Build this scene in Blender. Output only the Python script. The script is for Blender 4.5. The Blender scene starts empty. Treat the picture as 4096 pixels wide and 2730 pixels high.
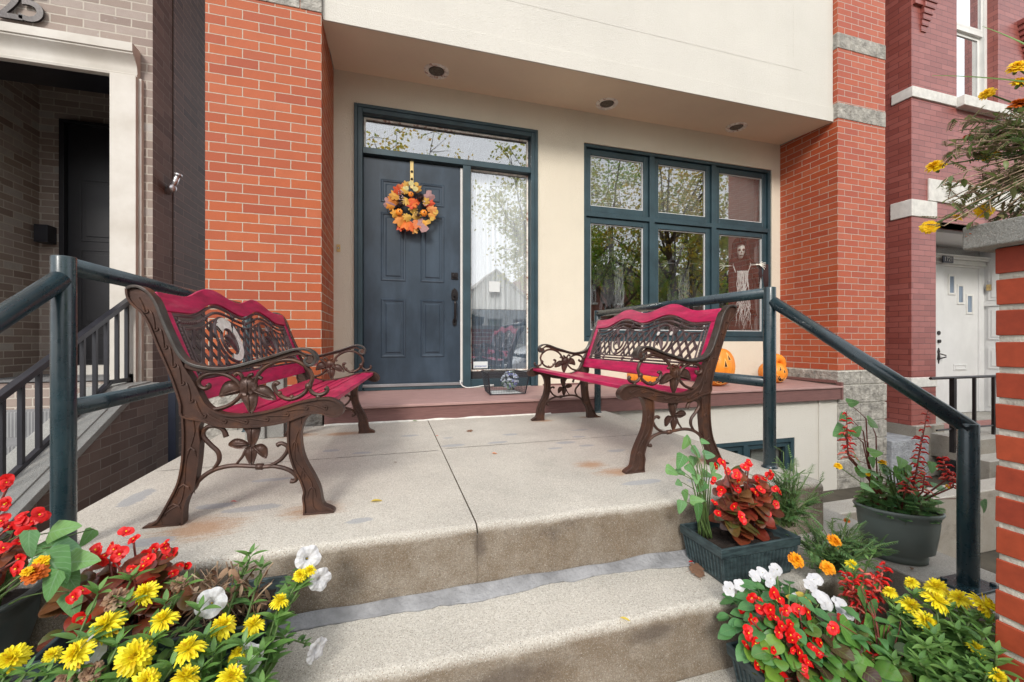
import bpy, math, random
from mathutils import Vector, Matrix, noise as mnoise
R = math.radians
random.seed(7)
C = bpy.context.scene.collection
# ---------------------------------------------------------------- camera geometry
YAW = R(16.32); ST, CT = math.sin(YAW), math.cos(YAW); FO = 1659.0
def at(u, v, X=None, Y=None, Z=None):
    """a point measured on the photograph (4096 wide), on a known plane of the place"""
    a = (u-2048)/FO; r = Vector((ST+CT*a, CT-ST*a, -(v-1365)/FO))
    t = X/r.x if X is not None else Y/r.y if Y is not None else Z/r.z
    return r*t
cam = bpy.data.cameras.new('camera'); co = bpy.data.objects.new('camera', cam); C.objects.link(co)
cam.sensor_width = 36; cam.lens = 36*FO/4096; cam.clip_start = .02; cam.clip_end = 500
co.rotation_euler = (R(90), 0, -YAW); bpy.context.scene.camera = co
# ---------------------------------------------------------------- materials
M = {}
def newmat(name):
    m = bpy.data.materials.new(name); m.use_nodes = True; nt = m.node_tree
    for n in list(nt.nodes): nt.nodes.remove(n)
    M[name] = m; return m, nt
class NT:
    def __init__(s, nt): s.nt = nt
    def n(s, t, **k):
        n = s.nt.nodes.new(t)
        for a, b in k.items():
            if a.startswith('i_'):
                n.inputs[int(a[2:]) if a[2:].isdigit() else a[2:].replace('_', ' ')].default_value = b
            else: setattr(n, a, b)
        return n
    def l(s, a, b): s.nt.links.new(a, b)
    def coord(s, kind='Object', scale=None):
        c = s.n('ShaderNodeTexCoord').outputs[kind]
        if scale:
            m = s.n('ShaderNodeMapping'); m.inputs['Scale'].default_value = scale; s.l(c, m.inputs[0]); c = m.outputs[0]
        return c
    def noise(s, vec, scale, detail=4, rough=.6, dist=0):
        n = s.n('ShaderNodeTexNoise'); n.inputs['Scale'].default_value = scale; n.inputs['Detail'].default_value = detail
        n.inputs['Roughness'].default_value = rough; n.inputs['Distortion'].default_value = dist
        s.l(vec, n.inputs['Vector']); return n
    def ramp(s, fac, stops, interp='LINEAR'):
        n = s.n('ShaderNodeValToRGB'); n.color_ramp.interpolation = interp
        el = n.color_ramp.elements
        while len(el) < len(stops): el.new(.5)
        for e, (p, c) in zip(el, stops):
            e.position = p; e.color = (c[0], c[1], c[2], 1) if not isinstance(c, (int, float)) else (c, c, c, 1)
        s.l(fac, n.inputs[0]); return n.outputs[0]
    def mix(s, fac, a, b, mode='MIX'):
        n = s.n('ShaderNodeMix', data_type='RGBA', blend_type=mode)
        for sock, v in ((n.inputs[0], fac), (n.inputs[6], a), (n.inputs[7], b)):
            if hasattr(v, 'is_linked') or hasattr(v, 'links'): s.l(v, sock)
            elif isinstance(v, (int, float)): sock.default_value = v
            else: sock.default_value = (v[0], v[1], v[2], 1)
        return n.outputs[2]
    def math(s, op, a, b=0.0, c=None, clamp=False):
        n = s.n('ShaderNodeMath', operation=op, use_clamp=clamp)
        for i, v in enumerate((a, b) if c is None else (a, b, c)):
            if isinstance(v, (int, float)): n.inputs[i].default_value = v
            else: s.l(v, n.inputs[i])
        return n.outputs[0]
    def bump(s, h, strength=.3, dist=.01, norm=None):
        n = s.n('ShaderNodeBump'); n.inputs['Strength'].default_value = strength; n.inputs['Distance'].default_value = dist
        s.l(h, n.inputs['Height'])
        if norm: s.l(norm, n.inputs['Normal'])
        return n.outputs[0]
    def out(s, color, rough=.6, normal=None, metal=0, spec=.5, coat=0, sss=None, coatr=.1):
        b = s.n('ShaderNodeBsdfPrincipled'); o = s.n('ShaderNodeOutputMaterial')
        if hasattr(color, 'links'): s.l(color, b.inputs['Base Color'])
        else: b.inputs['Base Color'].default_value = (*color[:3], 1)
        if hasattr(rough, 'links'): s.l(rough, b.inputs['Roughness'])
        else: b.inputs['Roughness'].default_value = rough
        b.inputs['Metallic'].default_value = metal; b.inputs['Specular IOR Level'].default_value = spec
        b.inputs['Coat Weight'].default_value = coat; b.inputs['Coat Roughness'].default_value = coatr
        if normal: s.l(normal, b.inputs['Normal'])
        s.l(b.outputs[0], o.inputs[0]); return b, o
def plain(name, c, rough=.6, var=.25, scale=6, bump=.15, bscale=60, bdist=.003, metal=0, spec=.5, coat=0, c2=None, coatr=.1, coord='Object', stretch=None, lo=.35, hi=.65):
    m, nt = newmat(name); k = NT(nt); v = k.coord(coord, stretch)
    n = k.noise(v, scale, 5)
    a = tuple(x*(1-var) for x in c); b = c2 or tuple(min(1, x*(1+var)) for x in c)
    col = k.ramp(n.outputs[0], [(lo, a), (hi, b)])
    nb = k.noise(v, bscale, 3)
    k.out(col, rough, k.bump(nb.outputs[0], bump, bdist) if bump else None, metal, spec, coat, coatr=coatr); return m
def brick(name, cols, mortar, bw=.203, rh=.0677, ms=.005, rough=.75, dz=0, dx=0, bump=.6, spec=.3, coat=0, blotch=None, coatr=.3, smooth=.1, mvar=.15):
    m, nt = newmat(name); k = NT(nt)
    p = k.n('ShaderNodeSeparateXYZ'); k.l(k.coord(), p.inputs[0])
    u = k.math('ADD', k.math('ADD', p.outputs[0], p.outputs[1]), dx); w = k.math('ADD', p.outputs[2], dz)
    c = k.n('ShaderNodeCombineXYZ'); k.l(u, c.inputs[0]); k.l(w, c.inputs[1])
    b = k.n('ShaderNodeTexBrick'); b.offset = .5
    b.inputs['Scale'].default_value = 1; b.inputs['Brick Width'].default_value = bw; b.inputs['Row Height'].default_value = rh
    b.inputs['Mortar Size'].default_value = ms; b.inputs['Mortar Smooth'].default_value = smooth; b.inputs['Bias'].default_value = 0
    b.inputs['Color1'].default_value = (0, 0, 0, 1); b.inputs['Color2'].default_value = (1, 1, 1, 1); b.inputs['Mortar'].default_value = (.5, .5, .5, 1)
    nw = k.noise(k.coord(), 22, 3); wv = k.n('ShaderNodeVectorMath', operation='SCALE'); wv.inputs['Scale'].default_value = .006
    sub = k.n('ShaderNodeVectorMath', operation='SUBTRACT'); sub.inputs[1].default_value = (.5, .5, .5)
    k.l(nw.outputs['Color'], sub.inputs[0]); k.l(sub.outputs[0], wv.inputs[0])
    ad = k.n('ShaderNodeVectorMath', operation='ADD'); k.l(c.outputs[0], ad.inputs[0]); k.l(wv.outputs[0], ad.inputs[1])
    k.l(ad.outputs[0], b.inputs['Vector'])
    n = len(cols); col = k.ramp(b.outputs['Color'], [(i/max(1, n-1), cc) for i, cc in enumerate(cols)])
    n2 = k.noise(k.coord(), 9, 5, .65); n3 = k.noise(k.coord(), 160, 3)
    col = k.mix(k.math('MULTIPLY', k.ramp(n2.outputs[0], [(.35, 0), (.75, 1)]), .35), col, tuple(x*.72 for x in cols[0]))
    col = k.mix(.18, col, n3.outputs[0], 'OVERLAY')
    if blotch:
        n4 = k.noise(k.coord(), blotch[1], 4, .6); col = k.mix(k.ramp(n4.outputs[0], [(blotch[2], 0), (blotch[2]+.08, blotch[3])]), col, blotch[0])
    nm = k.noise(k.coord(), 40, 4); mo = k.mix(nm.outputs[0], tuple(x*(1-mvar) for x in mortar), tuple(min(1, x*(1+mvar)) for x in mortar))
    col = k.mix(b.outputs['Fac'], col, mo)
    h = k.math('ADD', k.math('MULTIPLY', k.math('SUBTRACT', 1, b.outputs['Fac']), 1), k.math('MULTIPLY', n3.outputs[0], .18))
    k.out(col, rough, k.bump(h, bump, .006), 0, spec, coat, coatr=coatr); return m
def stucco(name, c, s=1):
    m, nt = newmat(name); k = NT(nt); v = k.coord()
    n1 = k.noise(v, 1.3, 4); n2 = k.noise(v, 130, 4, .7); vo = k.n('ShaderNodeTexVoronoi'); vo.inputs['Scale'].default_value = 210; k.l(v, vo.inputs[0])
    col = k.ramp(n1.outputs[0], [(.3, tuple(x*.93 for x in c)), (.7, c)])
    st = k.noise(k.coord('Object', (7, 7, .5)), 1.2, 5, .7)
    col = k.mix(k.math('MULTIPLY', k.ramp(st.outputs[0], [(.52, 0), (.75, 1)]), .05), col, (.42, .38, .3))
    col = k.mix(.12, col, n2.outputs[0], 'OVERLAY')
    h = k.math('ADD', n2.outputs[0], vo.outputs[0])
    k.out(col, .9, k.bump(h, .6*s, .005), spec=.2); return m
def concrete(name, c, dirt_shade=(.16, .12, .08), amount=.0, rust=None, patches=None, speck=1.0, stains=None):
    m, nt = newmat(name); k = NT(nt); v = k.coord()
    n1 = k.noise(v, 2.2, 6, .65); col = k.ramp(n1.outputs[0], [(.3, tuple(x*.78 for x in c)), (.7, tuple(x*1.08 for x in c))])
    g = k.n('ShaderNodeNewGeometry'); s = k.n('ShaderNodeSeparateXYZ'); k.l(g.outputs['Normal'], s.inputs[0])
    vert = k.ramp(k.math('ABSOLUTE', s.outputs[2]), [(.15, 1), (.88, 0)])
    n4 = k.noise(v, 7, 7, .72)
    if amount:  # vertical faces: real brown dirt, with some riser shade painted into the same colour
        col = k.mix(k.math('MULTIPLY', k.math('MULTIPLY', vert, k.ramp(n4.outputs[0], [(.3, .62), (.6, 1)])), amount), col, dirt_shade)
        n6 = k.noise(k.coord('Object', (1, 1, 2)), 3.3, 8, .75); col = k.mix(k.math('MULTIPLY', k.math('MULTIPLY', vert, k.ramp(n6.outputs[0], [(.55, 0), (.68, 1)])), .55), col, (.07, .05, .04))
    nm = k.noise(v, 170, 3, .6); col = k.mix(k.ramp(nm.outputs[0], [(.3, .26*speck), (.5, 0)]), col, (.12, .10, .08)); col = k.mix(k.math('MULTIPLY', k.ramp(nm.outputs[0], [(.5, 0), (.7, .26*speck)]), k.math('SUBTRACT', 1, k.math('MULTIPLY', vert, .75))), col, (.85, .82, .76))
    for sc, lo, wdt, cc, f in ((230, .24, .06, (.85, .83, .78), .5), (150, .17, .05, (.10, .08, .07), .8), (110, .13, .03, (.26, .15, .10), .7), (62, .10, .02, (.80, .78, .73), .7), (48, .06, .015, (.12, .12, .13), .8)):
        vo = k.n('ShaderNodeTexVoronoi'); vo.inputs['Scale'].default_value = sc; k.l(v, vo.inputs[0])
        col = k.mix(k.math('MULTIPLY', k.math('MULTIPLY', k.ramp(vo.outputs[0], [(lo, 1), (lo+wdt, 0)]), f*speck*.8), k.math('SUBTRACT', 1, k.math('MULTIPLY', vert, .55 if cc[0] > .5 else 0.0))), col, cc)
    n3 = k.noise(v, 320, 3, .7); col = k.mix(.5, col, n3.outputs[0], 'OVERLAY')
    up = k.ramp(s.outputs[2], [(.6, 0), (.9, 1)])
    def spot(col, pts, cc, f, sc, thr, mask=None, ax='xy'):
        tot = None
        for (x, y, rx, ry) in pts:
            mp = k.n('ShaderNodeMapping', vector_type='POINT')
            if ax == 'xy': mp.inputs['Location'].default_value = (-x/rx, -y/ry, 0); mp.inputs['Scale'].default_value = (1/rx, 1/ry, 0)
            else: mp.inputs['Location'].default_value = (-x/rx, 0, -y/ry); mp.inputs['Scale'].default_value = (1/rx, 0, 1/ry)
            k.l(v, mp.inputs[0])
            ln = k.n('ShaderNodeVectorMath', operation='LENGTH'); k.l(mp.outputs[0], ln.inputs[0])
            d = k.math('SUBTRACT', 1, ln.outputs['Value'], clamp=True)
            tot = d if tot is None else k.math('MAXIMUM', tot, d)
        nn = k.noise(k.coord('Object', (.45, 1.6, 1)), sc, 8, .75)
        mk = k.math('ADD', tot, k.math('MULTIPLY', k.math('SUBTRACT', nn.outputs[0], .5), 1.1))
        mk = k.math('MULTIPLY', k.ramp(mk, [(thr, 0), (thr+.45 if thr < .5 else thr+.06, 1)]), k.ramp(tot, [(0, 0), (.12, 1)]))
        return k.mix(k.math('MULTIPLY', k.math('MULTIPLY', mk, mask or up), f), col, cc)
    if rust: col = spot(col, rust, (.38, .18, .07), .65, 34, .40)
    if patches: col = spot(col, patches, (.33, .34, .36), .7, 9, .50)
    if stains: col = spot(col, stains, (.075, .055, .045), .6, 16, .35, vert, 'xz')
    k.out(col, .92, k.bump(k.math('ADD', k.math('ADD', n3.outputs[0], nm.outputs[0]), k.math('MULTIPLY', n4.outputs[0], .8)), .6, .005), spec=.2); return m
def leafmat(name, cols, rough=.42, trans=.3, vein=None, spots=None, spec=.4, per='island'):
    m, nt = newmat(name); k = NT(nt)
    g = k.n('ShaderNodeNewGeometry') if per == 'island' else k.n('ShaderNodeObjectInfo'); n = len(cols)
    col = k.ramp(g.outputs['Random Per Island' if per == 'island' else 'Random'], [(i/max(1, n-1), c) for i, c in enumerate(cols)])
    uv = k.n('ShaderNodeSeparateXYZ'); k.l(k.coord('UV'), uv.inputs[0])
    nz = k.noise(k.coord(), 45, 4); col = k.mix(.35, col, nz.outputs[0], 'OVERLAY')
    if vein:
        ax = k.math('ABSOLUTE', k.math('SUBTRACT', uv.outputs[0], .5))
        mid = k.ramp(ax, [(.0, 1), (.05, 0)])
        sv = k.math('SINE', k.math('MULTIPLY', k.math('SUBTRACT', uv.outputs[1], k.math('MULTIPLY', ax, .55)), 42))
        sv = k.math('MULTIPLY', k.ramp(sv, [(.8, 0), (1, 1)]), .55)
        col = k.mix(k.math('MULTIPLY', k.math('MAXIMUM', mid, sv), .6), col, vein)
    if spots:
        n5 = k.noise(k.coord(), 30, 5, .7); col = k.mix(k.ramp(n5.outputs[0], [(spots[1], 0), (spots[1]+.07, .85)]), col, spots[0])
    b = k.n('ShaderNodeBsdfPrincipled'); b.inputs['Roughness'].default_value = rough; b.inputs['Specular IOR Level'].default_value = spec
    k.l(col, b.inputs['Base Color'])
    t = k.n('ShaderNodeBsdfTranslucent'); k.l(k.mix(.5, col, col, 'SCREEN'), t.inputs[0]); ms = k.n('ShaderNodeMixShader'); ms.inputs[0].default_value = trans
    k.l(b.outputs[0], ms.inputs[1]); k.l(t.outputs[0], ms.inputs[2]); o = k.n('ShaderNodeOutputMaterial'); k.l(ms.outputs[0], o.inputs[0]); return m
def glassmat(name, mul=2.0, add=.04, tint=(.9, .93, .92), wav=.0):
    m, nt = newmat(name); k = NT(nt)
    tr = k.n('ShaderNodeBsdfTransparent'); tr.inputs[0].default_value = (*tint, 1)
    gl = k.n('ShaderNodeBsdfGlossy'); gl.inputs['Roughness'].default_value = .0; gl.inputs[0].default_value = (1, 1, 1, 1)
    ge = k.n('ShaderNodeNewGeometry'); dt = k.n('ShaderNodeVectorMath', operation='DOT_PRODUCT'); k.l(ge.outputs['Incoming'], dt.inputs[0]); k.l(ge.outputs['Normal'], dt.inputs[1])
    fr = k.math('ADD', k.math('MULTIPLY', k.math('POWER', k.math('SUBTRACT', 1, k.math('ABSOLUTE', dt.outputs['Value']), clamp=True), 5), .96), .04)
    if wav:
        nz = k.noise(k.coord(), 2.2, 2); nb = k.bump(nz.outputs[0], wav, .02); k.l(nb, gl.inputs['Normal'])
    f = k.math('ADD', k.math('MULTIPLY', fr, mul), add, clamp=True)
    ms = k.n('ShaderNodeMixShader'); k.l(f, ms.inputs[0]); k.l(tr.outputs[0], ms.inputs[1]); k.l(gl.outputs[0], ms.inputs[2])
    o = k.n('ShaderNodeOutputMaterial'); k.l(ms.outputs[0], o.inputs[0]); return m
# ---------------------------------------------------------------- mesh builder
class MB:
    def __init__(s): s.v = []; s.f = []; s.m = []; s.uv = {}
    def add(s, vs, fs, mi=0, uvs=None):
        o = len(s.v); s.v += [tuple(p) for p in vs]
        for f in fs:
            if uvs is not None: s.uv[len(s.f)] = [uvs[i] for i in f]
            s.f.append([i+o for i in f]); s.m.append(mi)
        return s
    def box(s, a, b, mi=0):
        x0, y0, z0 = a; x1, y1, z1 = b
        if x0 > x1: x0, x1 = x1, x0
        if y0 > y1: y0, y1 = y1, y0
        if z0 > z1: z0, z1 = z1, z0
        return s.hexa([(x0,y0,z0),(x1,y0,z0),(x1,y1,z0),(x0,y1,z0),(x0,y0,z1),(x1,y0,z1),(x1,y1,z1),(x0,y1,z1)], mi)
    def hexa(s, p, mi=0):
        return s.add(p, [(0,3,2,1),(4,5,6,7),(0,1,5,4),(1,2,6,5),(2,3,7,6),(3,0,4,7)], mi)
    def rbox(s, c, size, rot, mi=0):
        h = [x/2 for x in size]; c = Vector(c)
        ps = [c+rot @ Vector((sx*h[0], sy*h[1], sz*h[2])) for sz in (-1, 1) for sx, sy in ((-1,-1),(1,-1),(1,1),(-1,1))]
        return s.hexa(ps, mi)
    def prism(s, pts, fn, d0, d1, mi=0):
        n = len(pts)
        ar = sum(pts[i][0]*pts[(i+1) % n][1]-pts[(i+1) % n][0]*pts[i][1] for i in range(n))
        if ar < 0: pts = pts[::-1]
        vs = [fn(p, q, d0) for p, q in pts]+[fn(p, q, d1) for p, q in pts]
        return s.add(vs, [tuple(range(n))[::-1], tuple(range(n, 2*n))]+[(i, (i+1) % n, n+(i+1) % n, n+i) for i in range(n)], mi)
    def tube(s, pts, r, n=8, closed=False, mi=0, flat=1.0, up=None, cap=True):
        P = [Vector(p) for p in pts]; k = len(P)
        if k < 2: return s
        rr = r if isinstance(r, (list, tuple)) else [r]*k
        T = []
        for i in range(k):
            a = P[(i-1) % k] if closed or i > 0 else P[0]; b = P[(i+1) % k] if closed or i < k-1 else P[-1]
            t = (b-a); T.append(t.normalized() if t.length > 1e-9 else Vector((0, 0, 1)))
        nrm = Vector(up) if up else (Vector((0, 0, 1)) if abs(T[0].z) < .9 else Vector((1, 0, 0)))
        vs = []
        for i in range(k):
            if up: nrm = Vector(up)
            nn = nrm-T[i]*nrm.dot(T[i])
            if nn.length < 1e-6: nn = T[i].orthogonal()
            nn.normalize(); nrm = nn; bb = T[i].cross(nn)
            for j in range(n):
                a = 2*math.pi*j/n; vs.append(P[i]+nn*(math.cos(a)*rr[i]*flat)+bb*(math.sin(a)*rr[i]))
        fs = []
        for i in range(k if closed else k-1):
            for j in range(n):
                a = i*n+j; b = i*n+(j+1) % n; c = ((i+1) % k)*n+(j+1) % n; d = ((i+1) % k)*n+j; fs.append((a, b, c, d))
        if not closed and cap: fs += [tuple(range(n))[::-1], tuple(range((k-1)*n, k*n))]
        return s.add(vs, fs, mi)
    def ribbon(s, pts, fn, hw, ht, mi=0, closed=False):
        """flat bar swept along a 2D polyline (p,q); half width hw across d, half thickness ht in the plane"""
        k = len(pts); vs = []
        for i in range(k):
            a = pts[(i-1) % k] if closed or i else pts[0]; b = pts[(i+1) % k] if closed or i < k-1 else pts[-1]
            tx, ty = b[0]-a[0], b[1]-a[1]; L = math.hypot(tx, ty) or 1; nx, ny = -ty/L, tx/L
            p, q = pts[i]
            for sn, sd in ((-1, -1), (1, -1), (1, 1), (-1, 1)): vs.append(fn(p+nx*ht*sn, q+ny*ht*sn, hw*sd))
        fs = []
        for i in range(k if closed else k-1):
            for j in range(4): fs.append((i*4+j, i*4+(j+1) % 4, ((i+1) % k)*4+(j+1) % 4, ((i+1) % k)*4+j))
        if not closed: fs += [(3, 2, 1, 0), tuple((k-1)*4+j for j in range(4))]
        return s.add(vs, fs, mi)
    def lathe(s, prof, c=(0, 0, 0), n=24, mi=0, sx=1, sy=1, rot=0, closed=False):
        vs = []
        for r, z in prof:
            for j in range(n):
                a = 2*math.pi*j/n; x, y = r*math.cos(a)*sx, r*math.sin(a)*sy
                vs.append((c[0]+x*math.cos(rot)-y*math.sin(rot), c[1]+x*math.sin(rot)+y*math.cos(rot), c[2]+z))
        fs = [(i*n+j, i*n+(j+1) % n, (i+1)*n+(j+1) % n, (i+1)*n+j) for i in range(len(prof)-1) for j in range(n)]
        fs += [tuple(range(n))[::-1], tuple(range((len(prof)-1)*n, len(prof)*n))]
        return s.add(vs, fs, mi)
    def ball(s, c, r, n=8, m=6, mi=0, sz=1.0):
        prof = [(max(1e-4, r*math.sin(math.pi*i/m)), -r*sz*math.cos(math.pi*i/m)) for i in range(m+1)]
        return s.lathe(prof, c, n, mi)
    def leaf(s, base, d, up, L, W, shape, droop=.2, cup=.15, mi=0, seg=6):
        """one leaf or petal: shape(t)->half width 0..1; a closed island with real curvature"""
        d = Vector(d).normalized(); up = Vector(up); sd = d.cross(up)
        if sd.length < 1e-4: sd = d.orthogonal()
        sd.normalize(); up = sd.cross(d).normalized(); base = Vector(base)
        vs = []; uv = []
        for i in range(seg+1):
            t = i/seg; w = shape(t)*W/2; c = base+d*(L*t*(1-.25*droop*t))-up*(droop*L*t*t)+up*(0)
            e = up*(cup*w)
            vs += [c-sd*w+e, c, c+sd*w+e]; uv += [(0, t), (.5, t), (1, t)]
        fs = []
        for i in range(seg):
            a = i*3; fs += [(a, a+1, a+4, a+3), (a+1, a+2, a+5, a+4)]
        return s.add(vs, fs, mi, uv)
    def build(s, name, mats, parent=None, smooth=False, bevel=0, bseg=2, ang=40, sharp=None):
        me = bpy.data.meshes.new(name); me.from_pydata(s.v, [], s.f)
        for m in (mats if isinstance(mats, (list, tuple)) else [mats]): me.materials.append(M[m] if isinstance(m, str) else m)
        for p, mi in zip(me.polygons, s.m): p.material_index = mi; p.use_smooth = smooth
        if s.uv:
            ul = me.uv_layers.new(name='UVMap').data
            for fi, uvs in s.uv.items():
                for li, c in zip(me.polygons[fi].loop_indices, uvs): ul[li].uv = c
        me.validate(); me.update()
        if sharp: me.shade_smooth(); me.set_sharp_from_angle(angle=R(sharp))
        o = bpy.data.objects.new(name, me); C.objects.link(o)
        if parent is not None:
            o.parent = parent; o.matrix_parent_inverse = Matrix.Translation(-ROOT[parent.name]) if parent.name in ROOT else Matrix.Identity(4)
        if bevel:
            b = o.modifiers.new('bevel', 'BEVEL'); b.width = bevel; b.segments = bseg; b.limit_method = 'ANGLE'; b.angle_limit = R(ang)
            if smooth is False and bseg > 1:
                for p in me.polygons: p.use_smooth = True
                b.harden_normals = True
        return o
ROOT = {}
def tag(o, label=None, cat=None, group=None, kind=None):
    if label: o['label'] = label
    if cat: o['category'] = cat
    if group: o['group'] = group
    if kind: o['kind'] = kind
    return o
def thing(name, label, cat, loc=(0, 0, 0), group=None):
    o = bpy.data.objects.new(name, None); C.objects.link(o); o.location = loc; o.empty_display_size = .1
    ROOT[o.name] = Vector(loc); return tag(o, label, cat, group)
def structure(o): o['kind'] = 'structure'; return o
def copy_tree(o, parent=None):
    c = o.copy(); C.objects.link(c); c.parent = parent
    for ch in [x for x in bpy.data.objects if x.parent == o]: copy_tree(ch, c)
    return c
def smooth_path(pts, n=6, closed=False):
    P = [Vector(p) for p in pts]; out = []; k = len(P)
    for i in range(k if closed else k-1):
        p0 = P[(i-1) % k] if closed or i else P[0]; p1 = P[i]; p2 = P[(i+1) % k]; p3 = P[(i+2) % k] if closed or i < k-2 else P[-1]
        for j in range(n):
            t = j/n; out.append(.5*((2*p1)+(p2-p0)*t+(2*p0-5*p1+4*p2-p3)*t*t+(3*p1-p0-3*p2+p3)*t**3))
    if not closed: out.append(P[-1])
    return out
def rnd(a, b): return random.uniform(a, b)
# ---------------------------------------------------------------- world and light
w = bpy.data.worlds.new('World'); bpy.context.scene.world = w; w.use_nodes = True
k = NT(w.node_tree); bg = w.node_tree.nodes['Background']
sky = k.n('ShaderNodeTexSky', sky_type='NISHITA', sun_disc=False, sun_elevation=R(34), sun_rotation=R(205), altitude=200, air_density=1.2, dust_density=3, ozone_density=1)
tc = k.n('ShaderNodeTexCoord'); mp = k.n('ShaderNodeMapping'); mp.inputs['Scale'].default_value = (1, 1, 2.2); k.l(tc.outputs['Generated'], mp.inputs[0])
cl = k.noise(mp.outputs[0], 1.7, 7, .6, .3)
cf = k.ramp(cl.outputs[0], [(.30, .55), (.58, .95)])
hs = k.n('ShaderNodeHueSaturation'); hs.inputs['Saturation'].default_value = .6; k.l(sky.outputs[0], hs.inputs['Color'])
k.l(k.mix(cf, hs.outputs[0], (9.6, 9.9, 10.4)), bg.inputs[0]); bg.inputs[1].default_value = .13
su = bpy.data.lights.new('sun', 'SUN'); su.energy = 2.0; su.angle = R(15); su.color = (1, .95, .88)
so = bpy.data.objects.new('sun', su); C.objects.link(so)
sd = Vector((-.35, -.75, .56)).normalized()   # towards the sun: over the street, a little to the left
so.rotation_euler = sd.to_track_quat('Z', 'Y').to_euler(); so.location = sd*20
vs_ = bpy.context.scene.view_settings; vs_.view_transform = 'Standard'; vs_.look = 'None'; vs_.exposure = 0.45; vs_.gamma = 1
# ---------------------------------------------------------------- materials of the place
brick('brick_left', [(.40, .086, .026), (.43, .112, .042), (.32, .062, .026), (.41, .094, .026), (.35, .076, .034)], (.46, .39, .31), ms=.0031, dz=.32, dx=.010, rough=.62, spec=.3, mvar=.3, bump=.9)
brick('brick_right', [(.41, .075, .022), (.45, .108, .048), (.35, .060, .024), (.42, .082, .026), (.38, .068, .028)], (.47, .41, .34), ms=.0031, dz=.32, dx=.175, rough=.5, spec=.5, mvar=.3, bump=.9)
brick('brick_grey', [(.28, .215, .18), (.37, .31, .275), (.23, .17, .145), (.34, .275, .235), (.42, .39, .36)], (.46, .41, .35), rough=.7, dz=.02, ms=.0052, bump=.8, blotch=((.62, .6, .58), 4.5, .66, .6))
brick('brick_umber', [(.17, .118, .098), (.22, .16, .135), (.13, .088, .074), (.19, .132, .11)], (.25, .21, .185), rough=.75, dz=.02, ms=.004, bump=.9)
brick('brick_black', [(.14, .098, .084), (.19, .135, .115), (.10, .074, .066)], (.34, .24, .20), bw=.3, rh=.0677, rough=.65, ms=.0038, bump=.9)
brick('brick_wine', [(.27, .072, .055), (.33, .10, .082), (.23, .058, .046), (.30, .082, .065)], (.11, .022, .017), rough=.42, dz=.03, rh=.065, ms=.0026, bump=.7, spec=.55, coat=.1, coatr=.4, blotch=((.5, .3, .28), 6, .72, .3))
stucco('stucco', (.765, .695, .565)); stucco('stucco_pale', (.665, .635, .575)); stucco('stucco_soffit', (.86, .73, .56), .6)
concrete('concrete', (.535, .50, .435), dirt_shade=(.19, .145, .10), amount=.97, stains=[(.28, -.68, .045, .10), (.30, -.90, .3, .07), (.75, -.87, .16, .05), (1.2, -.66, .2, .05), (-.1, -.9, .3, .06)], rust=[(-.60, 1.58, .27, .2), (-.27, 1.64, .2, .16), (-.30, 2.93, .26, .12), (-.6, 2.96, .3, .12), (1.02, 1.72, .22, .12), (.95, 1.86, .16, .13), (1.12, 2.98, .2, .1), (1.55, 3.02, .2, .09), (1.5, 1.78, .22, .14)],
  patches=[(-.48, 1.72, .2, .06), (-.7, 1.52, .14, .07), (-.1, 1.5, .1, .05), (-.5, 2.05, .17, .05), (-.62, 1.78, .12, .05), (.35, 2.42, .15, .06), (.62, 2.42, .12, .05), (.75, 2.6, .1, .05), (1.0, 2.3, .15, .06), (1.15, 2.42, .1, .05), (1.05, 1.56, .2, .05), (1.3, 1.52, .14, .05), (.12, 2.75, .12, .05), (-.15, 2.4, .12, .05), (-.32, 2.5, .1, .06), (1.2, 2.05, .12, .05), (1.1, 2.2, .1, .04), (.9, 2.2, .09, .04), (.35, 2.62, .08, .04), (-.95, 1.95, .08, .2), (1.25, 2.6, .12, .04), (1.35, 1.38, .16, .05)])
plain('mortar_patch', (.25, .25, .255), .95, .25, 12, .9, 60, .008)
plain('riser_dirt', (.10, .078, .06), .95, .3, 30); plain('crack_dark', (.07, .06, .05), .95)
plain('lime', (.66, .64, .58), .9, .15, 30)
concrete('slab_grey', (.40, .38, .34), amount=.5, speck=.6)
concrete('cap_stone', (.34, .34, .32), dirt_shade=(.12, .12, .11), amount=.2, speck=.5)
plain('split_stone', (.33, .31, .275), .95, .45, 14, 1.0, 35, .02, lo=.3, hi=.7)
plain('lime_stone', (.55, .51, .45), .8, .06, 3, .15, 120, .002, c2=(.63, .6, .55))
plain('white_stone', (.62, .6, .56), .85, .12, 12, .3, 60, .003)
plain('rough_render', (.31, .32, .34), .95, .25, 8, 1.0, 45, .02)
plain('trim_teal', (.027, .056, .070), .42, .18, 5, .12, 40, .002, spec=.5)
plain('door_blue', (.024, .038, .056), .36, .2, 2.2, .08, 60, .001, spec=.45, c2=(.032, .050, .072))
plain('rail_teal', (.010, .026, .034), .25, .15, 4, .03, 60, .001, spec=.6, coat=.2, c2=(.016, .040, .050))
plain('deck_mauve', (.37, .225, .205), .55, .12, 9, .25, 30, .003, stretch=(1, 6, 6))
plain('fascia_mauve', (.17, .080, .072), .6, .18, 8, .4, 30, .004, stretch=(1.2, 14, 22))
plain('black_metal', (.018, .018, .024), .4, .2, 8, .05)
plain('navy_metal', (.012, .016, .03), .4, .2, 8, .05)
plain('black_door', (.010, .010, .013), .35, .2, 8, .03)
plain('white_paint', (.70, .69, .66), .5, .06, 6, .2, 50, .002)
plain('white_worn', (.67, .67, .66), .55, .04, 3, .2, 40, .002, c2=(.71, .71, .70))
plain('dark_gap', (.02, .018, .02), .8)
plain('sheer', (.84, .85, .86), .9, .12, 3, .1, 30, .002, stretch=(14, 14, .6))
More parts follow.
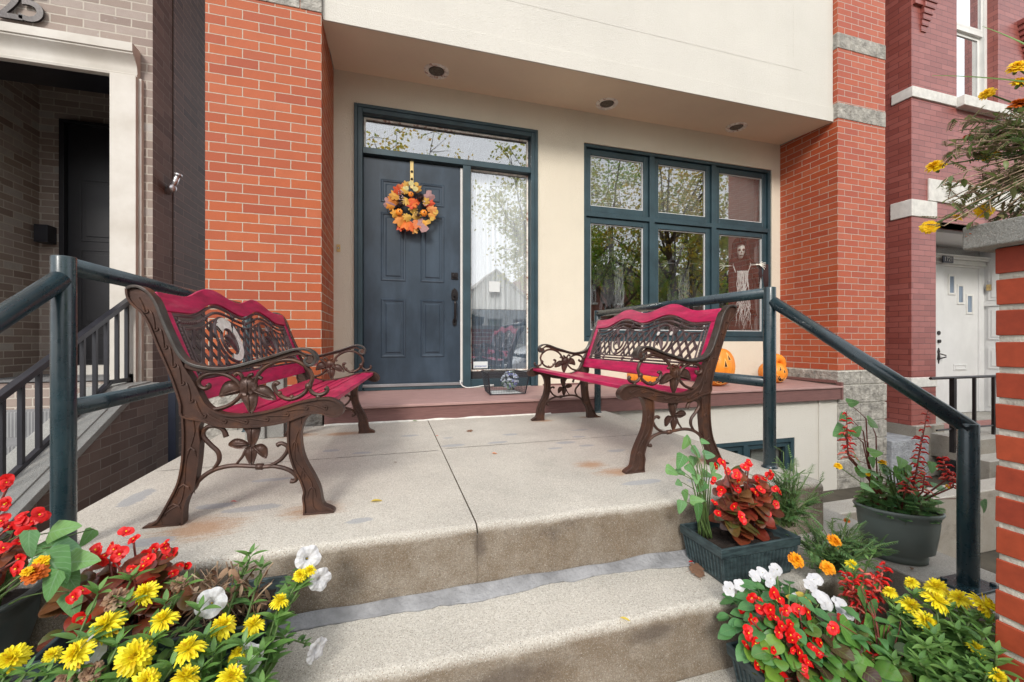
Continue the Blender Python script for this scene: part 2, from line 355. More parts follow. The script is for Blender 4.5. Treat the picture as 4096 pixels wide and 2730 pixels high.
plain('shade_cloth', (.20, .25, .32), .9, .35, 4, .1, 300, .001, stretch=(22, 22, 1))
plain('blind_slat', (.62, .61, .60), .5, .04)
plain('room_wall', (.30, .16, .12), .8, .15, 2)
plain('room_pale', (.36, .34, .33), .8, .1, 2)
plain('room_wood', (.16, .06, .03), .5, .3, 4, stretch=(1, 8, 8))
plain('threshold', (.32, .32, .33), .35, .1, 8, metal=.6)
plain('brass', (.62, .45, .2), .3, .15, 10, metal=.9)
plain('oil_bronze', (.022, .018, .018), .3, .3, 10, metal=.5)
plain('rusty_light', (.86, .80, .72), .6, .2, 20)
plain('lens', (.10, .085, .07), .15, .3, 60)
plain('carpet', (.19, .19, .195), .95, .2, 3, .6, 260, .004)
plain('paper', (.62, .64, .63), .7, .03); plain('print_blue', (.03, .06, .25), .6)
plain('asphalt', (.05, .05, .052), .9, .2, 4, .4, 120, .004); plain('earth', (.06, .05, .035), .95, .3, 6, .5, 60)
plain('foil', (.7, .7, .72), .3, .2, 30, .8, 30, .01, metal=.8)
glassmat('glass', 2.2, .07, wav=.03, tint=(.97, .98, .98)); glassmat('glass_strong', 1.6, .13, wav=.03, tint=(.97, .98, .98)); glassmat('glass_dim', 1.5, .05)
glassmat('glass_sky', 2.0, .6)
# patina and chips on the painted rail
m = M['rail_teal']; k = NT(m.node_tree); bs = [n for n in m.node_tree.nodes if n.type == 'BSDF_PRINCIPLED'][0]
nn = k.noise(k.coord(), 13, 6, .7); old = bs.inputs['Base Color'].links[0].from_socket
k.l(k.mix(k.ramp(nn.outputs[0], [(.66, 0), (.76, .45)]), old, (.06, .12, .14)), bs.inputs['Base Color'])
nr = k.noise(k.coord(), 30, 4); k.l(k.ramp(nr.outputs[0], [(.35, .22), (.7, .42)]), bs.inputs['Roughness'])
# chalky wear on the door
m = M['door_blue']; k = NT(m.node_tree); bs = [n for n in m.node_tree.nodes if n.type == 'BSDF_PRINCIPLED'][0]
nn = k.noise(k.coord('Object', (2.2, 2.2, .7)), 2.6, 6, .6); old = bs.inputs['Base Color'].links[0].from_socket
k.l(k.mix(k.ramp(nn.outputs[0], [(.45, 0), (.8, .5)]), old, (.075, .11, .155)), bs.inputs['Base Color'])
# rust at the light rims
m = M['rusty_light']; k = NT(m.node_tree); bs = [n for n in m.node_tree.nodes if n.type == 'BSDF_PRINCIPLED'][0]
nn = k.noise(k.coord(), 25, 5); old = bs.inputs['Base Color'].links[0].from_socket
k.l(k.mix(k.ramp(nn.outputs[0], [(.55, 0), (.65, .8)]), old, (.33, .1, .03)), bs.inputs['Base Color'])
# ribbed carpet: looped rows running down the stairs
m = M['carpet']; k = NT(m.node_tree); bs = [n for n in m.node_tree.nodes if n.type == 'BSDF_PRINCIPLED'][0]
sx = k.n('ShaderNodeSeparateXYZ'); k.l(k.coord(), sx.inputs[0]); old = bs.inputs['Base Color'].links[0].from_socket
wv = k.math('SINE', k.math('MULTIPLY', sx.outputs[0], 330)); wz = k.math('SINE', k.math('MULTIPLY', k.math('ADD', sx.outputs[2], sx.outputs[1]), 900))
k.l(k.mix(k.ramp(k.math('ADD', wv, k.math('MULTIPLY', wz, .35)), [(.3, 0), (1, .7)]), old, (.42, .42, .41)), bs.inputs['Base Color'])
def panel(mb, x0, x1, z0, z1, yf, yb, holes, mi=0):
    """wall sheet facing -Y at yf with rectangular openings and their reveals back to yb"""
    xs = sorted({x0, x1, *[h[0] for h in holes], *[h[1] for h in holes]}); zs = sorted({z0, z1, *[h[2] for h in holes], *[h[3] for h in holes]})
    for a, b in zip(xs, xs[1:]):
        for c, d in zip(zs, zs[1:]):
            cx, cz = (a+b)/2, (c+d)/2
            if any(h[0] < cx < h[1] and h[2] < cz < h[3] for h in holes): continue
            mb.add([(a, yf, c), (b, yf, c), (b, yf, d), (a, yf, d)], [(0, 1, 2, 3)], mi)
            mb.add([(a, yb, c), (b, yb, c), (b, yb, d), (a, yb, d)], [(3, 2, 1, 0)], mi)
    for h in holes:
        a, b, c, d = h
        for q in ([(a, yf, c), (a, yb, c), (a, yb, d), (a, yf, d)], [(b, yf, d), (b, yb, d), (b, yb, c), (b, yf, c)], [(a, yf, d), (a, yb, d), (b, yb, d), (b, yf, d)], [(a, yf, c), (b, yf, c), (b, yb, c), (a, yb, c)]):
            mb.add(q, [(0, 1, 2, 3)], mi)
def frame(mb, x0, x1, z0, z1, y0, y1, w, mi=0, wb=None, wt=None):
    wb = w if wb is None else wb; wt = w if wt is None else wt
    mb.box((x0, y0, z0), (x0+w, y1, z1), mi); mb.box((x1-w, y0, z0), (x1, y1, z1), mi)
    mb.box((x0+w, y0, z1-wt), (x1-w, y1, z1), mi); mb.box((x0+w, y0, z0), (x1-w, y1, z0+wb), mi)
# ---------------------------------------------------------------- the townhouse
GZ = -1.6
house = thing('townhouse', 'cream stucco townhouse with orange brick piers, navy door and teal window', 'house', (2.07, 3.6, GZ))
WY = 4.0
DOOR = (-.316, 1.443, -.455, 2.150); WIN = (1.965, 4.502, -.005, 2.105)
mb = MB(); panel(mb, -.49, 4.64, -.62, 2.44, WY, WY+.14, [DOOR, WIN]); wall = mb.build('wall', 'stucco', house)
mb = MB(); mb.add([(-.49, 3.364, 2.392), (4.64, 3.364, 2.392), (4.64, 4.02, 2.43), (-.49, 4.02, 2.43)], [(3, 2, 1, 0)]); mb.build('soffit', 'stucco_soffit', house)
mb = MB(); fx = lambda x0, x1, z0, z1, y: mb.box((x0, y, z0), (x1, 3.6, z1))
mb.box((-.485, 3.352, 2.3885), (4.632, 3.366, 2.54)); fx(-.485, 4.632, 2.54, 6, 3.358)
mb2 = MB(); P0 = (-.30, 4.07, 2.985, 5.6)
mb.build('upper_bay', 'stucco_pale', house, bevel=.004)
mb = MB(); frame(mb, -.42, 4.19, 2.865, 5.8, 3.3566, 3.3576, .12); mb.build('bay_moulding', 'stucco_pale', house, bevel=.003)
mb = MB(); mb.box((-1.2, 3.37, 5.9), (5.34, 9, 6.1)); mb.build('roof', 'slab_grey', house)
def pier(x0, x1, yf, mat, bands, base):
    m = MB(); m.box((x0, yf, base), (x1, WY+.3, 6)); p = m.build('brick_pier', mat, house)
    b = MB()
    for z0, z1 in bands:
        n = 2 if x1-x0 < .8 else 3; xs = [x0-.006, x0+.18 if x0 > 0 else x0+.3, x1-.14, x1+.006]
        b = MB()
        for a, c in zip(xs, xs[1:]): b.box((a, yf-.006, z0), (c-.004, yf+.3, z1))
        if x0 > 0: b.box((x0-.006, yf+.3, z0), (x0+.1, WY, z1))
        else: b.box((x1-.1, yf+.3, z0), (x1+.006, WY-.01, z1))
        b.build('stone_band', 'split_stone', p, bevel=.004)
    b = MB(); z = base-.012; r = 0
    while z > GZ-.6:
        h = .19 if r else .14
        xs = [x0-.012, x0+(.2 if r % 2 else .33), x0+(.6 if r % 2 else .68), x1+.012]
        for a, c in zip(xs, xs[1:]):
            b.box((a+.002, yf-.014+rnd(0, .006), z-h), (c-.003, yf+.25, z))
        b.box((x0-.012, yf+.252, z-h), (x1+.012, WY-.02, z)); z -= h+.012; r += 1
    b.build('stone_base', 'split_stone', p, bevel=.006)
    b = MB(); b.box((x0+.004, yf+.004, GZ-.6), (x1-.004, WY, base-.001)); b.build('mortar_core', 'lime', p)
    return p
pier(-1.22, -.488, 3.32, 'brick_left', [(2.411, 2.579), (3.17, 3.332)], -.335)
pier(4.635, 5.36, 3.31, 'brick_right', [(2.411, 2.579), (3.17, 3.332)], -.32)
# porch ledge
mb = MB(); mb.hexa([(-.47, 3.235, -.50), (4.62, 3.235, -.50), (4.62, WY-.002, -.475), (-.47, WY-.002, -.475), (-.47, 3.235, -.479), (4.62, 3.235, -.479), (4.62, WY-.002, -.456), (-.47, WY-.002, -.456)])
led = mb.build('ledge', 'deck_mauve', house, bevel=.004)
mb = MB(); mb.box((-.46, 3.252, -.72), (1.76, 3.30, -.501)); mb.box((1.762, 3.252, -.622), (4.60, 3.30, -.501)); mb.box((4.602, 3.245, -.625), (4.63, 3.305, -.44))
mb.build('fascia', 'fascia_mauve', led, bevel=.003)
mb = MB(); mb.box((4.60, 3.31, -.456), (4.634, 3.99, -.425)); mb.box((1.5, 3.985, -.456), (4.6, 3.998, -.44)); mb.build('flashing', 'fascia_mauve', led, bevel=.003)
# lower wall with the basement window
BW = (2.75, 4.03, -1.52, -1.0)
mb = MB(); panel(mb, 1.2, 4.634, GZ-.6, -.61, 3.31, 3.45, [BW]); mb.box((4.35, 3.296, GZ-.6), (4.37, 3.312, -.625)); lw = mb.build('lower_wall', 'stucco_pale', house)
mb = MB(); frame(mb, *BW, 3.315, 3.40, .045); mb.box((3.375, 3.313, BW[2]+.045), (3.425, 3.40, BW[3]-.045)); bw_ = mb.build('basement_window', 'trim_teal', house, bevel=.003)
for a, b in ((BW[0]+.045, 3.375), (3.425, BW[1]-.045)):
    mb = MB(); frame(mb, a, b, BW[2]+.045, BW[3]-.045, 3.335, 3.385, .05); mb.build('sash', 'trim_teal', bw_, bevel=.003)
    mb = MB(); mb.box((a+.05, 3.36, BW[2]+.09), (b-.05, 3.364, BW[3]-.09)); mb.build('pane', 'glass_dim', bw_)
mb = MB(); mb.box((2.6, 3.5, -1.7), (4.3, 3.52, -.8), 0); mb.box((3.6, 3.44, -1.6), (4.0, 3.45, -.9), 1); mb.build('basement_blind', ['dark_gap', 'room_pale'], bw_)
# ---- door unit
du = MB(); x0, x1, z0, z1 = DOOR; yf = WY-.012
for (w_, d_, yy) in ((.03, 0, yf-.008), (.072, .03, yf)):
    du.box((x0+d_, yy, z0), (x0+w_, WY+.05, z1)); du.box((x1-w_, yy, z0), (x1-d_, WY+.05, z1)); du.box((x0+w_, yy, z1-w_), (x1-w_, WY+.05, z1-d_))
du.box((x0+.03, WY+.05, z0), (x0+.078, WY+.13, z1-.03)); du.box((x1-.078, WY+.05, z0), (x1-.03, WY+.13, z1-.03)); du.box((x0+.078, WY+.05, z1-.078), (x1-.078, WY+.13, z1-.03))
du.box((x0+.074, yf+.002, 1.708), (x1-.074, WY+.13, 1.765)); du.box((.676, yf+.004, z0), (.752, WY+.13, 1.707))
du.box((x0+.078, WY-.006, z0), (.674, WY+.13, -.425)); du.box((.754, WY+.01, z0), (x1-.08, WY+.13, -.375))
df = du.build('door_frame', 'trim_teal', house, bevel=.004)
mb = MB(); mb.box((.655, WY+.03, -.40), (.6755, WY+.06, 1.69)); mb.build('weather_strip', 'white_paint', df)
mb = MB(); mb.box((-.245, WY-.014, -.424), (.674, WY+.03, -.398)); mb.build('threshold', 'threshold', df, bevel=.003)
mb = MB(); frame(mb, .756, 1.362, -.30, 1.705, WY+.062, WY+.085, .014); frame(mb, -.236, 1.362, 1.768, 2.07, WY+.062, WY+.085, .016); mb.build('glazing_bead', 'rusty_light', df)
mb = MB(); mb.box((.77, WY+.07, -.286), (1.348, WY+.075, 1.69)); mb.build('sidelight_pane', 'glass_strong', df)
mb = MB(); mb.box((-.22, WY+.07, 1.784), (1.346, WY+.075, 2.054)); mb.build('transom_pane', 'glass_strong', df)
mb = MB(); mb.box((.756, WY+.055, -.375), (1.362, WY+.075, -.30)); mb.build('vent_gap', 'dark_gap', df)
# leaf with six moulded panels
door = thing('_', '', '') if False else None
mb = MB(); panel(mb, -.238, .652, -.397, 1.69, WY+.035, WY+.075, []); mb.box((-.238, WY+.036, -.397), (.652, WY+.075, 1.69))
for (a, b) in ((-.087, .138), (.274, .499)):
    for (c, d) in ((1.29, 1.505), (.56, 1.20), (-.155, .395)):
        def ring(x0, x1, z0, z1, ya, w, yb):
            o = [(x0, ya, z0), (x1, ya, z0), (x1, ya, z1), (x0, ya, z1)]; i = [(x0+w, yb, z0+w), (x1-w, yb, z0+w), (x1-w, yb, z1-w), (x0+w, yb, z1-w)]
            mb.add(o+i, [(0, 1, 5, 4), (1, 2, 6, 5), (2, 3, 7, 6), (3, 0, 4, 7)])
        y = WY+.035
        ring(a, b, c, d, y-.0005, .008, y-.007); ring(a+.008, b-.008, c+.008, d-.008, y-.007, .010, y+.006-.012)
        ring(a+.018, b-.018, c+.018, d-.018, y-.006, .008, y-.0006)
        ring(a+.042, b-.042, c+.042, d-.042, y-.0005, .010, y-.0075)
        mb.add([(a+.052, y-.0075, c+.052), (b-.052, y-.0075, c+.052), (b-.052, y-.0075, d-.052), (a+.052, y-.0075, d-.052)], [(0, 1, 2, 3)])
leaf_ = mb.build('front_door', 'door_blue', house)
mb = MB(); Y = WY+.035
mb.box((.565, Y-.012, .60), (.63, Y, .665)); mb.tube([(.597, Y-.012, .632), (.597, Y-.03, .632)], .02, 14); mb.box((.594, Y-.042, .618), (.600, Y-.03, .648)); mb.build('deadbolt', 'oil_bronze', leaf_, bevel=.003)
mb = MB(); hx = .597
fn = lambda p, q, d: (hx+p, Y-.008+d, q)
mb.prism([(-.028, .40), (.028, .40), (.032, .46), (.026, .49), (.012, .505), (0, .515), (-.012, .505), (-.026, .49), (-.032, .46)], fn, -.004, .008)
mb.prism([(-.018, .16), (0, .145), (.018, .16), (.02, .2), (.01, .22), (-.01, .22), (-.02, .2)], fn, -.004, .008)
mb.tube(smooth_path([(hx, Y-.01, .41), (hx, Y-.05, .385), (hx, Y-.055, .33), (hx, Y-.05, .26), (hx, Y-.035, .21), (hx, Y-.01, .185)], 5), [.007]+[.009]*5+[.012]*12+[.009]*7+[.007], 10)
mb.box((hx-.01, Y-.05, .43), (hx+.01, Y-.01, .44)); mb.tube([(hx, Y-.012, .455), (hx, Y-.018, .455)], .012, 12); mb.build('handle', 'oil_bronze', leaf_)
# sheer behind the sidelight
mb = MB(); n = 90; vs = []
for i in range(n+1):
    x = .72+i/n*.68; y = WY+.125+.012*math.sin(i*.9)+.006*math.sin(i*2.3)
    vs += [(x, y, -.35), (x, y+.004, .32), (x, y, .325), (x, y, 1.72)]
for i in range(n):
    a = i*4; mb.add([vs[a], vs[a+4], vs[a+5], vs[a+1]], [(0, 1, 2, 3)], 1); mb.add([vs[a+2], vs[a+6], vs[a+7], vs[a+3]], [(0, 1, 2, 3)], 0)
mb.build('curtain', ['sheer', 'shade_cloth'], house, smooth=True)
mb = MB(); mb.box((.95, WY+.062, .495), (1.06, WY+.0655, .60)); tag(mb.build('paper_notice', 'paper'), 'blank white paper notice stuck on the sidelight glass', 'notice')
mb = MB(); mb.box((.79, WY+.062, -.272), (.935, WY+.0655, -.205)); st = mb.build('sticker', 'paper'); tag(st, 'small white and blue sticker low on the sidelight glass', 'sticker')
def text(s, size, M4, mat, parent, name='lettering', ext=.002, font_scale=1, bold=.0):
    cu = bpy.data.curves.new(name, 'FONT'); cu.body = s; cu.size = size; cu.extrude = ext; cu.offset = bold; cu.align_x = 'CENTER'; cu.align_y = 'CENTER'
    o = bpy.data.objects.new(name, cu); C.objects.link(o); bpy.context.view_layer.update()
    me = bpy.data.meshes.new_from_object(o.evaluated_get(bpy.context.evaluated_depsgraph_get())); bpy.data.objects.remove(o)
    me.transform(M4); me.materials.clear(); me.materials.append(M[mat]); o = bpy.data.objects.new(name, me); C.objects.link(o)
    if parent:
        o.parent = parent; o.matrix_parent_inverse = Matrix.Translation(-ROOT[parent.name]) if parent.name in ROOT else Matrix.Identity(4)
    return o
WALLROT = Matrix.Rotation(R(90), 4, 'X')
text('protected', .03, Matrix.Translation((.862, WY+.061, -.25)) @ WALLROT, 'print_blue', st, ext=.0005)
# ---- big window: six sashes
x0, x1, z0, z1 = WIN; mb = MB(); yf = WY+.012
frame(mb, x0, x1, z0, z1, yf, WY+.13, .035, wb=.05); MX = (2.814, 3.656); MZ = 1.355
for mx in MX: mb.box((mx-.032, yf+.004, z0+.05), (mx+.032, WY+.13, z1-.035))
segs = [(x0+.035, MX[0]-.032), (MX[0]+.032, MX[1]-.032), (MX[1]+.032, x1-.035)]
for a, b in segs: mb.box((a, yf+.006, MZ-.02), (b, WY+.13, MZ+.03))
win = mb.build('window', 'trim_teal', house, bevel=.003)
for a, b in segs:
    for c, d in ((z0+.05, MZ-.02), (MZ+.03, z1-.035)):
        m1 = MB(); frame(m1, a+.004, b-.004, c+.004, d-.004, WY+.04, WY+.09, .062, wb=.07); s1 = m1.build('sash', 'trim_teal', win, bevel=.006)
        m1 = MB(); frame(m1, a+.0665, b-.0665, c+.0745, d-.0665, WY+.055, WY+.075, .008); m1.build('glazing_bead', 'white_worn', s1)
        m1 = MB(); m1.box((a+.07, WY+.064, c+.078), (b-.07, WY+.068, d-.07)); m1.build('pane', 'glass', s1)
for i, (a, b) in enumerate(segs):
    m1 = MB(); z = 2.04
    while z > 1.38:
        m1.rbox(((a+b)/2, WY+.14, z), (b-a-.14-(.05 if i == 2 else 0), .035, .0025), Matrix.Rotation(R(-38), 3, 'X')); z -= .0255
    m1.box((a+.06, WY+.125, 2.03), (b-.06, WY+.155, 2.06)); m1.build('blind', 'blind_slat', win)
# room behind
mb = MB(); ax, bx, ay, by, az, bz = 1.62, 4.58, WY+.141, 7.6, -.45, 2.43
mb.add([(ax, by, az), (bx, by, az), (bx, by, bz), (ax, by, bz)], [(0, 1, 2, 3)], 0)
mb.add([(ax, ay, az), (ax, by, az), (ax, by, bz), (ax, ay, bz)], [(0, 1, 2, 3)], 0); mb.add([(bx, ay, az), (bx, by, az), (bx, by, bz), (bx, ay, bz)], [(3, 2, 1, 0)], 1)
mb.add([(ax, ay, az), (bx, ay, az), (bx, by, az), (ax, by, az)], [(0, 1, 2, 3)], 2); mb.add([(ax, ay, bz), (bx, ay, bz), (bx, by, bz), (ax, by, bz)], [(3, 2, 1, 0)], 1)
mb.box((4.42, WY+.142, -.02), (4.57, WY+.18, 2.1), 1)
mb.build('room', ['room_wall', 'room_pale', 'room_wood'], house)
mb = MB(); mb.add([(-.5, 4.6, -.46), (1.6, 4.6, -.46), (1.6, 4.6, 2.4), (-.5, 4.6, 2.4)], [(0, 1, 2, 3)]); mb.box((-.5, 4.2, -.5), (1.6, 4.6, -.46)); mb.box((-.5, 4.2, 2.3), (1.6, 4.6, 2.34)); mb.build('hall', 'room_pale', house)
# soffit lights
for lx, ly in ((.394, 3.745), (2.111, 3.775), (3.742, 3.777)):
    z = 2.392+(ly-3.352)/.668*.038
    m1 = MB(); pr = [(.068, .03), (.070, -.004), (.084, -.016), (.104, -.014), (.112, -.004), (.113, .004)]; m1.lathe(pr, (lx, ly, z), 32); f_ = m1.build('soffit_light', 'rusty_light', house, smooth=True)
    m1 = MB(); m1.lathe([(.069, -.005), (.055, -.009), (.05, -.007), (.035, -.010), (.03, -.008), (.012, -.010), (.001, -.009)], (lx, ly, z-.0005), 28); m1.build('lens', 'lens', f_, smooth=True)
# doorbell
bp = at(1354, 994, Y=WY)
m1 = MB(); m1.box((bp.x-.016, WY-.006, bp.z-.034), (bp.x+.016, WY-.001, bp.z+.034)); db = m1.build('doorbell', 'brass', house, bevel=.002)
m1 = MB(); m1.tube([(bp.x, WY-.006, bp.z), (bp.x, WY-.012, bp.z)], .009, 12); m1.tube([(bp.x, WY-.006, bp.z), (bp.x, WY-.0125, bp.z)], .006, 12, mi=1); m1.build('button', ['oil_bronze', 'white_paint'], db)
# peeling paint and cord
mb = MB(); mb.tube(smooth_path([(.645, 3.985, -.38), (.655, 3.975, -.42), (.70, 3.965, -.448), (.78, 3.96, -.447), (.86, 3.965, -.438), (.94, 3.97, -.44)], 6), .0055, 8)
mb.box((.93, 3.958, -.446), (.975, 3.985, -.426)); tag(mb.build('extension_cord', 'white_paint', smooth=True), 'white electric cord lying along the door threshold', 'cord')
# ---------------------------------------------------------------- stoop: landing, steps, cheek
stoop = thing('concrete_stoop', 'weathered exposed aggregate concrete stoop with rust stains and a lower step', 'stoop', (.4, 2, GZ))
def slab(name, x0, x1, y0, y1, zt, zb, nose=.03, mat='concrete', par=stoop, sx=0, jag=0.0):
    """slab with a rounded front nose, worn edges"""
    prof = [(y0, zb), (y0, zt-nose)]+[(y0+nose-nose*math.cos(a), zt-nose+nose*math.sin(a)) for a in (R(12), R(24), R(36), R(48), R(60), R(72), R(82))]+[(y0+nose, zt), (y1, zt), (y1, zb)]
    n = max(2, int((x1-x0)/.012)); vs = []
    for i in range(n+1):
        x = x0+(x1-x0)*i/n
        for (y, z) in prof:
            j = (mnoise.noise(Vector((x*5, y*5, z*5)))*.006+mnoise.noise(Vector((x*31, y*9, z*22)))*.0035) if (y < y0+nose+.001) else 0
            e = 0
            vs.append((x, y+j, z+j*.4))
    q = len(prof); fs = [(i*q+j, (i+1)*q+j, (i+1)*q+(j+1) % q, i*q+(j+1) % q) for i in range(n) for j in range(q)]
    fs += [tuple(range(q))[::-1], tuple(range(n*q, n*q+q))]
    fs = [f[::-1] for f in fs]
    m = MB(); m.add(vs, fs); return m.build(name, mat, par, sharp=42)
# landing in two pours with an open joint between them (the joint drifts a little)
JX = .275
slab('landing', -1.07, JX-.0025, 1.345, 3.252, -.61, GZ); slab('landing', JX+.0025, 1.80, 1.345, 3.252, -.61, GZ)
mb = MB(); mb.box((JX-.0024, 1.347, GZ), (JX+.0024, 3.24, -.64)); mb.build('joint_fill', 'concrete', stoop); mb = MB(); mb.box((JX-.0024, 1.38, -.6399), (JX+.0024, 3.24, -.622)); mb.build('joint_filler', 'riser_dirt', stoop)
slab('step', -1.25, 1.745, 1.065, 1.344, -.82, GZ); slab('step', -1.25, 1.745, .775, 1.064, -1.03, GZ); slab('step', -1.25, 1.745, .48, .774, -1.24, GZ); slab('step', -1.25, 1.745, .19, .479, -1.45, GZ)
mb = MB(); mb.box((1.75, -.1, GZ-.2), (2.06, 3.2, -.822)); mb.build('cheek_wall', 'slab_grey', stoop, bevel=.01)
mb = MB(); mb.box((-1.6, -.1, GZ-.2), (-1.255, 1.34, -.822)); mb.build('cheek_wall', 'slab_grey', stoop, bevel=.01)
# grey mortar strip smeared in the corner of the step
mb = MB(); n = 220; vs = []
for i in range(n+1):
    x = -1.05+i/n*2.3; wv = .040+.024*mnoise.noise(Vector((x*2.3, 1, 0)))+.016*mnoise.noise(Vector((x*9, 4, 0)))+.008*mnoise.noise(Vector((x*31, 4, 0)))
    if x > .9: wv += .03*(1-abs(x-1.08)/.2) if abs(x-1.08) < .2 else 0
    h = .022+.010*mnoise.noise(Vector((x*6, 9, 0)))
    vs += [(x, 1.342, -.82+h), (x, 1.335, -.82+h), (x, 1.32, -.812), (x, 1.342-wv, -.8165), (x, 1.335-wv, -.8195), (x, 1.344, -.83)]
mb.add(vs, [(i*6+j, (i+1)*6+j, (i+1)*6+j+1, i*6+j+1) for i in range(n) for j in range(5)]); mb.build('mortar_strip', 'mortar_patch', stoop, smooth=True)
mb = MB(); vs = []
for i in range(41):
    x = -.46+i/40*1.75; h = .008+.006*mnoise.noise(Vector((x*7, 2, 5))); vs += [(x, 3.2515, -.609+h), (x, 3.243, -.607+h*.4), (x, 3.235-.01*mnoise.noise(Vector((x*9, 0, 1))), -.6095)]
mb.add(vs, [(i*3+j, (i+1)*3+j, (i+1)*3+j+1, i*3+j+1) for i in range(40) for j in range(2)]); mb.build('caulk_line', 'lime', stoop, smooth=True)
# ragged cross crack
mb = MB()
for xa, xb, y in ((-1.05, JX-.02, 2.33), (JX+.02, 1.7, 2.36)):
    n = 60; vs = []
    for i in range(n+1):
        x = xa+(xb-xa)*i/n; yy = y+.006*mnoise.noise(Vector((x*14, 0, 0))); ww = max(.0003, .0022+.003*mnoise.noise(Vector((x*40, 3, 0))))
        vs += [(x, yy-ww, -.6085), (x, yy+ww, -.6085)]
    mb.add(vs, [(i*2, i*2+2, i*2+3, i*2+1) for i in range(n)])
mb.build('crack', 'crack_dark', stoop)
# ---------------------------------------------------------------- ground
mb = MB(); mb.add([(-200, -200, GZ), (200, -200, GZ), (200, 200, GZ), (-200, 200, GZ)], [(0, 1, 2, 3)]); structure(mb.build('ground', 'earth'))
mb = MB(); mb.box((-40, -2.2, GZ), (40, .18, GZ+.02)); structure(mb.build('sidewalk', 'slab_grey'))
mb = MB(); mb.box((-60, -4.0, GZ), (60, -3.85, GZ+.12)); mb.box((-60, -13.2, GZ), (60, -13.05, GZ+.12)); structure(mb.build('kerb', 'slab_grey'))
mb = MB(); mb.box((-60, -13.05, GZ), (60, -4.0, GZ+.006)); structure(mb.build('road', 'asphalt'))
# ---------------------------------------------------------------- left neighbour
nl = thing('grey_brick_house', 'grey brown brick house with pale limestone door surround', 'house', (-2.6, 4, GZ))
OP = (-3.42, -2.08, -.33, 2.30)
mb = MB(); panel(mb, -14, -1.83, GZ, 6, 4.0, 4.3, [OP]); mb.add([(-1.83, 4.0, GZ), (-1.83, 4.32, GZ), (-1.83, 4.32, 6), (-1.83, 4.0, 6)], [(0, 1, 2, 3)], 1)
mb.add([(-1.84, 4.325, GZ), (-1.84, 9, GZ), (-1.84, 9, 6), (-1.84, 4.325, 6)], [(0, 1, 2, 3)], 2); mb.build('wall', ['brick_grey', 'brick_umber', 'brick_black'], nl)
mb = MB(); mb.tube([(-1.832, 4.32, GZ), (-1.832, 4.32, 6)], .008, 6); mb.build('joint_seal', 'crack_dark', nl)
# limestone surround: jamb and moulded head
jx0, jx1 = at(444.5, 600, Y=3.95).x, at(549, 600, Y=3.95).x; hz0, hz1 = at(444.5, 295, Y=3.95).z, at(541, 193, Y=3.95).z
OPX = jx0
mb = MB(); mb.box((jx0, 3.93, -.35), (jx1, 4.28, hz0)); mb.box((jx1, 3.965, -.35), (jx1+.02, 4.02, hz0), 0)
prof = [(3.985, hz0), (3.95, hz0), (3.945, hz0+.02), (3.955, hz0+.024), (3.95, hz0+.05)]
for i in range(9):
    a = i/8*math.pi/2; prof.append((3.95-.0+.02*0-.055*(1-math.cos(a)), hz0+.06+(hz1-hz0-.13)*math.sin(a) if False else hz0+.06+(hz1-hz0-.14)*(i/8)))
prof += [(3.895, hz1-.07), (3.885, hz1-.066), (3.885, hz1), (3.985, hz1)]
n = len(prof); vs = [(x, y, z) for x in (-4.6, jx1+.0) for (y, z) in prof]
mb.add(vs, [(j, (j+1) % n, n+(j+1) % n, n+j) for j in range(n)]+[tuple(range(n))[::-1], tuple(range(n, 2*n))])
mb.box((-4.6, 3.99, hz0+.002), (jx1-.002, 4.27, hz1-.002)); mb.build('door_surround', 'lime_stone', nl, bevel=.002)
mb = MB(); mb.box((-4.6, 4.28, 2.66), (jx0+.1, 5.6, 2.70)); mb.box((-4.6, 4.0, hz0-.004), (jx0-.001, 4.28, hz0-.0005)); mb.build('porch_ceiling', 'black_door', nl)
# recess walls, door
mb = MB(); BY = 5.25; lx = at(156, 900, Y=BY).x
mb.add([(lx, BY, -.5), (-1.9, BY, -.5), (-1.9, BY, 2.68), (lx, BY, 2.68)], [(0, 1, 2, 3)]); mb.add([(lx, 4.3, -.5), (lx, BY, -.5), (lx, BY, 2.68), (lx, 4.3, 2.68)], [(3, 2, 1, 0)], 0)
mb.add([(-2.02, 4.3, -.5), (-2.02, BY, -.5), (-2.02, BY, 2.68), (-2.02, 4.3, 2.68)], [(0, 1, 2, 3)], 0); mb.build('porch_wall', ['brick_grey'], nl)
dx0 = at(262, 900, Y=BY-.01).x; dtop = at(300, 510, Y=BY).z
mb = MB(); mb.box((dx0, BY-.10, -.33), (dx0+.04, BY, dtop)); mb.box((dx0, BY-.10, dtop), (-1.95, BY, dtop+.03)); mb.box((dx0+.04, BY-.05, -.25), (-1.95, BY-.01, dtop))
for (a, b) in ((.14, .55), (.62, 1.05)):
    for (c, d) in ((1.0, 1.62), (.15, .92), (-.2, .08)):
        frame(mb, dx0+a, dx0+b, c, d, BY-.056, BY-.05, .015); mb.box((dx0+a+.05, BY-.058, c+.05), (dx0+b-.05, BY-.05, d-.05))
mb.build('door', 'black_door', nl, bevel=.002)
mb = MB(); mb.box((dx0, BY-.2, -.33), (-1.95, BY-.06, -.24)); mb.build('door_sill', 'lime_stone', nl, bevel=.003)
p = at(170, 935, Y=BY-.1); mb = MB(); mb.box((p.x-.055, BY-.12, p.z-.085), (p.x+.05, BY-.001, p.z+.085)); mb.build('wall_light', 'black_metal', nl, bevel=.003)
# house number
for ch, u, v in (('2', 30, 10), ('5', 122, 24)):
    q = at(u, v, Y=3.96); o = text(ch, .36, Matrix.Translation((q.x, 3.975, q.z)) @ WALLROT, 'oil_bronze', nl, 'house_number', ext=.008, bold=.002)
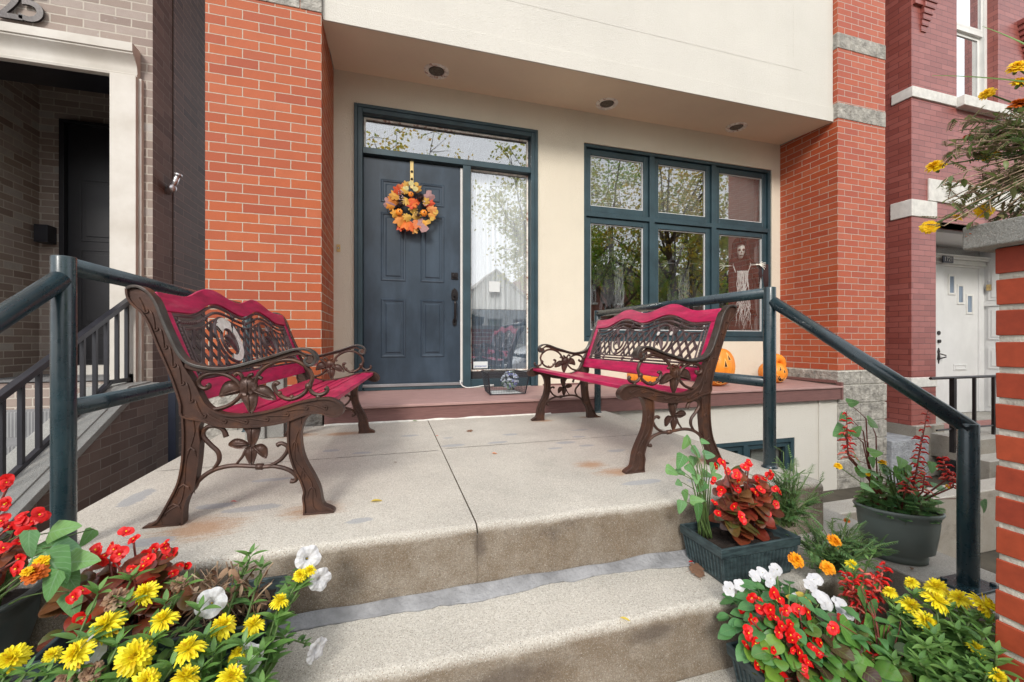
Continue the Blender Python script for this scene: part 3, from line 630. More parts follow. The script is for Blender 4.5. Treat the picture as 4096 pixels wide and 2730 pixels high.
# pipe stub on the side wall
q = at(655, 715, X=-1.83); mb = MB(); mb.tube([(q.x+.0, q.y+.05, q.z-.1), (q.x+.07, q.y+.02, q.z-.02), (q.x+.10, q.y, q.z+.04)], [.03, .022, .02], 10); mb.tube([(q.x+.1, q.y, q.z+.03), (q.x+.105, q.y, q.z+.05)], .028, 12)
mb.ball((q.x+.05, q.y+.02, q.z-.07), .035, 8, 6); tag(mb.build('pipe_stub', 'foil', smooth=True), 'small silver foil wrapped pipe stub on the dark side wall', 'pipe')
# stairs with carpet
SX0, SX1 = -4.4, -2.08
stairs = thing('neighbour_stairs', 'carpeted grey stairs between brick side walls of the grey house', 'stairs', (-2.8, 3, GZ))
mb = MB(); prof = []
mb.box((SX0, 4.18, -1.6), (SX1, 5.26, -.33))
for i in range(1, 8): mb.box((SX0, 4.18-.33*i, -1.6), (SX1, 4.18-.33*(i-1)-.001, -.33-.18*i))
mb.build('tread', 'carpet', stairs, bevel=.018, bseg=3)
mb = MB(); SL = .50
zc = lambda y: -.342-SL*(3.69-y)
mb.add([(-1.80, 3.99, GZ), (-1.80, 3.69, GZ), (-1.80, .9, GZ), (-1.80, 1.3, zc(1.3)-.05), (-1.80, 3.69, zc(3.69)-.05), (-1.80, 3.99, -.40)], [(0, 1, 2, 3, 4, 5)][::1])
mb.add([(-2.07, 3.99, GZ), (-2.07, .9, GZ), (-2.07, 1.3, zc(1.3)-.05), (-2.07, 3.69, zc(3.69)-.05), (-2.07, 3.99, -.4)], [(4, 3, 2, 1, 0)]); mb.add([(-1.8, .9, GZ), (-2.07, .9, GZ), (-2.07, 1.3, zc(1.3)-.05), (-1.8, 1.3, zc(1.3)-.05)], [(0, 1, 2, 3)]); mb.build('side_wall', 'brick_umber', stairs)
mb = MB()
for (xa, xb, dz, th) in ((-2.10, -1.775, 0, .05), (-2.085, -1.83, .012, .012)):
    mb.hexa([(xa, .8, zc(.8)-.05+dz), (xb, .8, zc(.8)-.05+dz), (xb, 3.69, zc(3.69)-.05+dz), (xa, 3.69, zc(3.69)-.05+dz), (xa, .8, zc(.8)+dz), (xb, .8, zc(.8)+dz), (xb, 3.69, zc(3.69)+dz), (xa, 3.69, zc(3.69)+dz)])
    mb.hexa([(xa, 3.691, zc(3.69)-.05+dz), (xb, 3.691, zc(3.69)-.05+dz), (xb, 3.99, -.38+dz), (xa, 3.99, -.38+dz), (xa, 3.691, zc(3.69)+dz), (xb, 3.691, zc(3.69)+dz), (xb, 3.985, -.33+dz), (xa, 3.985, -.33+dz)])
mb.build('stone_coping', 'cap_stone', stairs, bevel=.004)
hr = thing('black_handrail', 'black metal handrail with square balusters up the carpeted stairs', 'handrail', (-1.95, 3.2, -1))
mb = MB(); ze = lambda y: .342-.545*(3.95-y); zb_ = lambda y: -.366-.52*(3.54-y)
RX = -1.95
mb.hexa([(RX-.022, 1.4, ze(1.4)-.035), (RX+.022, 1.4, ze(1.4)-.035), (RX+.022, 3.96, ze(3.96)-.035), (RX-.022, 3.96, ze(3.96)-.035), (RX-.022, 1.4, ze(1.4)+.005), (RX+.022, 1.4, ze(1.4)+.005), (RX+.022, 3.96, ze(3.96)+.005), (RX-.022, 3.96, ze(3.96)+.005)]); mb.build('top_rail', 'black_metal', hr, bevel=.004)
mb = MB(); mb.hexa([(RX-.016, 1.4, zb_(1.4)-.03), (RX+.016, 1.4, zb_(1.4)-.03), (RX+.016, 3.70, zb_(3.7)-.03), (RX-.016, 3.70, zb_(3.7)-.03), (RX-.016, 1.4, zb_(1.4)), (RX+.016, 1.4, zb_(1.4)), (RX+.016, 3.70, zb_(3.7)), (RX-.016, 3.70, zb_(3.7))])
mb.box((RX-.016, 3.701, zb_(3.7)-.03), (RX+.016, 3.97, zb_(3.7))); mb.box((RX-.03, 3.93, zb_(3.7)-.05), (RX+.03, 3.99, zb_(3.7)+.03)); mb.build('bottom_rail', 'black_metal', hr, bevel=.003)
y = 3.90; i = 0
while y > 1.5:
    m1 = MB(); zz = zb_(min(y, 3.7)); m1.box((RX-.011, y-.011, zz-.005), (RX+.011, y+.011, ze(y)-.02)); m1.build('baluster', 'black_metal', hr); y -= .119; i += 1
# gate between houses
gt = thing('side_gate', 'dark navy metal gate in the gap between the two houses', 'gate', (-1.5, 3.85, GZ))
gz = at(690, 1470, Y=3.75).z
mb = MB(); gx = at(674, 1700, Y=3.75).x; mb.box((gx, 3.74, GZ), (gx+.05, 3.79, gz)); mb.box((-1.27, 3.74, GZ), (-1.225, 3.79, gz)); mb.box((gx+.05, 3.745, gz-.05), (-1.27, 3.785, gz-.002)); mb.box((gx+.05, 3.745, -1.5), (-1.27, 3.785, -1.45)); mb.build('gate_frame', 'navy_metal', gt, bevel=.003)
x = gx+.12
while x < -1.3:
    m1 = MB(); m1.box((x-.008, 3.757, -1.45), (x+.008, 3.773, gz-.05)); m1.build('bar', 'navy_metal', gt); x += .09
mb = MB(); mb.box((-1.83, 3.99, GZ), (-1.22, 4.04, 0.0)); 
# dark passage
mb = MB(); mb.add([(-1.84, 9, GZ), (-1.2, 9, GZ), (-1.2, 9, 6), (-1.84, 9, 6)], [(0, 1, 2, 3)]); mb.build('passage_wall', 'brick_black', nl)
# ---------------------------------------------------------------- right neighbour
nr = thing('wine_brick_house', 'painted wine red brick house with pale stone bands and a sash window', 'house', (8, 4, GZ))
NX, NY = 5.86, 3.35
bot = -.99
WU = (at(3827, 200, Y=NY).x, at(3992, 200, Y=NY).x, 2.97, 5.2)
DX = (6.285, 9.0, -1.08, 1.44)
mb = MB(); panel(mb, NX, 16, bot, 7, NY, NY+.28, [WU, DX]); mb.add([(NX, NY, bot), (NX, 9, bot), (NX, 9, 7), (NX, NY, 7)], [(3, 2, 1, 0)])
mb.build('wall', 'brick_wine', nr)
mb = MB(); b = mb.box
b((NX-.015, NY-.015, -.545), (6.29, NY+.2, -.43)); b((NX-.014, NY-.014, 1.465), (6.29, NY+.21, 1.665)); b((6.14, NY-.018, 1.668), (12, NY+.22, 1.935)); b((NX-.012, NY-.02, 2.86), (WU[0]-.03, NY+.2, 2.985)); b((WU[1]+.08, NY-.02, 2.86), (14, NY+.2, 2.985))
b((WU[0]-.028, NY-.09, 2.85), (WU[1]+.078, NY+.14, 2.978)); mb.build('stone_trim', 'white_stone', nr, bevel=.008)
mb = MB(); mb.box((DX[0], NY+.02, 1.44), (DX[1], NY+.2, 1.60)); mb.build('timber_lintel', 'room_wood', nr)
mb = MB(); mb.box((DX[0], NY+.22, 1.40), (DX[1], 4.1, 1.439)); mb.build('porch_soffit', 'white_worn', nr)
# corbel
mb = MB()
for i in range(8):
    zc_ = 3.66+i*.066*1.0; wd = .07+.022*i; cx_ = at(3686, 100, Y=NY).x
    mb.box((cx_-.02, NY-.012-.010*i, zc_), (cx_+wd, NY+.02, zc_+.062))
mb.box((NX+.0, NY-.05, 4.25), (WU[0]-.05, NY+.02, 4.4)); mb.box((NX+.02, NY-.03, 3.95), (NX+.16, NY+.02, 4.25))
mb.build('corbel', 'brick_wine', nr, bevel=.003); mb = MB()
for i in range(8):
    mb.box((WU[1]+.55-.022*i, NY-.012-.010*i, 3.66+i*.066), (WU[1]+.62, NY+.02, 3.722+i*.066))
mb.build('corbel', 'brick_wine', nr, bevel=.003)
# sash window
mb = MB(); yw = NY+.10; frame(mb, WU[0], WU[1], WU[2]+.01, 5.2, yw, NY+.27, .05, wb=.03); mr = at(3827, 100, Y=yw).z
mb.box((WU[0]+.05, yw+.02, mr-.03), (WU[1]-.05, yw+.07, mr+.03)); frame(mb, WU[0]+.05, WU[1]-.05, WU[2]+.04, mr-.03, yw+.05, yw+.08, .04); frame(mb, WU[0]+.05, WU[1]-.05, mr+.03, 5.15, yw+.02, yw+.05, .03); sw = mb.build('sash_window', 'white_paint', nr, bevel=.003)
mb = MB(); mb.box((WU[0]+.09, yw+.062, WU[2]+.08), (WU[1]-.09, yw+.066, mr-.07)); mb.build('pane', 'glass_sky', sw)
mb = MB(); mb.box((WU[0]+.08, yw+.034, mr+.06), (WU[1]-.08, yw+.038, 5.12)); mb.build('pane', 'glass_sky', sw)
mb = MB(); mb.box((WU[0], NY+.2, WU[2]), (WU[1], NY+.24, 5.2)); mb.build('window_shade', 'blind_slat', sw)
# white entrance door
EY = 4.10
mb = MB(); da, dbb = at(3766, 1300, Y=EY).x, at(3911, 1300, Y=EY).x; dt = at(3840, 1066+5, Y=EY).z; dbm = -1.08
mb.box((da, EY, dbm), (dbb, EY+.04, dt)); nd = mb.build('white_door', 'white_worn', nr, bevel=.003)
mb = MB()
for (u0, v0, v1) in ((3805, 1106, 1173), (3841, 1146, 1211), (3877, 1185, 1250)):
    p, q = at(u0-9, v0, Y=EY), at(u0+9, v1, Y=EY); frame(mb, p.x-.03, q.x+.03, q.z-.03, p.z+.03, EY-.012, EY, .03)
mb.build('light_trim', 'white_paint', nd, bevel=.002)
mb = MB()
for (u0, v0, v1) in ((3805, 1106, 1173), (3841, 1146, 1211), (3877, 1185, 1250)):
    p, q = at(u0-9, v0, Y=EY), at(u0+9, v1, Y=EY); mb.box((p.x, EY-.003, q.z), (q.x, EY-.001, p.z))
mb.build('door_light', 'shade_cloth', nd)
p, q = at(3813, 1458, Y=EY), at(3866, 1482, Y=EY); mb = MB(); mb.box((p.x, EY-.008, q.z), (q.x, EY, p.z)); frame(mb, p.x+.03, q.x-.03, q.z+.015, p.z-.01, EY-.016, EY-.008, .01); mb.build('mail_slot', 'white_worn', nd, bevel=.002)
mb = MB(); hx = at(3751, 1430, Y=EY-.04).x; mb.box((DX[0]-.01, EY-.045, dbm), (da-.03, EY+.02, dt)); mb.build('door_casing', 'white_worn', nr)
mb = MB(); mb.box((da-.03, EY-.01, dbm), (da, EY+.03, dt)); mb.build('door_gap', 'dark_gap', nr)
mb = MB()
mb.tube([(hx, EY-.046, at(3750, 1333, Y=EY).z), (hx, EY-.06, at(3750, 1333, Y=EY).z)], .03, 12); mb.tube([(hx, EY-.046, at(3750, 1366, Y=EY).z), (hx, EY-.07, at(3750, 1366, Y=EY).z)], .025, 12)
z1_, z2_ = at(3750, 1392, Y=EY).z, at(3750, 1455, Y=EY).z
mb.prism([(hx-.025, z1_-.05), (hx, z1_), (hx+.025, z1_-.05), (hx+.015, (z1_+z2_)/2+.03), (hx+.03, (z1_+z2_)/2-.05), (hx+.012, z2_+.05), (hx, z2_), (hx-.012, z2_+.05), (hx-.03, (z1_+z2_)/2-.05), (hx-.015, (z1_+z2_)/2+.03)], lambda p, q, d: (p, EY-.046+d, q), -.01, 0)
mb.tube([(hx, EY-.05, z1_-.08), (hx+.05, EY-.11, z1_-.11), (hx+.05, EY-.11, z2_+.1), (hx, EY-.05, z2_+.07)], .009, 8); mb.build('handle', 'oil_bronze', nd)
# cornice over the door and panelled right reveal
mb = MB(); zt = dt+.0
for i, (dy, za, zb) in enumerate(((.02, 0, .03), (.05, .03, .055), (.035, .055, .10), (.07, .10, .135), (.09, .135, .16))): mb.box((DX[0]-.02, EY-dy, zt+za+.001), (dbb+.25-.0, EY+.04, zt+zb))
cor = mb.build('door_cornice', 'white_paint', nr, bevel=.002)
np_ = at(3793, 1046, Y=EY-.10); mb = MB(); mb.box((np_.x-.11, EY-.102, zt+.03), (np_.x+.11, EY-.088, zt+.125)); pl = mb.build('number_plate', 'navy_metal', cor)
text('1721', .095, Matrix.Translation((np_.x, EY-.1045, zt+.078)) @ WALLROT, 'white_stone', pl, 'lettering', ext=.001)
mb = MB(); mb.box((DX[0], EY-.02, zt+.165), (9, EY, 1.45)); mb.build('fanlight', 'glass_dim', nr); mb = MB(); mb.box((DX[0], EY+.05, zt+.16), (9, EY+.1, 1.5)); mb.build('fanlight_backing', 'room_pale', nr)
rx = dbb+.12
mb = MB(); mb.box((dbb, EY-.02, dbm), (rx, EY+.04, dt)); mb.box((rx+.01, NY+.25, dbm), (rx+.08, EY+.04, 1.44)); mb.box((rx+.08, NY+.2, dbm), (9.1, NY+.35, 1.44))
for (za, zb) in ((.62, 1.2), (.02, .52), (-.42, -.1), (-1.0, -.52)):
    mb.box((rx-.004, NY+.33, za), (rx+.01, EY-.06, zb)); mb.box((rx-.012, NY+.37, za+.04), (rx-.004, EY-.1, zb-.04))
mb.box((rx-.02, NY+.28, .53), (rx+.01, EY-.02, .60)); mb.build('panelled_reveal', 'white_worn', nr, bevel=.004)
mb = MB(); q = at(3957, 1150, X=rx-.02)
mb.box((q.x-.03, q.y-.02, q.z-.05), (q.x+.01, q.y+.02, q.z+.04), 0); mb.tube([(q.x-.015, q.y, q.z+.03), (q.x-.015, q.y, q.z+.09)], .012, 8, mi=1); mb.build('padlock', ['brass', 'threshold'], nr)
# foundation, slab and thin handrail
mb = MB(); mb.box((NX+.25, NY-.42, -1.35), (12, 4.2, -1.085)); mb.box((NX+.1, NY-.62, GZ-.3), (12, NY-.40, -1.25)); mb.box((NX+.0, NY-.05, GZ), (6.35, NY+.3, -.992)); mb.build('entrance_slab', 'slab_grey', nr, bevel=.01)
mb = MB(); mb.box((5.37, NY-.1, GZ), (NX+.12, NY+.5, -1.12)); mb.build('foundation', 'rough_render', nr, bevel=.01)
tr_ = thing('thin_handrail', 'thin rusty iron handrail at the wine brick house entrance', 'handrail', (7, 3.1, -1.1))
hy = NY-.30; pa, pb = at(3722, 1515, Y=hy), at(4000, 1549, Y=hy)
zr = pa.z
mb = MB(); mb.tube([(pa.x, hy, zr), (12, hy, zr)], .016, 8); mb.build('top_rail', 'oil_bronze', tr_)
zl = at(3722+30, 1722, Y=hy).z; mb = MB(); mb.tube([(pa.x+.1, hy, zl), (12, hy, zl)], .010, 8); mb.build('bottom_rail', 'oil_bronze', tr_)
for u, r in ((3812, .022), (3897, .013), (3974, .013), (4040, .02), (4090, .013)):
    p = at(u, 1600, Y=hy); m1 = MB(); m1.box((p.x-r, hy-r, -1.24), (p.x+r, hy+r, zr)); m1.build('baluster', 'oil_bronze', tr_)
# cracked retaining wall between the lots
mb = MB(); mb.box((2.4, 2.0, GZ), (9.5, 2.18, -1.13)); tag(mb.build('retaining_wall', 'slab_grey', bevel=.012), 'cracked grey concrete retaining wall behind the oval pot', 'wall')
# ---------------------------------------------------------------- painted pipe railings
def railing(label, top, mid, posts, down, low, plate):
    t = thing('pipe_railing', label, 'railing', (posts[0][0], posts[0][1], -.61), 'dark teal pipe railings along both sides of the stoop')
    r = .0275
    for (x, y, zb, zt) in posts:
        m = MB(); m.tube([(x, y, zb), (x, y, zt)], r, 24); m.build('post', 'rail_teal', t, smooth=True, bevel=.003, ang=60)
    m = MB(); m.tube(top, .0262, 22); m.build('top_rail', 'rail_teal', t, smooth=True)
    m = MB(); m.tube(mid, .0262, 22); m.build('middle_rail', 'rail_teal', t, smooth=True)
    m = MB(); m.tube(down, .0262, 22); m.build('stair_rail', 'rail_teal', t, smooth=True)
    m = MB(); x, y, z0, z1 = low; m.tube([(x, y, z0), (x, y, z1)], r, 24); p = m.build('post', 'rail_teal', t, smooth=True, bevel=.003, ang=60)
    m = MB(); m.box((x-.075, y-.05, z0), (x+.075, y+.05, z0+.009))
    for sx in (-1, 1):
        for sy in (-1, 1): m.tube([(x+sx*.058, y+sy*.034, z0+.009), (x+sx*.058, y+sy*.034, z0+.018)], .009, 6)
    m.build('base_plate', 'rail_teal', p, bevel=.002)
    m = MB()
    for (x, y, zb, zt) in posts: m.lathe([(.034, 0), (.036, .004), (.029, .010), (.0277, .016)], (x, y, zb), 24)
    m.build('weld_collar', 'rail_teal', p, smooth=True)
railing('dark teal pipe railing beside the bench with the broken white medallion', [(-.914, 1.527, .222), (-.93, 3.20, .222)], [(-.916, 1.55, -.20), (-.93, 3.20, -.20)],
        [(-.914, 1.527, -.612, .246), (-.93, 3.20, -.612, .246)], [(-.914, 1.515, .178), (-1.02, .907, -.30)], (-1.02, .907, -.822, -.27), None)
railing('dark teal pipe railing behind the bench near the big window', [(1.76, 1.576, .234), (1.70, 3.20, .234)], [(1.76, 1.59, -.20), (1.70, 3.20, -.20)],
        [(1.76, 1.576, -.612, .26), (1.70, 3.20, -.612, .26)], [(1.763, 1.56, .188), (1.863, .897, -.296)], (1.863, .907, -.822, -.275), None)
# ---------------------------------------------------------------- cast iron benches
m, nt = newmat('cast_iron'); k = NT(nt); v = k.coord()
n1 = k.noise(v, 9, 6, .65); n2 = k.noise(v, 60, 4)
col = k.ramp(n1.outputs[0], [(.3, (.040, .022, .017)), (.52, (.072, .036, .026)), (.68, (.125, .052, .026)), (.8, (.075, .055, .042))])
g = k.n('ShaderNodeNewGeometry'); s_ = k.n('ShaderNodeSeparateXYZ'); k.l(g.outputs['Normal'], s_.inputs[0])
k.out(col, .42, k.bump(n2.outputs[0], .3, .003), .25, .5)
m, nt = newmat('iron_grey'); k = NT(nt); v = k.coord(); n1 = k.noise(v, 12, 6, .65); n2 = k.noise(v, 80, 4)
k.out(k.ramp(n1.outputs[0], [(.32, (.05, .028, .020)), (.6, (.095, .088, .082)), (.75, (.13, .12, .11))]), .33, k.bump(n2.outputs[0], .25, .002), .45, .5)
plain('iron_dark', (.092, .062, .062), .36, .45, 12, .3, 90, .002, metal=.3)
plain('bench_red', (.42, .006, .072), .38, .28, 7, .35, 22, .002, spec=.5, stretch=(5, 1, 5), coat=.08)
m = M['bench_red']; k = NT(m.node_tree); bs = [n for n in m.node_tree.nodes if n.type == 'BSDF_PRINCIPLED'][0]
nn = k.noise(k.coord('Object', (4, .8, 4)), 6, 6, .7); old = bs.inputs['Base Color'].links[0].from_socket
k.l(k.mix(k.ramp(nn.outputs[0], [(.56, 0), (.70, .4)]), old, (.58, .13, .19)), bs.inputs['Base Color'])
plain('worn_cream', (.62, .60, .53), .6, .2, 20, .3, 50, .002, c2=(.74, .73, .68))
OUT = [(-.11, .779), (-.107, .751), (-.091, .725), (-.068, .702), (-.048, .665), (-.027, .605), (-.004, .544), (.017, .486), (.033, .432), (.041, .398), (.046, .36)]
REAR_L = [(.046, .36), (.0485, .296), (.046, .216), (.034, .144), (.012, .092), (-.02, .03), (-.035, .014), (-.062, .002), (-.066, 0)]
REAR_R = [(.04, 0), (.046, .006), (.048, .056), (.06, .094), (.077, .118), (.084, .156), (.091, .214), (.095, .274), (.092, .30), (.092, .325), (.102, .345)]
SB = [(.102, .345), (.128, .333), (.169, .321), (.221, .317), (.281, .318), (.336, .325), (.368, .333), (.404, .347), (.444, .356), (.472, .355)]
NOSE = [(.494, .346), (.517, .341), (.536, .347), (.545, .363), (.538, .382), (.517, .398), (.491, .406), (.460, .405)]
SEAT = [(.460, .405), (.403, .395), (.342, .376), (.281, .362), (.221, .356), (.177, .359), (.14, .373), (.114, .395), (.099, .422), (.085, .455), (.066, .493), (.049, .522)]
RIM = [(-.11, .779), (-.093, .786), (-.071, .783), (-.046, .763), (-.027, .729), (-.007, .671), (.017, .61), (.034, .572), (.054, .544), (.077, .530), (.106, .522), (.154, .516), (.203, .523), (.265, .541), (.316, .556), (.354, .570), (.392, .581), (.427, .579), (.448, .565), (.455, .547), (.449, .530), (.436, .524), (.423, .532), (.421, .545), (.430, .551)]
FL = [(.368, .333), (.366, .282), (.37, .221), (.386, .164), (.404, .126), (.417, .084), (.414, .061), (.418, .027), (.417, 0)]
FR = [(.513, 0), (.512, .008), (.498, .017), (.477, .033), (.466, .088), (.446, .136), (.421, .185), (.408, .23), (.404, .28), (.411, .315), (.425, .343), (.444, .356)]
def sp(p, n=4): return [(q.x, q.y) for q in smooth_path([(a, b, 0) for a, b in p], n)]
def s_leaf(mb, pts, fn, th, mid):
    """cast leaf: outline with a raised belly on both faces, and a midrib"""
    P = [(q.x, q.y) for q in smooth_path([(a, b, 0) for a, b in pts], 3, True)]; n = len(P); cx = sum(p[0] for p in P)/n; cy = sum(p[1] for p in P)/n
    vs = []; 
    for sgn in (-1, 1):
        vs += [fn(a, b, sgn*th*.35) for a, b in P]+[fn(cx+(a-cx)*.55, cy+(b-cy)*.55, sgn*th*(1.1 if j % 2 else .8)) for j, (a, b) in enumerate(P)]+[fn(cx, cy, sgn*th)]
    q = 2*n+1; fs = []
    for o, fl in ((0, 1), (q, 0)):
        for j in range(n):
            k_ = (j+1) % n; f1 = (o+j, o+k_, o+n+k_, o+n+j); f2 = (o+n+j, o+n+k_, o+2*n); fs += [f1[::-1], f2[::-1]] if fl else [f1, f2]
    fs += [(j, q+j, q+(j+1) % n, (j+1) % n) for j in range(n)]
    mb.add(vs, fs)
    (a, b), (c, d) = mid
    for sgn in (-1, 1): mb.tube([fn(a+(c-a)*t, b+(d-b)*t, sgn*th*(.7+.5*math.sin(math.pi*t))) for t in (0, .25, .5, .75, 1)], [.0035, .003, .003, .002, .001], 5)
def scrolls(mb, pts, fn, d, n, size, side=1):
    """running wave relief: a stem that ends in a small curl, repeated along a line"""
    P = [Vector((a, b)) for a, b in sp(pts, 8)]; L = [0]
    for a, b in zip(P, P[1:]): L.append(L[-1]+(b-a).length)
    def pos(t):
        t = max(0, min(L[-1]-1e-6, t))
        for i in range(len(P)-1):
            if L[i+1] >= t:
                f = (t-L[i])/(L[i+1]-L[i]+1e-9); return P[i].lerp(P[i+1], f), (P[i+1]-P[i]).normalized()
    st = L[-1]/n
    for i in range(n):
        out = []
        for j in range(7):
            t = (i-.25+j/6*1.0)*st; p, tg = pos(t); nn = Vector((-tg.y, tg.x))*side; out.append(p+nn*size*(-.75+1.25*(j/6)**1.6))
        p, tg = pos((i+.72)*st); nn = Vector((-tg.y, tg.x))*side
        for j in range(1, 9):
            a = 1.57-j*.62; rr = size*.52*(1-j/11); out.append(p+tg*rr*math.cos(a)+nn*(rr*math.sin(a)))
        mb.tube([fn(q.x, q.y, d) for q in out], [.0012]+[.0034]*(len(out)-3)+[.003, .0022], 6)
def tb(mb, pts, fn, r, n=5, e=0): 
    P = [fn(a, b, 0) for a, b in sp(pts, n)]; k_ = len(P)
    mb.tube(P, [r*(.75+.25*min(1, i/6))*(1 if i < k_-4 else 1.15) for i in range(k_)], 10, flat=1.0)
    for sgn in (-1, 1): mb.tube([fn(a, b, sgn*r*.8) for a, b in sp(pts, n)], r*.38, 6)
    return P
def make_bench():
    root = thing('garden_bench', 'x', 'bench', (0, 0, 0), 'cast iron garden benches with magenta slats on the stoop')
    HL = .655
    for sy in (-1, 1):
        fn = lambda p, q, d, sy=sy: (p, sy*HL+d, max(q, .0005))
        body = OUT+SB+NOSE[:]+SEAT[1:]+[(.034, .562), (.014, .605), (-.010, .666), (-.03, .724), (-.05, .757), (-.073, .777), (-.093, .781)]
        m = MB(); m.prism(body, fn, -.011, .011)
        m.ribbon(sp(OUT+SB+NOSE+SEAT, 3), fn, .019, .0032, closed=False); 
        for sg in (-1, 1):
            scrolls(m, [(-.085, .745), (-.052, .70), (-.02, .63), (.01, .56), (.04, .485), (.066, .43), (.085, .385), (.13, .348), (.2, .336), (.28, .338), (.36, .355), (.43, .377), (.505, .372)], fn, sg*.012, 13, .0135, -1)
        fr = m.build('side_frame', 'cast_iron', root, smooth=False, bevel=.002, bseg=1)
        for nm, lft, rgt in (('leg', REAR_L, REAR_R), ('leg', FL, FR)):
            m = MB(); poly = lft+rgt; m.prism(poly, fn, -.0095, .0095)
            m.ribbon(sp(lft, 3), fn, .017, .003); m.ribbon(sp(rgt, 3), fn, .017, .003)
            fx = lft[-1][0], rgt[0][0]; m.box((fx[0]+.002, sy*HL-.017, 0), (fx[1]-.002, sy*HL+.017, .006))
            for sg in (-1, 1):
                for t in (.3, .5, .72):
                    i = int(t*(len(lft)-1)); j = len(rgt)-1-int(t*(len(rgt)-1)); a, b = lft[i], rgt[j]; mx, mz = (a[0]+b[0])/2, (a[1]+b[1])/2; w_ = abs(b[0]-a[0])*.33
                    m.tube([fn(mx-w_, mz-.03, sg*.0105), fn(mx-w_*.6, mz, sg*.0105), fn(mx, mz+.010, sg*.0105), fn(mx+w_*.6, mz, sg*.0105), fn(mx+w_, mz-.03, sg*.0105)], [.001, .003, .0035, .003, .001], 5)
                cc = [((lft[min(len(lft)-1, int(i/8*(len(lft)-1)))][0]+rgt[len(rgt)-1-min(len(rgt)-1, int(i/8*(len(rgt)-1)))][0])/2+.010*math.sin(i*1.6), (lft[min(len(lft)-1, int(i/8*(len(lft)-1)))][1]+rgt[len(rgt)-1-min(len(rgt)-1, int(i/8*(len(rgt)-1)))][1])/2) for i in range(9)]
                m.tube([fn(a, b, sg*.010) for a, b in sp(cc, 3)], .0026, 5)
            m.build(nm, 'cast_iron', root, bevel=.0015, bseg=1)
        m = MB(); m.ribbon(sp(RIM, 4), fn, .0215, .0048); arm = m.build('armrest', 'iron_grey', root, bevel=.003)
        m = MB(); low = [(.049, .52), (.08, .508), (.167, .500), (.241, .519), (.316, .534), (.367, .555), (.40, .561), (.42, .549)]; hi = [(.425, .556), (.392, .576), (.354, .565), (.316, .551), (.265, .536), (.203, .518), (.154, .511), (.106, .517), (.077, .525), (.05, .54)]
        m.prism(low+hi, fn, -.010, .010); m.tube([fn(.437, .543, -.019), fn(.437, .543, .019)], .014, 14); m.build('arm_web', 'cast_iron', arm, bevel=.002, bseg=1)
        m = MB()
        tb(m, [(.258, .45), (.263, .48), (.278, .507), (.306, .529), (.341, .542), (.379, .542), (.408, .529), (.431, .507), (.441, .482), (.438, .465), (.429, .448)], fn, .0075)
        tb(m, [(.429, .452), (.418, .429), (.392, .411), (.361, .406), (.336, .42), (.321, .44), (.317, .456), (.325, .464), (.332, .457)], fn, .0075)
        tb(m, [(.429, .452), (.439, .428), (.46, .418), (.482, .423), (.491, .436), (.484, .444)], fn, .0075); m.tube([fn(.46, .418, 0), fn(.462, .403, 0)], .009, 8)
        m.ball(fn(.429, .450, 0), .013, 10, 6); m.ball(fn(.335, .427, 0), .009, 8, 6); m.ball(fn(.375, .412, 0), .009, 8, 6)
        tb(m, [(.214, .452), (.205, .468), (.178, .490), (.142, .501), (.106, .494), (.088, .476), (.090, .458), (.106, .449), (.119, .456), (.113, .463)], fn, .0075)
        tb(m, [(.118, .380), (.148, .380), (.18, .391), (.205, .412), (.22, .432)], fn, .007)
        s_leaf(m, [(.258, .449), (.280, .458), (.306, .445), (.325, .405), (.283, .411), (.263, .430)], fn, .010, ((.25, .44), (.318, .410)))
        s_leaf(m, [(.214, .428), (.262, .431), (.266, .402), (.258, .375), (.245, .358), (.229, .387)], fn, .010, ((.238, .435), (.246, .362)))
        s_leaf(m, [(.211, .432), (.206, .460), (.184, .476), (.160, .461), (.150, .420), (.182, .425)], fn, .010, ((.214, .442), (.154, .425)))
        s_leaf(m, [(.216, .428), (.210, .458), (.218, .484), (.242, .486), (.262, .470), (.264, .446), (.240, .423)], fn, .016, ((.238, .427), (.238, .482)))
        tb(m, [(.220, .476), (.216, .492), (.204, .500), (.195, .492)], fn, .007); tb(m, [(.25, .478), (.266, .486), (.280, .478)], fn, .006); tb(m, [(.236, .478), (.240, .490), (.252, .494)], fn, .006)
        m.build('scrollwork', 'cast_iron', arm, smooth=True)
        m = MB()
        tb(m, [(.065, .10), (.088, .140), (.117, .165), (.148, .178), (.192, .184), (.251, .178), (.278, .174), (.317, .174), (.354, .163), (.378, .148), (.390, .131), (.384, .118), (.370, .119)], fn, .0075)
        tb(m, [(.131, .175), (.148, .204), (.145, .233), (.122, .26), (.102, .287), (.102, .306), (.117, .321), (.143, .320), (.162, .306), (.170, .283)], fn, .0075)
        tb(m, [(.302, .175), (.336, .193), (.357, .219), (.361, .239), (.342, .252), (.327, .246)], fn, .007); tb(m, [(.198, .186), (.219, .213), (.232, .24)], fn, .005)
        m.tube([fn(.262, .176, 0), fn(.283, .174, 0)], .011, 10)
        s_leaf(m, [(.222, .317), (.272, .316), (.270, .280), (.260, .255), (.248, .240), (.236, .268), (.233, .295)], fn, .012, ((.248, .316), (.248, .245)))
        s_leaf(m, [(.238, .249), (.212, .239), (.177, .254), (.189, .273), (.210, .275), (.234, .262)], fn, .008, ((.24, .256), (.181, .256)))
        s_leaf(m, [(.258, .25), (.281, .253), (.297, .235), (.294, .203), (.276, .212), (.260, .232)], fn, .008, ((.256, .244), (.292, .208)))
        s_leaf(m, [(.234, .247), (.262, .247), (.264, .220), (.248, .180), (.226, .222)], fn, .009, ((.248, .246), (.248, .186)))
        m.build('leg_ornament', 'cast_iron', root, smooth=True)
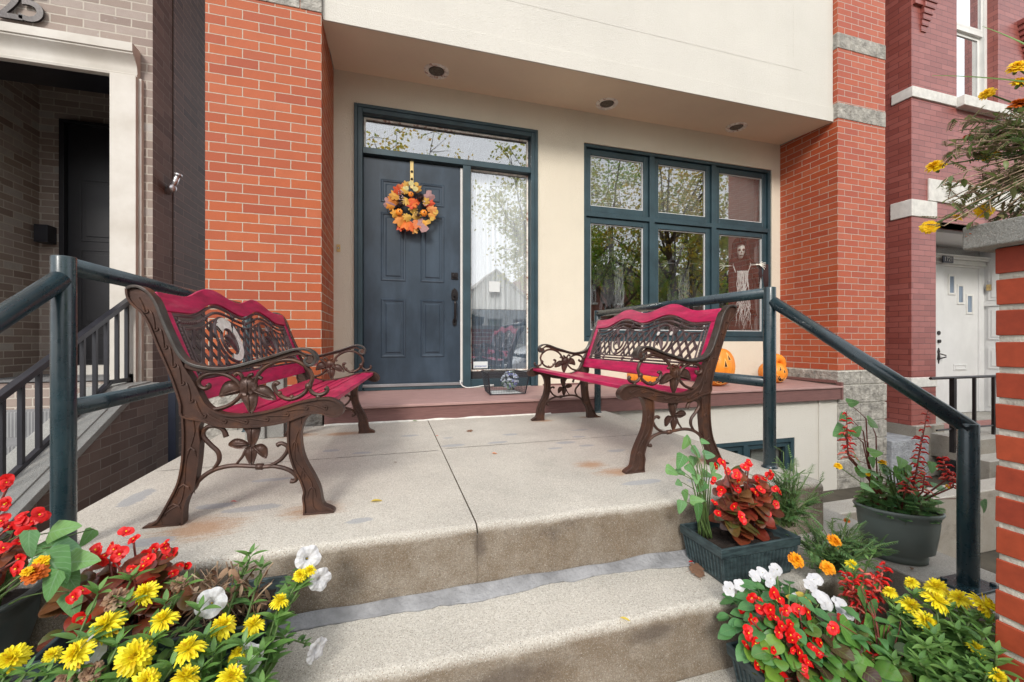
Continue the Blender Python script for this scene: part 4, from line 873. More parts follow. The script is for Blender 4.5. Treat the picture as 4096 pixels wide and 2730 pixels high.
    # seat slats follow the curve of the side frames
    for (s0, s1) in ((.135, .197), (.213, .274), (.290, .349), (.365, .420), (.434, .508)):
        def top(s):
            P = sorted(sp(SEAT, 4)+[(.491, .406), (.517, .398)], key=lambda p: p[0]); 
            for a, b in zip(P, P[1:]):
                if a[0] <= s <= b[0] and a[1] < .45 and b[1] < .45 and b[0]-a[0] > 1e-6: return a[1]+(b[1]-a[1])*(s-a[0])/(b[0]-a[0])
            return .40
        z0, z1 = top(s0)-.004, top(s1)-.004
        if s0 > .43: z0, z1 = .400, .401
        m = MB(); h = .019; Lx = HL-.0125
        m.hexa([(s0, -Lx, z0-h), (s1, -Lx, z1-h), (s1, Lx, z1-h), (s0, Lx, z0-h), (s0, -Lx, z0), (s1, -Lx, z1), (s1, Lx, z1), (s0, Lx, z0)]); m.build('seat_slat', 'bench_red', root, bevel=.004)
    # back: plane from (.080,.41) to (-.062,.80)
    A0, B0 = Vector((.083, 0, .405)), Vector((-.062, 0, .80)); H = (B0-A0).normalized(); N = Vector((H.z, 0, -H.x))
    def bp_(y, h, d): return A0+H*h+N*d+Vector((0, y, 0))
    def hump(y):
        a = abs(y)
        if a <= .235: return .33+.67*(.5-.5*math.cos(math.pi*a/.235))
        return .5+.5*math.cos(math.pi*min(1, (a-.235)/.26))
    YS = [-.642+1.284*i/60 for i in range(61)]
    lo = lambda y: .322+.060*hump(y); hi = lambda y: .390+.060*hump(y)
    def curved(name, f0, f1, d0, d1, mat, ys=YS):
        m = MB(); vs = []
        for y in ys: vs += [bp_(y, f0(y), d0), bp_(y, f1(y), d0), bp_(y, f1(y), d1), bp_(y, f0(y), d1)]
        n = len(ys); m.add(vs, [(i*4+j, i*4+(j+1) % 4, (i+1)*4+(j+1) % 4, (i+1)*4+j) for i in range(n-1) for j in range(4)]+[(3, 2, 1, 0), tuple((n-1)*4+j for j in range(4))]); return m.build(name, mat, root, bevel=.003)
    curved('top_board', lo, hi, -.012, .010, 'bench_red')
    m = MB(); hexb = lambda y0, y1, h0, h1, d0, d1, mi=0: m.hexa([bp_(y0, h0, d0), bp_(y1, h0, d0), bp_(y1, h0, d1), bp_(y0, h0, d1), bp_(y0, h1, d0), bp_(y1, h1, d0), bp_(y1, h1, d1), bp_(y0, h1, d1)], mi)
    hexb(-.642, .642, .0, .070, -.012, .010); m.build('bottom_board', 'bench_red', root, bevel=.003)
    for sg in (-1, 1):
        m = MB(); hexb(sg*.642 if sg < 0 else .600, -.600 if sg < 0 else .642, .0705, .3215, -.010, .008); m.build('back_stile', 'bench_red', root, bevel=.003)
    # lattice panel
    m = MB(); f2 = lambda y, h, d=0: bp_(y, h, d)
    YI = [-.595+1.19*i/72 for i in range(73)]; top_ = lambda y: .312+.060*hump(y); r2 = lambda y: .262+.055*hump(y); rp = lambda y: .288+.057*hump(y)
    m.tube([f2(y, top_(y)) for y in YI], .0062, 8); m.tube([f2(y, r2(y)) for y in [-.545+1.09*i/60 for i in range(61)]], .0048, 8)
    def rope(pts, r=.0062):
        P = smooth_path(pts, 3) if len(pts) < 40 else [Vector(p) for p in pts]; L = sum((b-a).length for a, b in zip(P, P[1:])); n = int(L/.0045); out = []
        acc = 0; i = 0; seg = (P[1]-P[0]).length
        for q in range(n):
            t = q/n*L
            while acc+seg < t and i < len(P)-2: acc += seg; i += 1; seg = (P[i+1]-P[i]).length
            out.append(P[i].lerp(P[i+1], min(1, (t-acc)/(seg or 1))))
        m.tube(out, [r*(.72+.38*abs(math.sin(q*.95))) for q in range(len(out))], 7)
    rope([f2(y, rp(y)) for y in YI[2:-2]])
    for sg in (-1, 1):
        rope([f2(sg*.578, .10), f2(sg*.578, .2), f2(sg*.578, .30)]); m.tube([f2(sg*.556, .105), f2(sg*.552, .272)], .0045, 7); m.tube([f2(sg*.594, .076), f2(sg*.594, .314)], .006, 7)
    m.tube([f2(-.594, .076), f2(.594, .076)], .006, 8); m.tube([f2(-.56, .112), f2(.56, .112)], .0048, 8); rope([f2(-.58, .094), f2(0, .094), f2(.58, .094)], .0055)
    for y in (-.575, -.37, -.12, 0, .12, .37, .575):
        for hh in (rp(y), .094):
            for q in range(5):
                a = q*1.257+y*7; m.tube([f2(y, hh, .004), f2(y+.022*math.cos(a), hh+.022*math.sin(a), .003)], [.006, .002], 5)
            m.ball(f2(y, hh, .006), .008, 8, 5)
    def ringp(cy, ch, r, rt, n=36): m.tube([f2(cy+r*math.cos(2*math.pi*i/n), ch+r*math.sin(2*math.pi*i/n), .002) for i in range(n)], rt, 8, closed=True)
    for cy in (-.235, .235):
        ringp(cy, .222, .100, .0062); ringp(cy, .212, .060, .0062)
        for a in (R(50), R(130), R(270)):
            m.tube([f2(cy+.058*math.cos(a), .212+.058*math.sin(a)), f2(cy+.1*math.cos(a), .222+.1*math.sin(a))], [.007, .012], 6)
        # a bird among leaves inside the small ring
        m.tube([f2(cy+.03, .165, .004), f2(cy+.012, .20, .006), f2(cy-.005, .225, .006), f2(cy-.02, .238, .005), f2(cy-.034, .236, .004)], [.004, .012, .014, .009, .003], 8)
        m.tube([f2(cy-.002, .226, .006), f2(cy+.015, .245, .005), f2(cy+.026, .262, .004)], [.010, .007, .002], 6)
        for q in range(6):
            a = q*1.05; m.tube([f2(cy-.03, .205, .004), f2(cy-.03+.020*math.cos(a), .205+.020*math.sin(a), .003)], [.006, .002], 5)
    # woven diagonal strips clipped to the panel and the rings
    def inside(y, h):
        if abs(y) > .548 or h < .114 or h > r2(y)-.002: return False
        return all((y-cy)**2+(h-.222)**2 > .102**2 for cy in (-.235, .235))
    for sg in (-1, 1):
        o = -1.0; ci = 0
        while o < 1.0:
            run = None; t = 0
            while t <= .30:
                y = o+sg*t*.78; h = .10+t
                ok = inside(y, h)
                if ok and run is None: run = (y, h)
                if (not ok or t > .295) and run is not None:
                    (ya, ha) = run; yb, hb = o+sg*(t-.005)*.78, .10+t-.005
                    if hb-ha > .012:
                        dl = math.hypot(yb-ya, hb-ha); py, ph = -(hb-ha)/dl*.0078, (yb-ya)/dl*.0078; d0, d1 = (-.004, .0005) if sg < 0 else (.0008, .0055)
                        m.hexa([f2(ya-py, ha-ph, d0), f2(yb-py, hb-ph, d0), f2(yb+py, hb+ph, d0), f2(ya+py, ha+ph, d0), f2(ya-py, ha-ph, d1), f2(yb-py, hb-ph, d1), f2(yb+py, hb+ph, d1), f2(ya+py, ha+ph, d1)])
                    run = None
                t += .005
            o += .064
    m.build('lattice_panel', 'iron_dark', root, smooth=False)
    return root, bp_
bench, bp_ = make_bench()
b2 = copy_tree(bench)
bench.location = (1.548, 2.345, -.6095); bench.rotation_euler = (0, 0, math.pi)
b2.location = (-.706+.655*math.sin(R(4)), 1.64+.655*math.cos(R(4)), -.6095); b2.rotation_euler = (0, 0, R(-4))
bench['label'] = 'magenta and brown cast iron bench standing in front of the big window'
b2['label'] = 'magenta slatted bench with a cream crescent in its back, beside the orange pier'
# cream crescent and worn bits in the lattice medallions
m = MB(); vs = []
for i in range(27):
    a = R(38)+R(262)*i/26 if i != 10 else R(38)+R(262)*i/26
    for rr, cc in ((.098, .222), (.061, .212)):
        for d in (.004, .011): vs.append(bp_(-.235-rr*math.cos(a)*1, cc+rr*math.sin(a), d))
m.add(vs, [(i*4+a, i*4+b, (i+1)*4+b, (i+1)*4+a) for i in range(26) if i != 9 for a, b in ((0, 1), (1, 3), (3, 2), (2, 0))]); cr = m.build('cream_crescent', 'worn_cream', b2); cr.matrix_parent_inverse = Matrix.Identity(4)
for yy in (.195, .315):
    m = MB(); c0 = bp_(yy, .262+.0, .006); c1 = bp_(yy, .262, .009); m.tube([c0, c1], .0125, 12); o = m.build('white_disc', 'worn_cream', bench); o.matrix_parent_inverse = Matrix.Identity(4)
# ---------------------------------------------------------------- concrete block behind the bench
cb = MB(); p = Vector((-.70, 2.93, -.61)); cb.box((p.x-.05, p.y, p.z), (p.x+.05, p.y+.10, -.22)); cb.box((p.x-.16, p.y-.02, p.z), (p.x-.052, p.y+.1, p.z+.085)); tag(cb.build('concrete_block', 'cap_stone', bevel=.004), 'grey concrete block standing on end behind the bench near the brick pier', 'block')
# ---------------------------------------------------------------- wire basket with faded artificial flowers
bk = thing('wire_basket', 'black wire mesh basket on the mauve ledge in front of the sidelight', 'basket', (.98, 3.62, -.466))
B4 = [(.822, 3.475), (1.14, 3.48), (1.115, 3.76), (.845, 3.755)]; T4 = [(.795, 3.435), (1.17, 3.44), (1.14, 3.80), (.815, 3.795)]; zb, zt = -.462, -.275
m = MB()
for i in range(4):
    a, b, c, d = B4[i], B4[(i+1) % 4], T4[i], T4[(i+1) % 4]
    m.tube([(*a, zb), (*b, zb)], .004, 4); m.tube([(*c, zt), (*d, zt)], .004, 4)
    m.hexa([(a[0]-.006, a[1]-.002, zb), (a[0]+.006, a[1]-.002, zb), (a[0]+.006, a[1]+.002, zb), (a[0]-.006, a[1]+.002, zb), (c[0]-.006, c[1]-.002, zt), (c[0]+.006, c[1]-.002, zt), (c[0]+.006, c[1]+.002, zt), (c[0]-.006, c[1]+.002, zt)])
m.build('frame', 'black_metal', bk)
m = MB()
for i in range(4):
    a, b, c, d = B4[i], B4[(i+1) % 4], T4[i], T4[(i+1) % 4]
    for j in range(1, 22):
        f = j/22; m.tube([(a[0]+(b[0]-a[0])*f, a[1]+(b[1]-a[1])*f, zb), (c[0]+(d[0]-c[0])*f, c[1]+(d[1]-c[1])*f, zt)], .0009, 3)
    for j in range(1, 11):
        f = j/11; z = zb+(zt-zb)*f; m.tube([(a[0]+(c[0]-a[0])*f, a[1]+(c[1]-a[1])*f, z), (b[0]+(d[0]-b[0])*f, b[1]+(d[1]-b[1])*f, z)], .0009, 3)
m.build('wire_mesh', 'black_metal', bk)
m = MB(); m.box((.85, 3.50, -.4615), (1.11, 3.73, -.458)); m.build('liner', 'paper', bk)
plain('petal_pale', (.50, .54, .62), .6, .25, 40); plain('petal_lilac', (.22, .24, .5), .6, .25, 40); plain('leaf_fake', (.13, .19, .12), .6, .3, 30)
fl = thing('artificial_flowers', 'bunch of faded pale blue artificial flowers inside the wire basket', 'flowers', (1.03, 3.6, -.45))
m = MB(); m2 = MB(); oval = lambda t: math.sin(math.pi*min(1, max(0, t*.96+.02)))**.6
for i in range(120):
    a = rnd(0, 6.28); b = rnd(-1, 1); q = Vector((math.cos(a)*math.sqrt(1-b*b), math.sin(a)*math.sqrt(1-b*b)*.7, b)); c = Vector((1.03, 3.585, -.352))+q*.074
    for j in range(5): 
        d = (q*.3+Vector((math.cos(j*1.256+i), 0.2*math.sin(j), math.sin(j*1.256+i)))).normalized(); m.leaf(c, d, q, .013, .012, oval, 0, .1, mi=1 if i % 7 == 0 else 0, seg=2)
for i in range(40):
    a = rnd(0, 6.28); b = rnd(-1, 1); q = Vector((math.cos(a)*math.sqrt(1-b*b), math.sin(a)*math.sqrt(1-b*b)*.7, b)); m2.leaf(Vector((1.03, 3.585, -.352))+q*.05, q, (0, 0, 1), .045, .022, oval, .3, .1, seg=3)
m.build('blossom', ['petal_pale', 'petal_lilac'], fl); m2.build('leaf', 'leaf_fake', fl)
# ---------------------------------------------------------------- carved plastic pumpkins
plain('pumpkin', (.80, .235, .018), .42, .08, 5, .1, 30, .002, spec=.4, c2=(.88, .30, .03)); plain('pumpkin_rim', (.85, .42, .12), .5); plain('pumpkin_dark', (.030, .008, .003), .9); plain('stem_teal', (.035, .075, .08), .5, .3, 20, .4, 40)
def pumpkin(label, c, rx, h, yaw, face, top=1.0, stem=True, bend=None, tilt=0):
    t = thing('carved_pumpkin', label, 'pumpkin', c, 'carved orange pumpkins on the mauve ledge'); c = Vector(c)
    def surf(a, ph, k_=1.0):   # a azimuth, ph 0 bottom..pi top
        rib = 1-.045*abs(math.cos(a*5.5))**6-.0
        r = (math.sin(ph)**.72)*rx*rib*k_; z = h/2*(1-math.cos(ph))*k_+h/2*(1-k_)
        if ph > 2.6: z -= (ph-2.6)*.05*h
        return c+Vector((r*math.cos(a), r*math.sin(a), max(0.001, z)))
    m = MB(); na, nb = 88, 26; vs = [surf(2*math.pi*i/na, .02+(math.pi-.04)*j/nb) for j in range(nb+1) for i in range(na)]
    m.add(vs, [(j*na+i, j*na+(i+1) % na, (j+1)*na+(i+1) % na, (j+1)*na+i) for j in range(nb) for i in range(na)]); body = m.build('body', 'pumpkin', t, smooth=True)
    def fp(x, y, k_): return surf(yaw+x, math.pi*(.5+y*.5), k_)
    for poly in face:
        poly = [(x*1.12, y*1.12+.03) for x, y in poly]
        P = []
        for (x0, y0), (x1, y1) in zip(poly, poly[1:]+poly[:1]):
            for s in range(4): P.append((x0+(x1-x0)*s/4, y0+(y1-y0)*s/4))
        cx, cy = sum(p[0] for p in P)/len(P), sum(p[1] for p in P)/len(P); n = len(P)
        m = MB(); vs = [fp(x, y, 1.004) for x, y in P]+[fp(cx+(x-cx)*.5, cy+(y-cy)*.5, 1.006) for x, y in P]+[fp(cx, cy, 1.006)]
        m.add(vs, [(i, (i+1) % n, n+(i+1) % n, n+i) for i in range(n)]+[(n+i, n+(i+1) % n, 2*n) for i in range(n)], 0)
        m.tube([fp(x, y, 1.006) for x, y in P], h*.010, 6, closed=True, mi=1); m.build('carving', ['pumpkin_dark', 'pumpkin_rim'], body)
    tp = surf(0, math.pi-.02); tp = c+Vector((0, 0, h*.985))
    if bend:
        m = MB(); m.tube(smooth_path([c+Vector(p) for p in bend[0]], 6), [bend[1]*(1-.045*abs(math.sin(i*1.2))) *(1-.42*i/24) for i in range(len(smooth_path([c+Vector(p) for p in bend[0]], 6)))], 16); m.build('curled_top', 'pumpkin', t, smooth=True)
        e = c+Vector(bend[0][-1]); m = MB(); m.tube([e+Vector((-.01, -.005, .01)), e+Vector((.0, -.005, -.02)), e+Vector((.012, 0, -.045))], [.022, .02, .016], 8); m.build('stem', 'stem_teal', t, smooth=True)
    else:
        m = MB(); m.tube([tp-Vector((0, 0, h*.06)), tp+Vector((-.004, 0, h*.02)), tp+Vector((-.010, 0, h*.06)), tp+Vector((-.018, 0, h*.13))], [.042*h/.37, .034*h/.37, .026*h/.37, .03*h/.37], 10); m.build('stem', 'stem_teal', t, smooth=False, bevel=.002)
    return t
FACE = [[(-.38, .18), (.02, .18), (-.36, .50)], [(.42, .18), (.62, .18), (.48, .46)], [(.17, -.02), (.38, -.02), (.27, .24)],
        [(-.42, -.05), (-.16, -.22), (.02, -.28), (.05, -.36), (.12, -.36), (.13, -.28), (.32, -.28), (.34, -.37), (.42, -.37), (.44, -.27), (.62, -.20), (.55, -.5), (.2, -.62), (-.15, -.55), (-.36, -.40)]]
pumpkin('tall grinning carved orange pumpkin with a teal stem, on the ledge near the bench end', (3.29, 3.60, -.4705), .188, .405, R(-118), FACE)
pumpkin('orange carved pumpkin with a curled drooping top beside the brick pier', (4.13, 3.66, -.4705), .145, .235, R(-133), [[(.30, .1), (.52, .12), (.52, .42)], [(.62, .0), (.82, -.02), (.70, .22)], [(.12, -.02), (.35, -.30), (.5, -.26), (.55, -.36), (.66, -.3), (.72, -.4), (.82, -.34), (1.0, -.25), (.85, -.52), (.5, -.55), (.25, -.35)]],
        bend=([(-.02, 0, .19), (-.01, -.005, .245), (.03, -.015, .278), (.08, -.03, .262), (.105, -.035, .215), (.098, -.04, .175)], .066))
pumpkin('squat carved orange pumpkin seen through the gap of the bench seat', (2.50, 3.72, -.4705), .165, .225, R(-108), FACE)
# ---------------------------------------------------------------- autumn wreath on the door
WC = Vector((.19, WY-.01, 1.232)); wr = thing('autumn_wreath', 'autumn wreath of orange leaves, pine cones and small pumpkins on the navy door', 'wreath', WC)
m = MB(); m.box((.178, WY+.026, 1.44), (.208, WY+.0295, 1.70)); m.box((.178, WY+.026, 1.70), (.208, WY+.04, 1.703)); 
for z in (1.60, 1.53): m.ball((.193, WY+.022, z), .012, 8, 5, mi=1)
tag(m.build('wreath_hanger', ['brass', 'oil_bronze']), 'brass over-door hanger holding the autumn wreath', 'hanger')
plain('twig', (.05, .03, .02), .8, .3, 30)
m = MB()
for i in range(60):
    a0 = rnd(0, 6.28); r0 = rnd(.12, .19); da = rnd(.5, 1.1); e = rnd(-.02, .035); pts = []
    for j in range(7):
        a = a0+da*j/6; r = r0+e*j/6*(1.5 if j > 4 else 1); pts.append(WC+Vector((r*math.cos(a), .025-rnd(0, .03), r*math.sin(a))))
    m.tube(pts, .0022, 4)
m.build('twig_ring', 'twig', wr)
def maple(mb, c, d, n, L, mi, lobes=5):
    """lobed leaf from its base along d, facing n"""
    d = Vector(d).normalized(); n = Vector(n).normalized(); s_ = d.cross(n).normalized(); n = s_.cross(d).normalized(); P = []
    for i in range(lobes*4+1):
        t = i/(lobes*4); a = -2.35+4.7*t; lob = .62+.38*abs(math.cos(t*lobes*math.pi))**1.0; base = (.62+.38*math.cos(a/1.5))
        rr = L*.55*lob*base*(1+.06*math.sin(i*9)); P.append((math.sin(a)*rr*.95, math.cos(a)*rr+L*.42))
    P.append((0, 0)); k_ = len(P); c = Vector(c); cen = c+d*(L*.42)+n*(L*.05)
    vs = [c+s_*x+d*y+n*(-(x*x)/L*.5) for x, y in P]+[cen]
    mb.add(vs, [(i, (i+1) % k_, k_) for i in range(k_)], mi)
leafmat('fall_leaf', [(.70, .08, .03), (.80, .22, .03), (.78, .42, .06), (.65, .05, .03), (.82, .50, .12), (.75, .30, .04)], rough=.6, trans=.25, per='object')
leafmat('mauve_leaf', [(.38, .2, .2), (.45, .27, .26)], rough=.7, trans=.2); leafmat('gold_leaf', [(.74, .42, .03), (.72, .46, .10), (.74, .34, .01)], rough=.55, trans=.3); leafmat('cream_leaf', [(.60, .52, .20), (.66, .58, .26)], rough=.6, trans=.2)
def ring_pos(deg, r, dy=-.03): a = R(deg); return WC+Vector((r*math.cos(a), dy, r*math.sin(a)))
def leafobj(mat, items):
    for (deg, r, ddeg, L, lob) in items:
        m = MB(); a = R(ddeg); maple(m, ring_pos(deg, r, -.03-rnd(0, .02)), (math.cos(a), -.25+rnd(-.1, .1), math.sin(a)), (rnd(-.3, .3), -1, rnd(-.2, .2)), L, 0, lob); m.build('leaf', mat, wr)
leafobj('fall_leaf', [(148, .13, 150, .11, 5), (160, .12, 170, .12, 5), (135, .15, 120, .1, 5), (120, .14, 110, .11, 5), (200, .12, 215, .10, 5), (225, .10, 235, .14, 5), (250, .11, 250, .13, 5), (262, .12, 268, .12, 5), (290, .09, 285, .13, 5), (20, .11, 25, .12, 5), (5, .13, 350, .11, 5), (30, .17, 40, .07, 5), (65, .08, 230, .12, 5), (95, .10, 280, .12, 5), (345, .15, 340, .09, 5), (110, .18, 80, .08, 5), (240, .17, 245, .09, 5), (40, .10, 190, .12, 5), (180, .15, 180, .09, 5), (275, .16, 280, .09, 5), (308, .14, 320, .08, 5), (75, .15, 70, .09, 5)])
leafobj('mauve_leaf', [(172, .14, 172, .13, 3), (38, .13, 38, .13, 3), (300, .12, 300, .15, 2), (318, .13, 250, .10, 2)])
leafobj('gold_leaf', [(125, .12, 290, .10, 7), (285, .06, 95, .12, 7), (270, .08, 200, .10, 7), (268, .09, 20, .10, 7), (12, .12, 80, .09, 5), (100, .14, 160, .09, 7)])
disc = lambda t: max(0, math.sin(math.pi*min(1, t)))**.5
for mt, its in (('cream_leaf', [(108, .165, .055), (80, .165, .052), (92, .21, .05)]), ('gold_leaf', [(80, .215, .042), (355, .20, .055), (335, .19, .045), (322, .18, .045)])):
    for (dg, r, s_) in its:
        m = MB(); m.leaf(ring_pos(dg, r-.01, -.05), (math.cos(R(dg)), -.1, math.sin(R(dg))), (0, -1, 0), s_, s_, disc, .1, .1, seg=8); m.build('leaf', mt, wr)
plain('cone_brown', (.085, .04, .03), .7, .3, 40)
for (dg, r, ax, ln) in ((165, .105, 20, .075), (52, .125, 60, .07), (312, .085, 180, .065)):
    m = MB(); c = ring_pos(dg, r, -.045); a = R(ax); d = Vector((math.cos(a), -.35, math.sin(a))).normalized(); u = d.orthogonal().normalized(); v_ = d.cross(u)
    for j in range(9):
        f = j/8; rr = .030*math.sin(math.pi*(.15+.8*f)); 
        for q in range(9):
            b = q*.698+j*.35; o = u*math.cos(b)+v_*math.sin(b); p = c+d*(ln*(f-.5))+o*rr*.6; m.leaf(p, o+d*.35, d, rr*.75+.006, .012, lambda t: 1-.5*t, 0, .2, seg=2)
    m.ball(c, .02, 8, 6); m.build('pine_cone', 'cone_brown', wr)
for (dg, r, s_) in ((205, .125, .033), (338, .115, .034), (95, .12, .026)):
    m = MB(); c = ring_pos(dg, r, -.06); vs = []
    for j in range(11):
        ph = .05+(math.pi-.1)*j/10
        for i in range(40): a = 2*math.pi*i/40; rb = 1-.14*abs(math.cos(a*4))**4; vs.append(c+Vector((s_*math.sin(ph)*rb*math.cos(a), -s_*.8*math.cos(math.pi-ph)*-1*-.9, s_*math.sin(ph)*rb*math.sin(a))))
    m.add(vs, [(j*40+i, j*40+(i+1) % 40, (j+1)*40+(i+1) % 40, (j+1)*40+i) for j in range(10) for i in range(40)]); pk = m.build('mini_pumpkin', 'pumpkin', wr, smooth=True)
    m = MB(); m.tube([c+Vector((0, -s_*.6, 0)), c+Vector((.003, -s_*1.15, .004))], .005, 6); m.build('stem', 'cone_brown', pk)
plain('berry', (.35, .05, .06), .3, .4, 90, c2=(.8, .7, .7))
for (dg, r) in ((140, .12), (22, .135), (128, .16)):
    for q in range(9): 
        m = MB(); m.ball(ring_pos(dg, r, -.06)+Vector((rnd(-.022, .022), rnd(-.008, .008), rnd(-.022, .022))), .0052, 8, 5); m.build('berry', 'berry', wr, smooth=True)
# ---------------------------------------------------------------- hanging skeleton reapers in the window
plain('bone', (.86, .84, .76), .6, .15, 30); leafmat('robe', [(.030, .012, .012), (.04, .018, .018)], rough=.9, trans=.05); plain('gauze', (.84, .83, .80), .9, .2, 25, stretch=(9, 9, 1)); plain('gauze_grey', (.42, .43, .44), .9, .2, 25, stretch=(9, 9, 1)); plain('robe_grey', (.10, .10, .11), .9, .3, 12)
def reaper(label, x, y, zt, s, turn=0, robe='robe', scale=1.0, gz='gauze', gw=1.0):
    t = thing('hanging_reaper', label, 'halloween figure', (x, y, zt), 'skeleton reapers hanging inside the big window')
    ca, sa = math.cos(turn), math.sin(turn); W_ = lambda a, b, c: Vector((x+(a*ca-b*sa)*scale, y+(a*sa+b*ca)*scale, zt+c*scale))
    m = MB(); m.tube([W_(0, 0, .02), W_(0, 0, .45)], .002, 5); m.build('string', 'white_paint', t)
    # skull
    m = MB(); prof = [(.001, -.155), (.018, -.152), (.026, -.135), (.028, -.12), (.036, -.105), (.043, -.08), (.045, -.05), (.041, -.025), (.026, -.006), (.001, 0)]
    vs = []; n = 20
    for r_, z_ in prof:
        for i in range(n): a = 2*math.pi*i/n; vs.append(W_(r_*math.cos(a), r_*1.15*math.sin(a), z_))
    m.add(vs, [(j*n+i, j*n+(i+1) % n, (j+1)*n+(i+1) % n, (j+1)*n+i) for j in range(len(prof)-1) for i in range(n)]); sk = m.build('skull', 'bone' if gz == 'gauze' else gz, t, smooth=True)
    for sx in (-1, 1):
        m = MB(); m.ball(W_(sx*.018, -.041, -.068), .0145*scale, 10, 7); m.build('eye_socket', 'pumpkin_dark', sk, smooth=True)
    m = MB(); m.prism([(-.006, -.10), (.006, -.10), (0, -.082)], lambda p, q, d: W_(p, -.046+d, q), -.004, .01); m.box(W_(-.02, -.038, -.128), W_(.02, -.034, -.122)); m.build('nose_hole', 'pumpkin_dark', sk)
    # hood
    m = MB(); vs = []; n = 26
    rows = [(-.02, .030, .2), (.03, .062, .15), (-.03, .075, .0), (-.10, .080, .0), (-.17, .085, 0), (-.24, .13, 0)]
    rows = [(.070, .012), (.058, .050), (.01, .078), (-.07, .084), (-.15, .092), (-.21, .135)]
    for z_, r_ in rows:
        for i in range(n): a = R(-58)+R(296)*i/(n-1); vs.append(W_(r_*math.cos(a), r_*.9*math.sin(a)+.01, z_+.012*math.sin(i*2)))
    m.add(vs, [(j*n+i, j*n+i+1, (j+1)*n+i+1, (j+1)*n+i) for j in range(len(rows)-1) for i in range(n-1)]); m.build('hood', robe, t, smooth=True)
    # robe with torn hem and sleeves
    m = MB(); vs = []; n = 40; rows = 12
    for j in range(rows+1):
        f = j/rows
        for i in range(n):
            a = 2*math.pi*i/n; r_ = .085+.05*f+.012*math.sin(i*1.7+j*.3)*(.3+f); z_ = -.17-.62*f
            if j == rows: z_ += .09*abs(math.sin(i*2.1))
            vs.append(W_(r_*math.cos(a)*(1.15 if j else 1.2), r_*.5*math.sin(a)+.03, z_))
    m.add(vs, [(j*n+i, j*n+(i+1) % n, (j+1)*n+(i+1) % n, (j+1)*n+i) for j in range(rows) for i in range(n) if not (j > 9 and i % 5 == 2)]); m.build('robe', robe, t, smooth=True)
    for sx in (-1, 1):
        m = MB(); P = [W_(sx*.07, .02, -.20), W_(sx*.14, .0, -.21), W_(sx*.19, -.01, -.24), W_(sx*.22, -.015, -.28)]; vs = []
        for q in range(9):
            f = q/8; px = .07+.19*f; top_z = -.185-.05*f; bot = top_z-(.09+.25*f)+.03*math.sin(q*2.7)
            for (dy, zz) in ((-.025, top_z), (-.035, (top_z+bot)/2), (-.02, bot), (.025, bot), (.035, (top_z+bot)/2), (.025, top_z)): vs.append(W_(sx*px, dy, zz))
        m.add(vs, [(q*6+j, q*6+(j+1) % 6, (q+1)*6+(j+1) % 6, (q+1)*6+j) for q in range(8) for j in range(6)]); m.build('sleeve', robe, t, smooth=True)
        m = MB(); base = W_(sx*.165, -.05, -.235); m.tube([W_(sx*.09, -.04, -.235), base], .008, 6)
        for q in range(5):
            a = R(-38+q*19) if q < 4 else R(52); ln = (.085, .095, .095, .085, .05)[q]; pts = [base, base+Vector((sx*math.cos(a)*ln*.45, -.012, math.sin(a)*ln*.45))*scale, base+Vector((sx*math.cos(a)*ln*.8, -.014, math.sin(a)*ln*.8-.004))*scale, base+Vector((sx*math.cos(a)*ln*1.1, -.006, math.sin(a)*ln*1.1-.012))*scale]
            m.tube(pts, [.006, .0045, .0042, .002], 6)
            for p_ in pts[1:3]: m.ball(p_, .0055, 6, 4)
        m.build('hand', 'bone' if gz == 'gauze' else gz, t, smooth=True)
    m = MB()
    for i in range(22):
        xx = (-.075+.15*i/21)*gw; L0 = rnd(.42, .66); yy = -.085+rnd(-.008, .008); pts = [W_(xx*.95+rnd(-.006, .006)*q, yy+rnd(-.004, .004), -.30-L0*q/8) for q in range(9)]
        m.tube(pts, [.0055]*5+[.0045, .004, .003, .0012], 5, flat=.4)
    for sx in (-1, 1): m.tube([W_(sx*.075, -.05, -.17), W_(sx*.085, -.055, -.23), W_(sx*.06, -.055, -.31)], [.002, .007, .004], 6)
    m.build('tattered_gauze', gz, t)
    return t
q = at(2962, 985, Y=4.20); reaper('skeleton reaper in a dark hood with ragged white gauze behind the rightmost lower pane', q.x, 4.20, q.z+.02, 1, R(-32), scale=1.16, gw=.72)
q = at(2722, 975, Y=4.75); reaper('skeleton reaper with spread bony hands behind the middle lower pane', q.x, 4.75, q.z, 1, R(-14), 'robe_grey', 1.2, 'gauze_grey', .8)
q = at(2455, 960, Y=4.75); reaper('skeleton reaper half lost in reflections behind the leftmost lower pane', q.x, 4.75, q.z, 1, R(12), 'robe_grey', 1.2, 'gauze_grey', .8)
# ---------------------------------------------------------------- plants
def pl(px, py, Y=None, Z=None): return at(px*1.74076, py*1.74076, Y=Y, Z=Z)
leafmat('zinnia_leaf', [(.09, .20, .045), (.13, .27, .06), (.17, .31, .08), (.10, .22, .07)], vein=(.16, .28, .13), trans=.3)
leafmat('heart_leaf', [(.10, .26, .05), (.16, .36, .06), (.08, .20, .07), (.12, .28, .10)], vein=(.3, .45, .2), spots=((.30, .26, .08), .66), trans=.35)
leafmat('heart_leaf_cool', [(.08, .22, .06), (.12, .28, .09), (.18, .35, .10), (.10, .24, .11)], vein=(.26, .42, .26), spots=((.28, .26, .1), .70), trans=.3)
leafmat('bronze_leaf', [(.20, .03, .02), (.28, .045, .025), (.13, .06, .022), (.12, .02, .016), (.09, .12, .03), (.24, .05, .022), (.16, .09, .03)], rough=.28, vein=(.24, .10, .05), trans=.25, spec=.6)
leafmat('begonia_leaf', [(.06, .17, .04), (.10, .25, .04), (.09, .05, .03), (.055, .028, .022), (.16, .30, .04), (.07, .19, .05)], rough=.25, vein=(.16, .22, .06), trans=.25, spec=.6)
